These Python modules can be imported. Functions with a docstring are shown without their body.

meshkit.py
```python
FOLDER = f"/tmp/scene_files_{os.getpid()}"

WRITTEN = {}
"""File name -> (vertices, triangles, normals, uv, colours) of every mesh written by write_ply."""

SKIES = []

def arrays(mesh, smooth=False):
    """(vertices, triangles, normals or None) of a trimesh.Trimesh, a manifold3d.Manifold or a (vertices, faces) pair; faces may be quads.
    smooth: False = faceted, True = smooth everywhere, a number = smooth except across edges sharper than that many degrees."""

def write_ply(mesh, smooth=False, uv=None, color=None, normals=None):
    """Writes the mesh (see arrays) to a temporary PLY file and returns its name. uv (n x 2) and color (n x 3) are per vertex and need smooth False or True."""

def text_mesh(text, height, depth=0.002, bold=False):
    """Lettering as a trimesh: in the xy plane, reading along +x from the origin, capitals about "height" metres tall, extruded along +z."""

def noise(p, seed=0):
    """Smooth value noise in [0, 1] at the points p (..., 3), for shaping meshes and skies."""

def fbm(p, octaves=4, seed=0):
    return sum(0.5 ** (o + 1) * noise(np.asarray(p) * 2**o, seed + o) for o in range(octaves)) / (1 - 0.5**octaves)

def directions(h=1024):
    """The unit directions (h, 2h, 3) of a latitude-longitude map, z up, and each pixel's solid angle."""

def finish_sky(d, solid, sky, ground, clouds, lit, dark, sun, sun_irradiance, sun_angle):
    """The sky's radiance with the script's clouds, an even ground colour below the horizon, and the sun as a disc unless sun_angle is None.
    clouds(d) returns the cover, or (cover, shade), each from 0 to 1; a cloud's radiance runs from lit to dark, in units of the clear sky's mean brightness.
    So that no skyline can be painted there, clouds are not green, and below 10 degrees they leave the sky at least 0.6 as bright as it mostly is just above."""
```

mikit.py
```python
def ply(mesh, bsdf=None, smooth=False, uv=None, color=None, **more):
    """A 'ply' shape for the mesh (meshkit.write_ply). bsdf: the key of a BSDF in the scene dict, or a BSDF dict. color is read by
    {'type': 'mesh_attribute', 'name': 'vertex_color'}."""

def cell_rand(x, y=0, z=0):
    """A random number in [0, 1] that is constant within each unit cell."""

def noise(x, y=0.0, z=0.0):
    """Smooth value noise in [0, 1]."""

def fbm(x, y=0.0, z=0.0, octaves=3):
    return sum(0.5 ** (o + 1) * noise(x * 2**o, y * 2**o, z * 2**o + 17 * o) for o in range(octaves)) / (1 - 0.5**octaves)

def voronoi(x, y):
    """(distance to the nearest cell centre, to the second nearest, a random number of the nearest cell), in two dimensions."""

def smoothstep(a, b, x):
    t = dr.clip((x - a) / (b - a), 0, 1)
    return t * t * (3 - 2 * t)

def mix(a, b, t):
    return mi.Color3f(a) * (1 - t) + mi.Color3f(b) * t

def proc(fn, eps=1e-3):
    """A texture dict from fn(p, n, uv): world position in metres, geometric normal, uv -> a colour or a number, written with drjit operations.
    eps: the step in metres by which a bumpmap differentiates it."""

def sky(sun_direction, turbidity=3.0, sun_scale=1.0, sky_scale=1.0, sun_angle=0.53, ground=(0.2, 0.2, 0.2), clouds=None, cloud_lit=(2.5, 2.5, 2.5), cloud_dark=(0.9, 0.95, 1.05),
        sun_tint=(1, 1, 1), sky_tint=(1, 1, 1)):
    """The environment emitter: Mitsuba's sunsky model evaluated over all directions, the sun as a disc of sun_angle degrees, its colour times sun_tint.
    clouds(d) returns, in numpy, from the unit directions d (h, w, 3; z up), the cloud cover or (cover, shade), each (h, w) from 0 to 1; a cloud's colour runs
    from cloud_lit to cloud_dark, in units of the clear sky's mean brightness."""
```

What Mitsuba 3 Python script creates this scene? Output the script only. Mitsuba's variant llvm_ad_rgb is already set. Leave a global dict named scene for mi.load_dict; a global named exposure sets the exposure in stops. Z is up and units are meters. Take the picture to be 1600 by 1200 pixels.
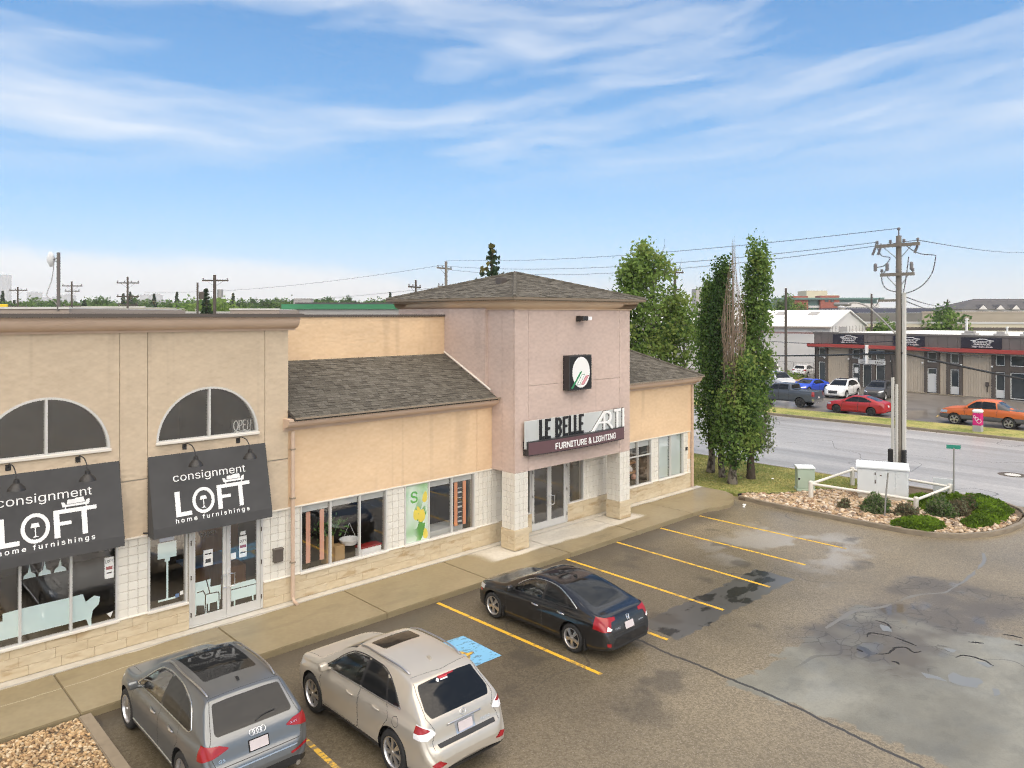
import math, random
import numpy as np, trimesh, shapely, mitsuba as mi, drjit as dr, mikit, meshkit
import manifold3d as m3
from shapely.geometry import Polygon, LineString, Point, MultiPolygon, box as sbox
from shapely.ops import unary_union
from shapely import affinity
from scipy.interpolate import PchipInterpolator
from scipy.spatial import cKDTree
from mikit import proc, noise, fbm, voronoi, cell_rand, smoothstep, mix
T = mi.ScalarTransform4f
random.seed(7); np.random.seed(7)
RNG = np.random.RandomState(11)
scene, labels = {}, {}

# ------------------------------------------------------------------ camera, light, exposure
CAM_H = 7.8
YAW = 0.760186                       # right of +Y (the facade runs along X, +Y goes into the building)
_f = [math.sin(YAW), math.cos(YAW), 0.0]
scene['camera'] = {'type': 'perspective', 'fov': 2 * math.degrees(math.atan(800 / 1169.84)), 'fov_axis': 'x',
                   'to_world': T().look_at(origin=[0, 0, CAM_H], target=[_f[0], _f[1], CAM_H], up=[0, 0, 1]),
                   'principal_point_offset_y': (600 - 491.18) / 1200.0, 'near_clip': 0.1, 'far_clip': 30000.0}


def smooth01(t):
    t = np.clip(t, 0, 1)
    return t * t * (3 - 2 * t)


def sky_clouds(d):
    """wispy streaks of high cloud over blue, a soft pale bank low down on the left; the same kind of sky all round"""
    el = np.degrees(np.arcsin(np.clip(d[..., 2], -1, 1)))
    az = np.arctan2(d[..., 0], d[..., 1])                                   # from +Y towards +X
    z0 = np.zeros_like(el)
    F = lambda a, b, o, s: meshkit.fbm(np.stack([a, b, z0 + s * 1.7], -1), o, s)
    e = el / 10.0
    w1, w2 = F(az * 2.2, e * 1.3, 4, 3) - 0.5, F(az * 2.2 + 9, e * 1.3, 4, 4) - 0.5
    tilt = e - 0.35 * az
    a1, e1 = az + 0.35 * w1, tilt + 0.75 * w2
    broad = F(az * 1.5 + 3.3, e * 1.1 + 1.0, 4, 8)
    soft = F(a1 * 2.6, e1 * 2.9, 6, 55)
    streak = F(a1 * 4.0, e1 * 7.5, 6, 90)
    fine = F(a1 * 16.0, e1 * 22.0, 4, 61)
    c = 0.62 * soft + 0.22 * streak + 0.16 * fine + 0.85 * (broad - 0.5)
    cov = np.clip((c - 0.42) * 3.2, 0, 1)
    env = np.clip((el - 7.5) / 6.0, 0, 1)
    cov = np.clip(cov * (0.75 + 0.25 * np.clip((el - 10) / 20, 0, 1)) * env * env * (3 - 2 * env), 0, 0.95)
    edge = 4.3 - 3.2 * smooth01((az - 0.50) / 0.35) + 1.8 * (F(az * 3.0, z0, 3, 8) - 0.5) * 2
    edge = edge + 1.4 * (F(az * 15, e * 4, 4, 15) - 0.5)
    low = smooth01((edge - el) / 1.7) * 0.85
    haze = 0.40 * np.exp(-np.maximum(el, 0) / 5.0)
    top = np.maximum(cov, low)
    return np.clip(top + haze * (1 - top), 0, 1), 0.05 + 0.30 * (1 - streak) * (cov > low)


scene['sky'] = mikit.sky([-0.25, -0.50, 0.83], turbidity=2.6, sun_scale=0.22, sun_angle=95.0, sky_scale=0.165, clouds=sky_clouds,
                         cloud_lit=(3.0, 3.1, 3.2), cloud_dark=(1.7, 1.8, 2.0), sun_tint=(0.98, 0.99, 1.0), sky_tint=(0.50, 1.20, 1.50), ground=(0.16, 0.15, 0.13))
exposure = 4.35

# ------------------------------------------------------------------ helpers
_used = {}


def numbered(name):
    """name, name_001, name_002 ..."""
    n = _used.get(name, 0)
    _used[name] = n + 1
    return name if n == 0 else f'{name}_{n:03d}'


def put(key, mesh, mat, smooth=False, normals=None):
    if mesh is None:
        return key
    if normals is not None:
        path = meshkit.write_ply(mesh, False, normals=normals)
        scene[key] = {'type': 'ply', 'filename': path, 'face_normals': False, 'bsdf': {'type': 'ref', 'id': mat}}
    else:
        scene[key] = mikit.ply(mesh, mat, smooth=smooth)
    return key


def thing(name, label, cat, group=None):
    key = numbered(name)
    labels[key] = {'label': label, 'category': cat}
    if group:
        labels[key]['group'] = group
    return key


def one(name, mesh, mat, label, cat, group=None, smooth=False):
    return put(thing(name, label, cat, group), mesh, mat, smooth)


def part(root, name, mesh, mat, smooth=False, label=None, normals=None, stuff=False):
    key = numbered(root + '__' + name)
    put(key, mesh, mat, smooth, normals)
    if label:
        labels.setdefault(key, {})['label'] = label
    if stuff:
        labels.setdefault(key, {})['kind'] = 'stuff'
    return key


def struct(name, mesh, mat, smooth=False, kind='structure'):
    key = numbered(name)
    put(key, mesh, mat, smooth)
    labels[key] = {'kind': kind}
    return key


def cat(*ms):
    l = []
    for m in ms:
        l.extend(m if isinstance(m, (list, tuple)) else [m])
    l = [m for m in l if m is not None and len(m.faces)]
    return trimesh.util.concatenate(l) if l else None


def box(x0, x1, y0, y1, z0, z1):
    m = trimesh.creation.box((abs(x1 - x0), abs(y1 - y0), abs(z1 - z0)))
    m.apply_translation(((x0 + x1) / 2, (y0 + y1) / 2, (z0 + z1) / 2))
    return m


def bevel_box(x0, x1, y0, y1, z0, z1, b=0.01):
    """box with chamfered edges (hull)"""
    p = []
    for x, sx in ((x0, 1), (x1, -1)):
        for y, sy in ((y0, 1), (y1, -1)):
            for z, sz in ((z0, 1), (z1, -1)):
                p += [(x + sx * b, y + sy * b, z), (x + sx * b, y, z + sz * b), (x, y + sy * b, z + sz * b)]
    return trimesh.convex.convex_hull(np.array(p))


def round_box(x0, x1, y0, y1, z0, z1, r=0.05, n=16):
    s = m3.Manifold.sphere(r, n)
    l = [s.translate([x, y, z]) for x in (x0 + r, x1 - r) for y in (y0 + r, y1 - r) for z in (z0 + r, z1 - r)]
    return tm(m3.Manifold.batch_hull(l))


def tm(man):
    me = man.to_mesh()
    return trimesh.Trimesh(me.vert_properties[:, :3], me.tri_verts, process=False)


def tube(pts, r, n=8, caps=True):
    p = np.asarray(pts, float)
    t = np.gradient(p, axis=0)
    t /= np.linalg.norm(t, axis=1, keepdims=True) + 1e-12
    a = np.cross(t, np.where(np.abs(t[:, 2:]) < 0.9, [0, 0, 1.0], [1.0, 0, 0]))
    a /= np.linalg.norm(a, axis=1, keepdims=True) + 1e-12
    for i in range(1, len(a)):
        if a[i] @ a[i - 1] < 0:
            a[i] = -a[i]
    b, ang = np.cross(t, a), np.arange(n) * 2 * np.pi / n
    rr = np.broadcast_to(r, (len(p),))[:, None, None]
    v = (p[:, None] + rr * (np.cos(ang)[None, :, None] * a[:, None] + np.sin(ang)[None, :, None] * b[:, None])).reshape(-1, 3)
    i, j = np.meshgrid(np.arange(len(p) - 1), np.arange(n), indexing='ij')
    q = np.stack([i * n + j, i * n + (j + 1) % n, (i + 1) * n + (j + 1) % n, (i + 1) * n + j], -1).reshape(-1, 4)
    f = np.vstack([q[:, [0, 1, 2]], q[:, [0, 2, 3]]])
    if caps:
        k = len(p) * n
        v = np.vstack([v, p[0], p[-1]])
        jj = np.arange(n)
        f = np.vstack([f, np.stack([jj * 0 + k, (jj + 1) % n, jj], 1), np.stack([jj * 0 + k + 1, (len(p) - 1) * n + jj, (len(p) - 1) * n + (jj + 1) % n], 1)])
    m = trimesh.Trimesh(v, f, process=False)
    return m


def rod(a, b, r, n=8):
    return tube([a, b], r, n)


def spline(pts, n=24):
    p = np.asarray(pts, float)
    s = np.concatenate([[0], np.cumsum(np.linalg.norm(np.diff(p, axis=0), axis=1))])
    return PchipInterpolator(s, p, axis=0)(np.linspace(0, s[-1], n))


def polys(g):
    if g.is_empty:
        return []
    return [q for q in getattr(g, 'geoms', [g]) if q.geom_type == 'Polygon' and q.area > 1e-9]


def prism(g, d):
    """shapely geometry in xy extruded along +z"""
    return cat([trimesh.creation.extrude_polygon(q, d, engine='earcut') for q in polys(g)])


def xz(g, y_front, depth):
    """shapely (X,Z) polygon standing upright, its face at Y = y_front looking to -Y, going back by depth"""
    m = prism(g, depth)
    if m is None:
        return None
    v = m.vertices.copy()
    m.vertices = np.stack([v[:, 0], y_front + depth - v[:, 2], v[:, 1]], 1)
    return m


def xy(g, z0, z1):
    m = prism(g, z1 - z0)
    m.apply_translation((0, 0, z0))
    return m


def yz(g, x_front, depth):
    """shapely (Y,Z) polygon, its face at X = x_front looking to -X, going to +X by depth"""
    m = prism(g, depth)
    v = m.vertices.copy()
    m.vertices = np.stack([x_front + v[:, 2], v[:, 0], v[:, 1]], 1)
    m.faces = m.faces.copy()
    if m.volume < 0:
        m.invert()
    return m


def profile_x(prof, x0, x1):
    """closed (Y,Z) profile extruded along X"""
    return yz(Polygon(prof).buffer(0), x0, x1 - x0)


def lathe(prof, n=24):
    """(r,z) profile revolved about z"""
    p = np.asarray(prof, float)
    ang = np.arange(n) * 2 * np.pi / n
    v = np.stack([p[:, None, 0] * np.cos(ang), p[:, None, 0] * np.sin(ang), np.repeat(p[:, 1:2], n, 1)], -1).reshape(-1, 3)
    i, j = np.meshgrid(np.arange(len(p) - 1), np.arange(n), indexing='ij')
    q = np.stack([i * n + j, i * n + (j + 1) % n, (i + 1) * n + (j + 1) % n, (i + 1) * n + j], -1).reshape(-1, 4)
    return trimesh.Trimesh(v, np.vstack([q[:, [0, 1, 2]], q[:, [0, 2, 3]]]), process=False)


def moved(m, t=(0, 0, 0), rz=0.0):
    m = m.copy()
    if rz:
        m.apply_transform(trimesh.transformations.rotation_matrix(rz, [0, 0, 1]))
    m.apply_translation(t)
    return m


def on_wall(m, x, y, z):
    """a mesh lying in the xy plane (lettering) stood up on a wall that faces -Y, lower left corner at x, z"""
    m = m.copy()
    v = m.vertices.copy()
    m.vertices = np.stack([x + v[:, 0], y - v[:, 2], z + v[:, 1]], 1)
    return m


def text_fit(s, width, height, depth=0.004, bold=False):
    m = meshkit.text_mesh(s, height, depth, bold)
    b = m.bounds
    m.apply_translation((-b[0][0], -b[0][1], 0))
    e = m.extents
    m.apply_scale((width / e[0], height / e[1], 1))
    return m


# ------------------------------------------------------------------ materials
def P(key, color, rough=0.6, two=True, **k):
    c = color if isinstance(color, dict) else {'type': 'rgb', 'value': list(color)}
    b = {'type': 'principled', 'base_color': c, 'roughness': rough, **k}
    scene[key] = {'type': 'twosided', 'bsdf': b} if two else b


def bumped(key, color, fn, rough=0.7, eps=2e-3, **k):
    c = color if isinstance(color, dict) else {'type': 'rgb', 'value': list(color)}
    scene[key] = {'type': 'twosided', 'bsdf': {'type': 'bumpmap', 'arbitrary': proc(fn, eps), 'scale': 1.0,
                  'bsdf': {'type': 'principled', 'base_color': c, 'roughness': rough, **k}}}


P('black_rubber', (0.018, 0.018, 0.018), 0.75)
P('black_plastic', (0.02, 0.02, 0.021), 0.4)
P('dark_gap', (0.006, 0.006, 0.006), 0.9)
P('door_gap', (0.035, 0.033, 0.030), 0.9)
P('chrome', (0.82, 0.82, 0.83), 0.14, metallic=1.0)
P('rim_silver', (0.62, 0.62, 0.63), 0.28, metallic=0.9)
P('rim_dark', (0.03, 0.03, 0.032), 0.45)
P('lamp_red', (0.27, 0.004, 0.007), 0.10, clearcoat=1.0)
P('lamp_clear', (0.72, 0.72, 0.74), 0.12, clearcoat=1.0)
P('lamp_head', (0.45, 0.47, 0.5), 0.1, metallic=0.4, clearcoat=1.0)
P('plate', (0.50, 0.455, 0.465), 0.5)
P('car_interior', (0.05, 0.048, 0.045), 0.8)
P('car_interior_tan', (0.22, 0.19, 0.15), 0.8)
P('tinted_glass', (0.010, 0.011, 0.012), 0.04, specular=0.38)
scene['car_glass'] = {'type': 'thindielectric', 'int_ior': 1.7, 'specular_transmittance': {'type': 'rgb', 'value': [0.55, 0.6, 0.58]}}
# ------------------------------------------------------------------ ground
def soft_rect(x, y, x0, x1, y0, y1, s):
    return smoothstep(x0 - s, x0 + s, x) * smoothstep(x1 + s, x1 - s, x) * smoothstep(y0 - s, y0 + s, y) * smoothstep(y1 + s, y1 - s, y)


def lot_masks(p):
    x, y = p.x, p.y
    w1, w2 = fbm(x * 0.9, y * 0.9, 1.0, 3) - 0.5, fbm(x * 0.9, y * 0.9, 9.0, 3) - 0.5
    f1, f2 = noise(x * 6.0, y * 6.0, 3.0) - 0.5, noise(x * 6.0, y * 6.0, 7.0) - 0.5
    xx, yy = x + 0.75 * w1 + 0.22 * f1 + 0.07 * noise(x * 19, y * 19, 5.0), y + 0.75 * w2 + 0.22 * f2 + 0.07 * noise(x * 19, y * 19, 8.0)
    patch = soft_rect(xx + 0.05 * (yy - 5), yy, 14.35, 21.0, -3.0, 8.2, 0.06)              # big grey repair
    rough_band = soft_rect(xx, yy + 0.10 * (xx - 18), 17.2, 24.5, 5.6, 8.6, 0.35)           # broken, dark stained band on it
    trench = soft_rect(x + 0.12 * f1 + 0.05 * w1, y + 0.12 * f2 + 0.12 * w2, 15.25, 21.2, 10.25, 11.45, 0.03)
    wash = soft_rect(xx, yy, 21.2, 26.6, 9.6, 13.9, 0.8) * smoothstep(0.42, 0.62, fbm(x * 0.8, y * 0.8, 4.0, 4))
    near_kerb = smoothstep(14.9, 16.0, y + 0.9 * w1) * smoothstep(29.0, 27.0, x)
    return patch, rough_band, trench, wash, near_kerb


def asphalt_color(p, n, uv):
    x, y = p.x, p.y
    patch, band, trench, wash, kerb = lot_masks(p)
    g = fbm(x * 30, y * 30, 0.0, 3)
    c = mix((0.128, 0.104, 0.067), (0.208, 0.173, 0.116), smoothstep(0.1, 0.9, g))
    spk = smoothstep(0.80, 0.88, noise(x * 70, y * 70, 2.0))
    c = mix(c, (0.36, 0.31, 0.25), spk * 0.35)
    big = fbm(x * 0.35, y * 0.35, 6.0, 4)
    c = c * (0.72 + 0.62 * big)
    c = mix(c, mix((0.148, 0.146, 0.120), (0.242, 0.239, 0.200), smoothstep(0.25, 0.75, fbm(x * 0.6, y * 0.9, 2.0, 5))), patch * (0.70 + 0.25 * g))
    c = mix(c, (0.088, 0.074, 0.058), band * (0.35 + 0.5 * smoothstep(0.35, 0.65, fbm(x * 1.1, y * 1.1, 8.0))))
    c = mix(c, (0.125, 0.120, 0.112), trench)
    st = smoothstep(0.50, 0.60, fbm(x * 1.5, y * 2.4, 12.0, 4))
    c = mix(c, (0.022, 0.019, 0.015), trench * st * 0.9)
    c = mix(c, (0.30, 0.29, 0.27), wash * 0.6)
    damp = smoothstep(7.6, 11.6, y + 3.0 * (fbm(x * 0.45, y * 0.45, 51.0, 3) - 0.5)) * smoothstep(24.5, 20.0, x)
    c = c * (1 - 0.46 * damp)
    c = mix(c, (0.062, 0.052, 0.040), kerb * 0.75)
    oil = smoothstep(0.66, 0.80, fbm(x * 0.75, y * 0.75, 20.0, 4)) * smoothstep(7.0, 10.0, y)
    c = mix(c, (0.045, 0.038, 0.030), oil * 0.6)
    # tar seam running away from the cars, and cracks in the repaired area
    sx = 14.52 - 0.012 * (11.0 - y) * (11.0 - y) + 0.10 * (noise(y * 1.3, 3.0) - 0.5) + 0.03 * (noise(y * 9.0, 5.0) - 0.5)
    seam = smoothstep(0.055, 0.025, dr.abs(x - sx)) * smoothstep(11.3, 11.0, y)
    c = mix(c, (0.025, 0.024, 0.023), seam * 0.85)
    d1, d2, r = voronoi(x * 0.55 + 0.4 * noise(x * 2, y * 2, 5.0), y * 1.35 + 0.4 * noise(x * 2, y * 2, 8.0))
    crack = smoothstep(0.050, 0.012, d2 - d1) * smoothstep(0.25, 0.6, band) * smoothstep(0.56, 0.64, noise(x * 2.1, y * 2.1, 33.0))
    c = mix(c, (0.035, 0.033, 0.030), crack * 0.35)
    d1, d2, r = voronoi(x * 2.1 + 0.5 * noise(x * 4, y * 4, 5.0), y * 2.6 + 0.5 * noise(x * 4, y * 4, 8.0))
    gator = smoothstep(0.10, 0.02, d2 - d1) * smoothstep(0.30, 0.75, band) * smoothstep(0.42, 0.62, fbm(x * 1.3, y * 1.3, 61.0, 3))
    c = mix(c, (0.030, 0.028, 0.025), gator * 0.55)
    c = c * (1 - 0.10 * patch * smoothstep(0.5, 0.75, fbm(x * 2.6, y * 3.4, 71.0, 4)))
    d1, d2, r = voronoi(x * 0.16 + 0.5 * noise(x * 0.7, y * 0.7, 5.0), y * 0.20 + 0.5 * noise(x * 0.7, y * 0.7, 8.0))
    cr = smoothstep(0.010, 0.004, d2 - d1) * smoothstep(0.5, 0.6, noise(x * 0.3, y * 0.3, 44.0))
    return mix(c, (0.05, 0.045, 0.04), cr * 0.6)


def asphalt_rough(p, n, uv):
    x, y = p.x, p.y
    patch, band, trench, wash, kerb = lot_masks(p)
    wet = fbm(x * 0.5, y * 0.5, 15.0, 4)
    r = 0.52 - 0.20 * wet
    r = dr.lerp(r, 0.30 + 0.22 * fbm(x * 2, y * 2, 3.0), dr.maximum(patch * 0.9, wash * 0.9))
    r = dr.lerp(r, 0.26, trench * 0.8)
    r = dr.lerp(r, 0.42, kerb * 0.5)
    pud = smoothstep(0.63, 0.67, fbm(x * 1.1, y * 1.6, 31.0, 3)) * dr.maximum(band, patch * 0.35)
    return dr.lerp(r, 0.06, pud)


def asphalt_bump(p, n, uv):
    x, y = p.x, p.y
    patch, band, trench, wash, kerb = lot_masks(p)
    k = 1.0 - 0.75 * dr.maximum(patch, trench)
    pud = smoothstep(0.62, 0.66, fbm(x * 1.1, y * 1.6, 31.0, 3)) * dr.maximum(band, patch * 0.35)
    return 0.0035 * k * (1 - pud) * noise(x * 38, y * 38, 1.0) + 0.004 * (1 - pud) * fbm(x * 5, y * 5, 3.0, 2) * k


bumped('asphalt', proc(asphalt_color), asphalt_bump, proc(asphalt_rough), eps=4e-3)


def road_color(p, n, uv):
    x, y = p.x, p.y
    c = mix((0.258, 0.246, 0.230), (0.330, 0.315, 0.294), fbm(x * 9, y * 9, 0.0, 3))
    tr = fbm(x * 1.1, y * 0.06, 4.0, 3)
    lane = smoothstep(0.5, 0.0, dr.abs(dr.abs(x - 45.1) - 4.6) - 0.7) * 0.10
    c = c * (0.72 + 0.52 * tr) * (0.80 + 0.40 * fbm(x * 0.25, y * 0.12, 2.0, 4)) * (1 - lane)
    d1, d2, r = voronoi(x * 0.10 + 0.5 * noise(x * 0.5, y * 0.5, 5.0), y * 0.07 + 0.5 * noise(x * 0.5, y * 0.5, 8.0))
    cr = smoothstep(0.012, 0.004, d2 - d1)
    return mix(c, (0.09, 0.085, 0.08), cr * 0.7)


P('road_asphalt', proc(road_color), 0.36)


def concrete_color(p, n, uv):
    x, y = p.x, p.y
    g = fbm(x * 14, y * 14, p.z * 14, 3)
    b = fbm(x * 0.8, y * 0.8, 2.0, 4)
    wet = mix((0.172, 0.138, 0.077), (0.275, 0.226, 0.138), 0.65 * b + 0.35 * g)
    dry = mix((0.46, 0.43, 0.365), (0.56, 0.53, 0.465), g)
    wob = 0.5 * (fbm(x * 0.9, y * 0.9, 5.0, 3) - 0.5)
    d = smoothstep(16.95, 17.15, y + wob) * smoothstep(15.2, 15.8, x + wob) * smoothstep(23.4, 22.9, x + wob)
    d = dr.maximum(d, smoothstep(18.22, 18.30, y + 0.4 * wob))
    c = mix(wet, dry, d)
    st = smoothstep(0.60, 0.75, fbm(x * 0.5, y * 1.6, 13.0, 4))
    c = c * (1 - 0.12 * st)
    salt = smoothstep(0.020, 0.006, dr.abs(y - 17.55 - 0.35 * (fbm(x * 0.7, 4.0, 1.0, 3) - 0.5)))
    return mix(c, (0.45, 0.40, 0.32), salt * 0.55 * smoothstep(7.5, 6.5, x))


def concrete_bump(p, n, uv):
    return 0.0015 * noise(p.x * 45, p.y * 45, p.z * 45) + 0.002 * fbm(p.x * 7, p.y * 7, p.z * 7, 2)


bumped('sidewalk_concrete', proc(concrete_color), concrete_bump, proc(lambda p, n, uv: 0.24 + 0.34 * fbm(p.x * 0.9, p.y * 0.9, 3.0, 4)))
P('kerb_concrete', proc(lambda p, n, uv: mix((0.13, 0.105, 0.075), (0.27, 0.225, 0.165), fbm(p.x * 3, p.y * 3, p.z * 9, 4))), 0.6)
P('pale_concrete', proc(lambda p, n, uv: mix((0.42, 0.39, 0.33), (0.54, 0.51, 0.445), fbm(p.x * 6, p.y * 6, p.z * 6, 4))), 0.75)


def grass_color(p, n, uv):
    x, y = p.x, p.y
    b = fbm(x * 0.7, y * 0.7, 1.0, 4)
    g = fbm(x * 9, y * 9, 3.0, 3)
    c = mix((0.105, 0.135, 0.028), (0.290, 0.255, 0.085), smoothstep(0.3, 0.75, 0.55 * b + 0.45 * g))
    return c


P('lawn', proc(grass_color), 0.9)
P('grass_blade', (0.170, 0.200, 0.045), 0.7)
P('grass_blade_dry', (0.300, 0.260, 0.100), 0.7)
P('open_land', proc(lambda p, n, uv: mix((0.10, 0.10, 0.075), (0.24, 0.21, 0.17), fbm(p.x * 0.02, p.y * 0.02, 1.0, 5))), 0.9)
P('yellow_paint', proc(lambda p, n, uv: mix((0.62, 0.36, 0.035), (0.30, 0.20, 0.06), smoothstep(0.52, 0.74, fbm(p.x * 9, p.y * 9, 0.0, 4)))), 0.5)
P('worn_yellow_paint', proc(lambda p, n, uv: mix((0.58, 0.36, 0.05), (0.20, 0.15, 0.08), smoothstep(0.46, 0.60, fbm(p.x * 7, p.y * 14, 3.0, 4)))), 0.5)
P('blue_paint', proc(lambda p, n, uv: mix((0.16, 0.39, 0.60), (0.09, 0.20, 0.31), smoothstep(0.60, 0.74, fbm(p.x * 9, p.y * 26, 0.0, 3)))), 0.5)
P('soil', (0.10, 0.075, 0.05), 0.95)

struct('ground', xy(sbox(-9000, -9000, 9000, 9000), -0.5, -0.06), 'open_land')
struct('parking_lot', xy(Polygon([(-60, -70), (36.2, -70), (36.2, 16.3), (29, 19), (-60, 19)]), -0.2, 0.0), 'asphalt')
ROAD_X0, ROAD_X1 = 35.9, 54.4
struct('road', xy(Polygon([(ROAD_X0, -200), (ROAD_X1, -200), (ROAD_X1, 420), (ROAD_X0, 420)]), -0.15, 0.004), 'road_asphalt')
P('far_asphalt', proc(lambda p, n, uv: mix((0.085, 0.075, 0.065), (0.150, 0.135, 0.118), fbm(p.x * 0.5, p.y * 0.5, 1.0, 5))), proc(lambda p, n, uv: 0.16 + 0.4 * smoothstep(0.35, 0.65, fbm(p.x * 0.25, p.y * 0.4, 7.0, 3))))
struct('far_parking_lot', xy(sbox(58.3, -80, 130, 38.0), -0.15, 0.05), 'far_asphalt')
struct('gravel_yard', xy(sbox(58.3, 38.0, 130, 150), -0.15, 0.045), 'far_asphalt')

# grass: the strip beside the shop and the verge across the road, with blades on the near one
GRASS = Polygon([(29.1, 18.6), (29.05, 16.6), (29.6, 16.35), (30.2, 15.6), (31.2, 15.0), (32.2, 14.9), (33.1, 13.7), (35.75, 13.2), (35.75, 300), (28.9, 300), (28.75, 19.0)])
struct('grass_strip', xy(GRASS, -0.1, 0.12), 'lawn')
VERGE = Polygon([(54.65, -80), (58.2, -80), (58.2, 60), (54.65, 60)])
struct('verge', xy(VERGE, -0.1, 0.14), 'lawn')


def kerb_line(pts, w, h, mat='kerb_concrete', side='both', name='kerb', z0=-0.1):
    g = LineString(pts).buffer(w / 2, cap_style=2, join_style=1)
    m = cat(xy(g, z0, h - 0.02), xy(g.buffer(-0.015), h - 0.02, h))
    return struct(name, m, mat)


kerb_line([(35.82, 13.2), (35.82, 300)], 0.16, 0.125)
kerb_line([(54.52, -80), (54.52, 60)], 0.2, 0.17)
kerb_line([(58.28, -80), (58.28, 60)], 0.15, 0.15)


def blades(poly, n, hmin, hmax, rng, wid=0.012):
    b = poly.bounds
    pts = np.column_stack([rng.uniform(b[0], b[2], n * 2), rng.uniform(b[1], b[3], n * 2)])
    ok = shapely.contains_xy(poly, pts[:, 0], pts[:, 1])
    pts = pts[ok][:n]
    n = len(pts)
    a, h, t = rng.uniform(0, 2 * np.pi, n), rng.uniform(hmin, hmax, n), rng.uniform(0, 0.6, n)
    base = np.column_stack([pts, np.full(n, 0.115)])
    d = np.column_stack([np.cos(a), np.sin(a), 0 * a]) * wid
    lean = np.column_stack([np.cos(a + 1.3) * t * h, np.sin(a + 1.3) * t * h, h])
    v = np.stack([base - d, base + d, base + lean], 1).reshape(-1, 3)
    return trimesh.Trimesh(v, np.arange(3 * n).reshape(-1, 3), process=False)


near_grass = GRASS.intersection(sbox(28.5, 12, 36, 34))
gk = struct('grass', blades(near_grass.buffer(-0.03), 26000, 0.03, 0.08, RNG), 'grass_blade', kind='stuff')
labels[gk].update(label='short mown green grass blades on the strip beside the shop', category='grass')
gk = struct('grass', blades(near_grass.buffer(-0.03), 14000, 0.03, 0.07, RNG), 'grass_blade_dry', kind='stuff')
labels[gk].update(label='dry yellow grass blades mixed into the strip beside the shop', category='grass')

# sidewalk of separate slabs with open joints, a pale strip along the wall
JOINTS = [-8.0 + 3.5 * k - 2.1 for k in range(0, 11)] + [24.9]
JOINTS = sorted(set([round(-10.1 + 3.5 * k, 2) for k in range(0, 10)] + [24.9]))


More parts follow.
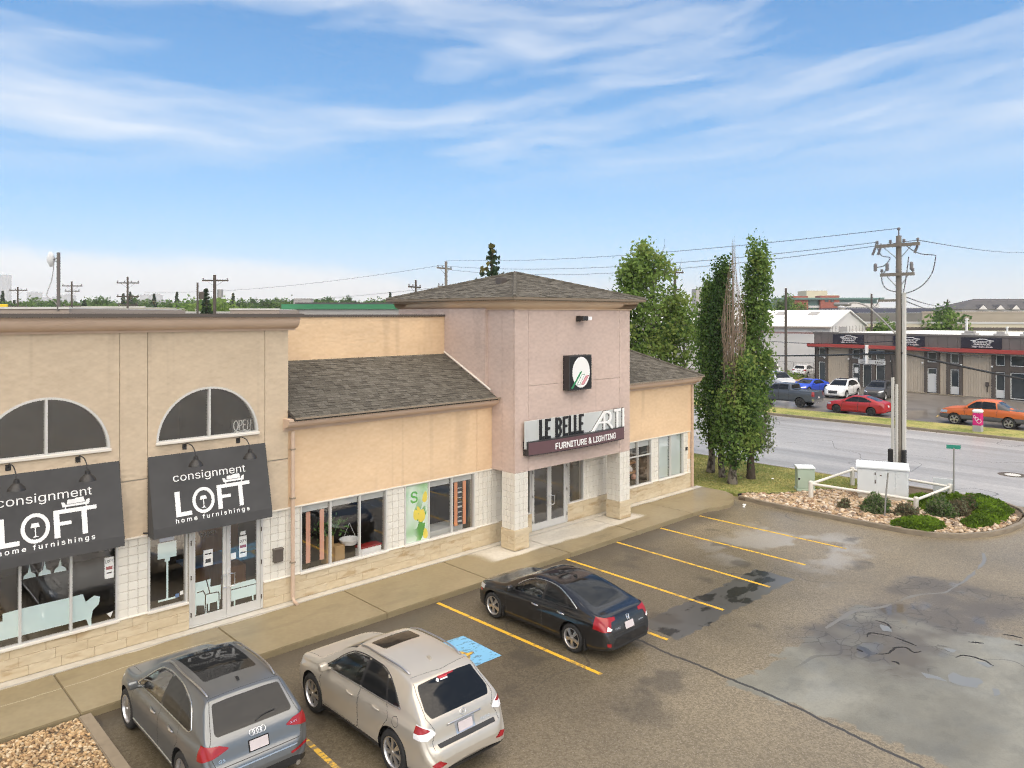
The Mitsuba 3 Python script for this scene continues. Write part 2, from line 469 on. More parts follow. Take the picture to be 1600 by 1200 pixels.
def slab(poly, z0=-0.1, z1=0.15):
    q = poly.buffer(-0.009, join_style=2)
    return cat(xy(q, z0, z1 - 0.02), xy(q.buffer(-0.012, join_style=2), z1 - 0.02, z1))


struct('sidewalk', xy(sbox(-10.1, 16.14, 24.9, 18.7), -0.1, 0.11), 'kerb_concrete')
for a, b in zip(JOINTS[:-1], JOINTS[1:]):
    part('sidewalk', 'slab', slab(sbox(a, 16.1, b, 18.27)), 'sidewalk_concrete')
part('sidewalk', 'slab', slab(Polygon([(24.9, 16.1), (26.0, 16.08), (26.5, 15.88), (27.2, 15.82), (27.8, 16.0), (28.35, 16.32), (28.75, 16.6), (29.05, 17.1), (29.1, 18.6), (28.7, 18.6), (28.7, 18.27), (24.9, 18.27)]), -0.1, 0.145), 'sidewalk_concrete')
struct('wall_strip', cat(xy(sbox(-10.1, 18.28, 16.6, 18.7), -0.1, 0.163), xy(sbox(22.8, 18.28, 28.7, 18.7), -0.1, 0.163)), 'pale_concrete')
struct('entrance_landing', xy(sbox(16.62, 18.28, 22.78, 18.75), -0.1, 0.168), 'pale_concrete')

# stone bed beside the first car
kerb_line([(3.95, 2.0), (3.95, 16.02)], 0.22, 0.145)
struct('planting_bed', xy(sbox(-6, 2.0, 3.85, 16.06), -0.1, 0.09), 'soil')


def stones(poly, n, rmin, rmax, z, rng, sub=1):
    """loose rounded river stones"""
    base = trimesh.creation.icosphere(subdivisions=sub)
    b = poly.bounds
    pts = np.column_stack([rng.uniform(b[0], b[2], n * 3), rng.uniform(b[1], b[3], n * 3)])
    pts = pts[shapely.contains_xy(poly, pts[:, 0], pts[:, 1])][:n]
    n = len(pts)
    r = rmin + (rmax - rmin) * rng.rand(n) ** 2
    s = np.column_stack([r * rng.uniform(0.9, 1.6, n), r * rng.uniform(0.7, 1.1, n), r * rng.uniform(0.45, 0.8, n)])
    v = base.vertices[None] * (1 + 0.10 * rng.randn(n, len(base.vertices), 1)) * s[:, None]
    a, t = rng.uniform(0, 2 * np.pi, n), rng.uniform(-0.5, 0.5, n)
    x, y, zz = v[..., 0], v[..., 1], v[..., 2]
    x, zz = x * np.cos(t)[:, None] - zz * np.sin(t)[:, None], x * np.sin(t)[:, None] + zz * np.cos(t)[:, None]
    v = np.stack([x * np.cos(a)[:, None] - y * np.sin(a)[:, None] + pts[:, :1], x * np.sin(a)[:, None] + y * np.cos(a)[:, None] + pts[:, 1:], zz + z + s[:, 2:] * rng.uniform(0.1, 0.9, (n, 1))], -1)
    f = (base.faces[None] + (np.arange(n) * len(base.vertices))[:, None, None]).reshape(-1, 3)
    tone = np.repeat(rng.rand(n), len(base.vertices))
    return trimesh.Trimesh(v.reshape(-1, 3), f, process=False), tone


def stones_put(name, poly, n, rmin, rmax, z, label, pal, sub=1):
    m, tone = stones(poly, n, rmin, rmax, z, RNG, sub)
    pal = np.array(pal)
    col = pal[(tone * len(pal)).astype(int) % len(pal)] * (0.75 + 0.5 * ((tone * 37.7) % 1))[:, None]
    k = numbered(name)
    scene[k] = mikit.ply(m, 'stone_vc', smooth=True, color=col)
    labels[k] = {'kind': 'stuff', 'label': label, 'category': 'stones'}


scene['stone_vc'] = {'type': 'twosided', 'bsdf': {'type': 'principled', 'base_color': {'type': 'mesh_attribute', 'name': 'vertex_color'}, 'roughness': 0.7}}
RIVER = [(0.36, 0.255, 0.155), (0.42, 0.32, 0.215), (0.47, 0.385, 0.285), (0.25, 0.155, 0.09), (0.38, 0.275, 0.165), (0.20, 0.15, 0.11), (0.50, 0.43, 0.345)]
TAN = [(0.36, 0.255, 0.14), (0.30, 0.19, 0.095), (0.42, 0.31, 0.185), (0.20, 0.125, 0.065), (0.40, 0.27, 0.14), (0.45, 0.36, 0.24)]
stones_put('gravel', sbox(0.6, 12.5, 3.84, 16.04), 9000, 0.018, 0.042, 0.09, 'small tan and brown pebbles filling the bed beside the sidewalk', TAN, 0)

# island with kerb, river stones
ISL = Polygon([(28.62, 16.25), (29.2, 16.45), (29.7, 16.25), (30.2, 15.55), (31.2, 15.0), (32.2, 14.9), (33.1, 13.7), (35.7, 13.2), (35.75, 9.2), (35.3, 8.0), (34.2, 7.35), (32.4, 7.15), (31.0, 7.35), (29.8, 7.85), (29.0, 8.5), (28.65, 9.3), (28.5, 12.0)])
struct('island', xy(ISL, -0.1, 0.10), 'soil')
kerb_line([(28.75, 16.3), (28.55, 15.0), (28.5, 12.0), (28.55, 9.6), (28.8, 8.75), (29.35, 8.1), (30.2, 7.55), (31.2, 7.22), (32.5, 7.05), (33.8, 7.1), (34.8, 7.5), (35.5, 8.2), (35.82, 9.3), (35.82, 13.2)], 0.17, 0.16)
stones_put('river_stones', ISL.buffer(-0.12).difference(sbox(33.6, 7, 36, 17)), 7000, 0.032, 0.090, 0.10, 'rounded tan river stones covering the island by the road', RIVER, 1)
kerb_line([(29.1, 16.55), (29.65, 16.38), (30.2, 15.62), (31.2, 15.06), (32.2, 14.95), (33.1, 13.75)], 0.03, 0.15, 'black_plastic', name='bed_edging')

# painted markings
def mark(name, poly, z=0.004, mat='yellow_paint'):
    return struct(name, xy(poly, z - 0.006, z), mat)


for (x0, y0), (x1, y1) in [((25.23, 16.0), (25.23, 10.4)), ((22.75, 16.07), (22.68, 10.6)), ((20.26, 16.12), (20.1, 10.43)), ((17.69, 16.09), (17.65, 10.47)), ((15.05, 16.06), (15.07, 10.44)), ((12.49, 16.05), (12.58, 10.42)), ((7.42 - 0.62, 16.0), (6.66, 10.5))]:
    mark('parking_line', LineString([(x0, y0), (x1, y1)]).buffer(0.052, cap_style=2), mat='yellow_paint' if x0 > 8 else 'worn_yellow_paint')
struct('accessible_parking_mark', xy(Polygon([(10.1, 14.12), (11.66, 13.98), (11.62, 12.57), (10.0, 12.6)]), -0.002, 0.004), 'blue_paint')


def wheelchair(cx, cy, s, rot):
    g = [LineString([(0.0, 0.62), (0.02, 0.25), (0.34, 0.22), (0.52, -0.18), (0.66, -0.14)]).buffer(0.065), Point(0, 0.78).buffer(0.11), LineString([(0.02, 0.42), (0.28, 0.42)]).buffer(0.05)]
    t = np.linspace(1.9, 6.1, 24)
    g.append(LineString(np.column_stack([0.12 + 0.36 * np.cos(t), -0.06 + 0.36 * np.sin(t)])).buffer(0.06))
    return affinity.translate(affinity.rotate(affinity.scale(unary_union(g), s, s, origin=(0, 0)), rot, origin=(0, 0)), cx, cy)


part('accessible_parking_mark', 'symbol', xy(wheelchair(10.75, 13.25, 0.72, 0), 0.002, 0.008), 'worn_yellow_paint')
# across the road
for y in (7.0, 15.2, 19.0):
    mark('parking_line', LineString([(62.5, y), (67.2, y)]).buffer(0.06, cap_style=2), 0.054, 'worn_yellow_paint')

# broken surface in the grey repair: open crack arcs, puddles, a trickle of water
P('crack_dark', (0.016, 0.015, 0.014), 0.8)
P('puddle_water', (0.19, 0.19, 0.175), 0.05, specular=0.55)
P('water_film', (0.150, 0.134, 0.105), 0.22, specular=0.55)
CR = [[(19.86, 7.45), (19.88, 7.28), (19.61, 6.99)], [(18.68, 7.2), (18.96, 7.25), (19.09, 7.05), (19.14, 6.82)], [(17.91, 6.69), (18.2, 6.51), (18.51, 6.52), (18.77, 6.34), (18.62, 6.14), (18.8, 6.02)], [(17.78, 6.33), (17.81, 6.22), (17.73, 6.14)], [(19.05, 5.37), (19.3, 5.29), (19.36, 5.07), (19.32, 4.86), (19.17, 4.69)], [(21.21, 4.98), (21.33, 4.81), (21.33, 4.59)], [(20.8, 4.64), (20.86, 4.49)], [(20.16, 5.42), (20.34, 5.17)], [(19.16, 6.74), (19.11, 6.51), (19.04, 6.22)], [(17.85, 7.1), (17.8, 6.97)]]
for a in CR:
    q = np.column_stack([spline([(x, y, 0) for x, y in a], 16)[:, :2]])
    q = q + RNG.randn(*q.shape) * .008
    w = .030 * np.sin(np.linspace(.25, np.pi - .25, 16))
    struct('crack', xy(unary_union([LineString(q[i:i + 2]).buffer(w[i]) for i in range(15)]).simplify(.004), -.004, .004), 'crack_dark')


def wobbly(poly, amp=.03, seed=1):
    q = Polygon(poly).buffer(.04).buffer(-.02)
    c = np.array(q.segmentize(.05).exterior.coords)[:-1]
    n = meshkit.fbm(np.column_stack([c * 5, np.full(len(c), seed)]), 3) - .5
    d = c - c.mean(0)
    return Polygon(c + d / (np.linalg.norm(d, axis=1, keepdims=True) + .05) * n[:, None] * amp * 4).buffer(0)


for i, a in enumerate([[(17.99, 5.21), (18.18, 5.17), (18.13, 4.92), (18.28, 4.74), (18.13, 4.63), (17.84, 4.67), (17.7, 4.94), (17.7, 5.14)], [(18.01, 4.4), (18.05, 4.33), (17.82, 4.24), (17.72, 4.29)], [(19.12, 4.98), (19.25, 4.85), (19.17, 4.69), (19.03, 4.74)], [(19.37, 5.71), (19.44, 5.5), (19.28, 5.53)], [(19.66, 7.23), (19.71, 7.05), (19.46, 6.93), (19.36, 7.07)], [(17.69, 5.64), (17.74, 5.37), (17.66, 5.2), (17.55, 5.5)]]):
    struct('puddle', xy(polys(wobbly(a, .035, i))[0], -.004, .0035), 'puddle_water' if i < 6 else 'water_film')
tr = spline([(28.0, 7.12, 0), (27.21, 6.88, 0), (25.88, 6.77, 0), (24.42, 6.75, 0), (23.39, 6.83, 0), (22.46, 7.34, 0), (20.84, 7.7, 0), (20.0, 8.05, 0), (18.5, 8.15, 0)], 60)[:, :2]
tr = tr + .07 * (np.column_stack([meshkit.fbm(np.column_stack([tr * 2, np.full(60, s)]), 3) for s in (1, 7)]) - .5) * 2
wd = -.03 + .13 * meshkit.fbm(np.column_stack([tr * 1.3, np.full(60, 3)]), 3)
struct('water_trickle', xy(unary_union([LineString(tr[i:i + 2]).buffer(max(.006, wd[i])) for i in range(59)]).simplify(.01), -.004, .0025), 'water_film')
# ------------------------------------------------------------------ the strip of shops (one building)
def stucco(key, a, b):
    def col(p, n, uv):
        g = fbm(p.x * 9, p.y * 9, p.z * 13, 3)
        big = fbm(p.x * 0.5, p.y * 0.5, p.z * 0.9, 3)
        streak = smoothstep(0.58, 0.80, fbm(p.x * 2.2, p.y * 2.2, p.z * 0.22, 3))
        drip = smoothstep(0.60, 0.72, fbm(p.x * 5.5, p.y * 5.5, p.z * 0.12, 3)) * smoothstep(0.35, 0.7, noise(p.x * 0.6, p.y * 0.6, p.z * 0.4))
        return mix(a, b, g) * (0.86 + 0.28 * big) * (1 - 0.12 * streak) * (1 - 0.07 * drip)

    def bump(p, n, uv):
        return 0.017 * fbm(p.x * 7, p.y * 7, p.z * 16, 3) + 0.0022 * noise(p.x * 60, p.y * 60, p.z * 60)
    bumped(key, proc(col), bump, 0.9, eps=4e-3)


stucco('stucco_beige', (0.462, 0.370, 0.260), (0.582, 0.479, 0.356))
stucco('stucco_yellow', (0.605, 0.428, 0.258), (0.705, 0.525, 0.345))
stucco('stucco_pink', (0.455, 0.350, 0.300), (0.570, 0.452, 0.395))
P('cornice_tan', proc(lambda p, n, uv: mix((0.47, 0.345, 0.255), (0.57, 0.435, 0.33), fbm(p.x * 2, p.y * 2, p.z * 8, 3))), 0.6)
P('cornice_gold', proc(lambda p, n, uv: mix((0.53, 0.385, 0.255), (0.61, 0.465, 0.325), fbm(p.x * 2, p.y * 2, p.z * 8, 3))), 0.6)
P('metal_flashing', (0.085, 0.070, 0.060), 0.4)
P('gutter_brown', (0.24, 0.19, 0.14), 0.45)
P('window_frame', (0.56, 0.555, 0.53), 0.42, metallic=0.2)
P('white_sill', (0.66, 0.62, 0.55), 0.5)
for i, c in enumerate([(0.665, 0.640, 0.572), (0.648, 0.622, 0.552), (0.680, 0.657, 0.590)]):
    P(f'wall_tile_{i}', c, 0.28)
P('tile_joint', (0.40, 0.36, 0.295), 0.9)


def stone_tex(a, b):
    return proc(lambda p, n, uv: mix(mix(a, b, fbm(p.x * 6, p.y * 6, p.z * 14, 4)), (0.30, 0.19, 0.08), 0.55 * smoothstep(0.56, 0.72, fbm(p.x * 1.6, p.y * 1.6, p.z * 5, 4))))


def stone_bump(p, n, uv):
    return 0.012 * fbm(p.x * 7, p.y * 7, p.z * 22, 3)


bumped('stone_block_a', stone_tex((0.46, 0.375, 0.245), (0.58, 0.50, 0.36)), stone_bump, 0.85, eps=4e-3)
bumped('stone_block_b', stone_tex((0.44, 0.35, 0.22), (0.565, 0.48, 0.335)), stone_bump, 0.85, eps=4e-3)
P('stone_joint', (0.33, 0.25, 0.14), 0.9)
for i, c in enumerate([(0.080, 0.072, 0.058), (0.096, 0.087, 0.071), (0.064, 0.057, 0.046), (0.110, 0.100, 0.083)]):
    P(f'shingle_{i}', proc((lambda c: lambda p, n, uv: mi.Color3f(c) * (0.72 + 0.56 * noise(p.x * 55, p.y * 55, p.z * 55)))(c)), 0.9)
P('roof_underlay', (0.05, 0.043, 0.036), 0.95)
P('flat_roof', (0.30, 0.29, 0.27), 0.9)
scene['pane_glass'] = {'type': 'thindielectric', 'int_ior': 1.9}
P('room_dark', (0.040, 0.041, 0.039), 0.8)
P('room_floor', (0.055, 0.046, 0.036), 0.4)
P('decal_mint', (0.55, 0.67, 0.66), 0.6)
P('decal_white', (0.74, 0.74, 0.72), 0.6)
P('decal_black', (0.02, 0.02, 0.02), 0.6)
P('roller_blind', (0.50, 0.52, 0.50), 0.8)
P('frosted_film', (0.50, 0.56, 0.55), 0.4)
P('salmon_board', (0.62, 0.33, 0.23), 0.6)
P('orange_board', (0.66, 0.27, 0.12), 0.6)
P('awning_cloth', proc(lambda p, n, uv: mix((0.046, 0.046, 0.047), (0.066, 0.066, 0.067), fbm(p.x * 3, p.y * 3, p.z * 3, 3))), 0.8)
P('lettering_white', (0.74, 0.74, 0.73), 0.5)
P('lamp_black', (0.022, 0.021, 0.021), 0.45)
P('brown_wood', proc(lambda p, n, uv: mix((0.20, 0.085, 0.03), (0.30, 0.14, 0.05), fbm(p.x * 20, p.y * 20, p.z * 2, 3))), 0.4)
P('blue_table', (0.10, 0.19, 0.36), 0.5)
P('cardboard', (0.40, 0.26, 0.12), 0.8)

RB = thing('retail_building', 'long single storey shop building with beige, yellow and pink stucco and a hipped corner tower', 'building')
YW, YT = 18.55, 17.42
Z_STONE, Z_HEAD, Z_EAVE = 0.82, 2.66, 4.72
XL, XE, XR = -9.0, 9.39, 28.55           # left end, end of the tall beige part, right end
TX0, TX1 = 16.69, 22.70

# --- solid cores and hidden walls
def rb(name, mesh, mat, **k):
    return part(RB, name, mesh, mat, **k)


def wall_xz(poly, y, d, name, mat, **k):
    return rb(name, xz(poly, y, d), mat, **k)


def panels(rects_or_polys, y, d, mat, gap=0.012):
    for g in rects_or_polys:
        q = g.buffer(-gap / 2, join_style=2)
        rb('stucco_panel', xz(q, y, d), mat)


def tiles(x0, x1, z0, z1, y, store, axis='x', size=0.2):
    """glazed wall tiles, one box each, on a joint-coloured backing; collected in store as (mesh, variant)"""
    nx, nz = max(1, int(round((x1 - x0) / size))), max(1, int(round((z1 - z0) / size)))
    for i in range(nx):
        for k in range(nz):
            a0, a1 = x0 + (x1 - x0) * i / nx + 0.005, x0 + (x1 - x0) * (i + 1) / nx - 0.005
            b0, b1 = z0 + (z1 - z0) * k / nz + 0.005, z0 + (z1 - z0) * (k + 1) / nz - 0.005
            dy = RNG.uniform(-0.0012, 0.0012)
            m = bevel_box(a0, a1, y + dy, y + 0.02, b0, b1, 0.003) if axis == 'x' else bevel_box(y + dy, y + 0.02, a0, a1, b0, b1, 0.003)
            store.append((m, RNG.choice([0, 0, 1, 2])))


def blocks(x0, x1, z0, z1, y, store, axis='x', rows=3, length=0.60, depth=0.05):
    h = (z1 - z0) / rows
    for k in range(rows):
        x = x0
        first = True
        while x < x1 - 1e-6:
            l = length * (0.5 if (first and k % 2) else RNG.uniform(0.85, 1.15))
            first = False
            e = x + l
            if x1 - e < 0.18:
                e = x1
            dy = RNG.uniform(-0.006, 0.006)
            a = (x + 0.002, e - 0.002, y + dy, y + depth, z0 + k * h + 0.002, z0 + (k + 1) * h - 0.002)
            m = bevel_box(*a, 0.006) if axis == 'x' else bevel_box(a[2], a[3], a[0], a[1], a[4], a[5], 0.006)
            store.append((m, RNG.choice(['a', 'b'])))
            x = e


def pieces(name, store, mats, limit=300, key=lambda m: np.linalg.norm(m.bounds.mean(0) - [0, 0, CAM_H])):
    """the nearest ones as parts of their own, the rest as one part of kind stuff"""
    st = sorted(store, key=lambda t: key(t[0]))
    for m, v in st[:limit]:
        rb(name, m, mats(v))
    rest = st[limit:]
    if rest:
        byv = {}
        for m, v in rest:
            byv.setdefault(mats(v), []).append(m)
        for mt, ms in byv.items():
            rb(name + '_field', cat(ms), mt, stuff=True)


TILE, BLOCK = [], []
ZB = 0.17
# backing walls with openings; front planes
WIN = dict(a=(2.40, 5.25), b=(5.89, 6.78), c=(9.76, 12.54), d=(13.17, 15.95), e=(22.85, 25.61), f=(26.10, 27.96))
lower = sbox(XL, 0.0, TX0 - 0.0, Z_HEAD)
opn = [sbox(WIN[k][0], Z_STONE, WIN[k][1], Z_HEAD - 0.0) for k in 'abcd'] + [sbox(6.83, 0.15, 8.71, Z_HEAD)]
wall_xz(lower.difference(unary_union(opn)), YW + 0.02, 0.2, 'wall', 'tile_joint')
lowR = sbox(TX0, 0.0, XR, Z_HEAD)
opnR = [sbox(WIN[k][0], Z_STONE, WIN[k][1], Z_HEAD) for k in 'ef'] + [sbox(18.58, 0.15, 20.45, 2.5), sbox(20.49, Z_STONE, 21.34, 2.5), sbox(17.35, Z_STONE, 18.54, 2.5)]
wall_xz(lowR.difference(unary_union(opnR)), YW + 0.02, 0.2, 'wall', 'tile_joint')
for a, b in ((XL, 2.40), (5.25, 5.89), (8.71, 9.76), (12.54, 13.17), (15.95, TX0)):
    tiles(a, b, Z_STONE + 0.02, Z_HEAD - 0.02, YW, TILE)
for a, b in ((16.70, 17.35), (21.34, 22.10), (22.10, 22.85), (25.61, 26.10), (27.96, 28.53)):
    tiles(a, b, Z_STONE + 0.02, Z_HEAD - 0.02, YW, TILE)
for a, b in ((XL, 6.83), (8.71, 18.58), (20.45, 28.53)):
    blocks(a, b, ZB, Z_STONE, YW - 0.03, BLOCK)
for a, b in ((XL, 6.80), (8.73, 17.0), (20.47, 22.1), (22.7, 28.5)):
    rb('stone_ledge', bevel_box(a, b, YW - 0.05, YW + 0.03, Z_STONE, Z_STONE + 0.028, 0.006), 'white_sill')
# the two columns under the tower
for cx0, cx1 in ((TX0, TX0 + 0.60), (TX1 - 0.60, TX1)):
    rb('column', box(cx0 + 0.02, cx1 - 0.02, YT + 0.02, YT + 0.60, 0.1, Z_HEAD), 'tile_joint')
    tiles(cx0, cx1, Z_STONE, Z_HEAD, YT, TILE)
    tiles(YT + 0.001, YT + 0.62, Z_STONE, Z_HEAD, cx0, TILE, axis='y')
    blocks(cx0 - 0.02, cx1 + 0.02, ZB, Z_STONE, YT - 0.03, BLOCK, length=0.64)
    blocks(YT - 0.02, YT + 0.63, ZB, Z_STONE, cx0 - 0.03, BLOCK, axis='y', length=0.65)
pieces('wall_tile', TILE, lambda v: f'wall_tile_{v}')
pieces('stone_block', BLOCK, lambda v: f'stone_block_{v}')


# --- windows and doors
def window(x0, x1, z0, z1, mull, trans=(), y=YW + 0.03, fr=0.045, glass='pane_glass', sill=True, name='window'):
    w = numbered(RB + '__' + name)
    outer = sbox(x0, z0, x1, z1)
    xs = [x0] + list(mull) + [x1]
    holes, panes = [], []
    for i in range(len(xs) - 1):
        a = xs[i] + (fr if i == 0 else fr * 0.55)
        b = xs[i + 1] - (fr if i == len(xs) - 2 else fr * 0.55)
        zs = [z0] + list(trans if i < 99 else ()) + [z1]
        for k in range(len(zs) - 1):
            h = sbox(a, zs[k] + (fr if k == 0 else fr * 0.4), b, zs[k + 1] - (fr if k == len(zs) - 2 else fr * 0.4))
            holes.append(h)
            panes.append(h.buffer(0.006, join_style=2))
    put(w + '__frame', xz(outer.difference(unary_union(holes)), y - 0.055, 0.10), 'window_frame')
    for q in panes:
        b = q.bounds
        put(numbered(w + '__pane'), quad_xz(b[0], b[2], b[1], b[3], y), glass)
    if sill:
        put(w + '__sill', bevel_box(x0 - 0.02, x1 + 0.02, y - 0.11, y - 0.056, z0 - 0.02, z0 + 0.035, 0.006), 'white_sill')
    return w


def quad_xz(x0, x1, z0, z1, y):
    return trimesh.Trimesh([(x0, y, z0), (x1, y, z0), (x1, y, z1), (x0, y, z1)], [[0, 1, 2], [0, 2, 3]], process=False)


def decal(w, name, poly, y, mat, label=None):
    k = numbered(w + '__' + name)
    put(k, xz(poly, y, 0.002), mat)
    if label:
        labels[k] = {'label': label}


WA = window(2.40, 5.25, Z_STONE, Z_HEAD, (3.35, 4.30))
WB = window(5.89, 6.79, Z_STONE, Z_HEAD, ())
WC = window(9.76, 12.54, Z_STONE, Z_HEAD, (10.68, 11.62))
WD = window(13.17, 15.95, Z_STONE, Z_HEAD, (14.09, 15.00))
WE = window(22.85, 25.61, Z_STONE, Z_HEAD, (23.77, 24.69), (2.02,))
WF = window(26.10, 27.96, Z_STONE, Z_HEAD, (27.0,))
WG = window(20.49, 21.34, Z_STONE, 2.5, (), sill=False)
WH = window(17.35, 18.54, Z_STONE, 2.5, (), sill=False)


def double_door(x0, x1, z0, z1, y=YW + 0.05):
    d = numbered(RB + '__door')
    fr = 0.06
    put(d + '__frame', xz(sbox(x0, z0, x1, z1).difference(sbox(x0 + fr, z0 - 1, x1 - fr, z1 - fr)), y - 0.06, 0.12), 'window_frame')
    mid = (x0 + x1) / 2
    put(d + '__threshold', box(x0 + fr, x1 - fr, y - 0.07, y + 0.08, z0 - 0.005, z0 + 0.015), 'window_frame')
    for a, b, s in ((x0 + fr + 0.004, mid - 0.004, 1), (mid + 0.004, x1 - fr - 0.004, -1)):
        st, bot = 0.095, 0.20
        hole = sbox(a + st, z0 + 0.02 + bot, b - st, z1 - fr - 0.10)
        put(numbered(d + '__leaf'), xz(sbox(a, z0 + 0.02, b, z1 - fr - 0.006).difference(hole), y - 0.03, 0.05), 'window_frame')
        q = hole.buffer(0.005, join_style=2).bounds
        put(numbered(d + '__pane'), quad_xz(q[0], q[2], q[1], q[3], y), 'pane_glass')
        hx = (b - 0.05) if s > 0 else (a + 0.05)
        dx = -0.10 if s > 0 else 0.10
        yy = y - 0.032
        put(numbered(d + '__handle'), tube([(hx, yy, z0 + 0.78), (hx, yy - 0.09, z0 + 0.79), (hx + dx, yy - 0.10, z0 + 0.80), (hx + dx, yy - 0.10, z0 + 1.10), (hx, yy - 0.09, z0 + 1.11), (hx, yy, z0 + 1.12)], 0.015, 8), 'chrome', 30)
        for hz in (0.25, 1.15, 2.0):
            xx = x0 + fr - 0.012 if s > 0 else x1 - fr + 0.012
            put(numbered(d + '__hinge'), tube([(xx, y - 0.07, z0 + hz), (xx, y - 0.07, z0 + hz + 0.11)], 0.014, 8), 'metal_flashing')
    return d


D1 = double_door(6.83, 8.71, 0.19, Z_HEAD)
D2 = double_door(18.58, 20.45, 0.19, 2.5)

# decals on the left shop's glass (just inside the panes)
yi = YW + 0.034
sofa = unary_union([Polygon([(2.42, 1.03), (2.42, 1.40), (3.06, 1.41), (3.055, 1.563), (3.378, 1.583), (4.251, 1.582), (4.536, 1.591), (4.592, 1.40), (4.77, 1.50), (4.879, 1.45), (4.856, 1.297), (4.737, 1.197), (4.704, 1.029)]).buffer(.02).buffer(-.02), Polygon([(4.61, 1.04), (4.70, 1.04), (4.704, .872), (4.666, .873)])]).buffer(.008)
for a, b in ((2.45, 3.33), (3.38, 4.28), (4.33, 5.20)):
    decal(WA, 'sofa_decal', sofa.intersection(sbox(a, 0.8, b, 2.6)), yi, 'decal_mint')
for cx in (3.53, 3.81, 4.10):
    decal(WA, 'pendant_decal', unary_union([Polygon([(cx - .12, 2.20), (cx + .12, 2.20), (cx + .10, 2.27), (cx + .03, 2.32), (cx + .015, 2.42), (cx - .015, 2.42), (cx - .03, 2.32), (cx - .10, 2.27)]), sbox(cx - .006, 2.4, cx + .006, 2.6)]), yi, 'decal_mint')
decal(WA, 'arrow_decal', Polygon([(5.02, 1.03), (5.16, 1.06), (5.10, .93)]), yi, 'decal_white')


def notice(w, x0, x1, z0, z1, lines=(), y=yi):
    k = numbered(w + '__notice')
    put(k, xz(sbox(x0, z0, x1, z1), y, 0.002), 'decal_white')
    for (s, hx0, hx1, hz, hh, mat) in lines:
        put(numbered(w + '__notice_print'), on_wall(text_fit(s, hx1 - hx0, hh, 0.001, True), hx0, y - 0.0008, hz) if s == 'LOFT' else xz(sbox(hx0, hz, hx1, hz + hh), y - 0.0018, 0.001), mat)


notice(WA, 4.98, 5.17, 1.82, 2.30, [('LOFT', 5.0, 5.15, 2.17, 0.07, 'decal_black'), ('SALE', 5.01, 5.14, 2.02, 0.07, 'lamp_red'), ('HOURS', 5.02, 5.13, 1.93, 0.03, 'decal_black')])
lampd = unary_union([sbox(6.12, 2.00, 6.55, 2.38), sbox(6.315, 1.03, 6.36, 2.0), sbox(6.28, 1.92, 6.40, 2.02), sbox(6.13, .99, 6.53, 1.035)])
decal(WB, 'lamp_decal', lampd, yi, 'decal_mint')
decal(WB, 'open_notice', sbox(6.16, 2.40, 6.5, 2.52), yi, 'blue_table')
decal(WB, 'corner_sticker', sbox(6.52, 1.0, 6.61, 1.09), yi, 'blue_table')
decal(WB, 'corner_sticker', sbox(6.63, 1.04, 6.71, 1.13), yi, 'decal_white')
yd = YW + 0.054
chair = Polygon([(6.985, 1.232), (7.275, 1.235), (7.381, 1.245), (7.362, 1.05), (7.633, 1.035), (7.626, .677), (7.597, .672), (7.585, .44), (7.549, .44), (7.537, .64), (7.358, .64), (7.346, .46), (7.317, .46), (7.31, .641), (7.275, .638), (7.275, .413), (7.235, .424), (7.211, .631), (7.03, .671), (7.02, .44), (6.985, .45)])
decal(D1, 'chair_decal', chair, yd, 'decal_mint')
decal(D1, 'chair_line', unary_union([LineString(q).buffer(.013) for q in ([(7.275, 1.235), (7.353, .90)], [(7.053, .98), (7.193, .991), (7.251, .869), (7.24, .45)], [(7.275, .887), (7.561, .873), (7.585, .831), (7.585, .66)])]), yd - 0.0015, 'decal_black')
bench = Polygon([(7.89, .911), (7.939, .97), (8.50, .97), (8.546, .907), (8.546, .562), (8.482, .551), (8.482, .428), (8.443, .438), (8.438, .55), (8.001, .554), (7.996, .409), (7.964, .418), (7.959, .541), (7.89, .547)])
decal(D1, 'bench_decal', bench, yd, 'decal_mint')
decal(D1, 'bench_line', LineString([(7.895, .837), (8.546, .833)]).buffer(.011), yd - 0.0015, 'decal_black')
notice(D1, 7.20, 7.43, 1.58, 1.98, [('OPEN', 7.23, 7.40, 1.86, .03, 'decal_black'), ('24', 7.25, 7.38, 1.66, .09, 'decal_black')], yd)
notice(D1, 8.10, 8.30, 1.60, 2.14, [('LOFT', 8.12, 8.28, 1.98, .07, 'decal_black'), ('SALE', 8.12, 8.28, 1.84, .07, 'lamp_red'), ('HOURS', 8.13, 8.27, 1.70, .04, 'decal_black')], yd)
notice(D1, 7.89, 8.02, 1.60, 1.76, (), yd)
notice(D1, 8.13, 8.27, 2.17, 2.26, (), yd)
part(D1, 'street_number', on_wall(text_fit('16852', 0.38, 0.10, 0.002, True), 7.125, yd - 0.001, 2.33), 'decal_white')

# middle windows: blinds, boards, poster and things on show
def inside(name, mesh, mat, smooth=False):
    return rb(name, mesh, mat, smooth=smooth)


for a, b in ((9.80, 10.65), (10.71, 11.59), (11.65, 12.5), (14.12, 14.97), (15.03, 15.9)):
    put(numbered(RB + '__roller_blind'), box(a, b, YW + 0.10, YW + 0.11, 2.42, 2.64), 'roller_blind')
for x, m in ((10.0, 'salmon_board'), (10.42, 'salmon_board'), (15.20, 'orange_board'), (15.56, 'orange_board')):
    inside('display_board', bevel_box(x, x + 0.13, YW + 0.12, YW + 0.15, 1.0, 2.40, 0.004), m)
inside('display_rack', bevel_box(15.34, 15.54, YW + .16, YW + .40, 1.0, 2.40, .01), 'decal_black')
for i in range(8):
    inside('display_tray', bevel_box(15.36, 15.52, YW + .13, YW + .158, 1.10 + .155 * i, 1.10 + .155 * i + (.02 if i % 3 else .05), .003), 'roller_blind')
pk = numbered(WD + '__poster')


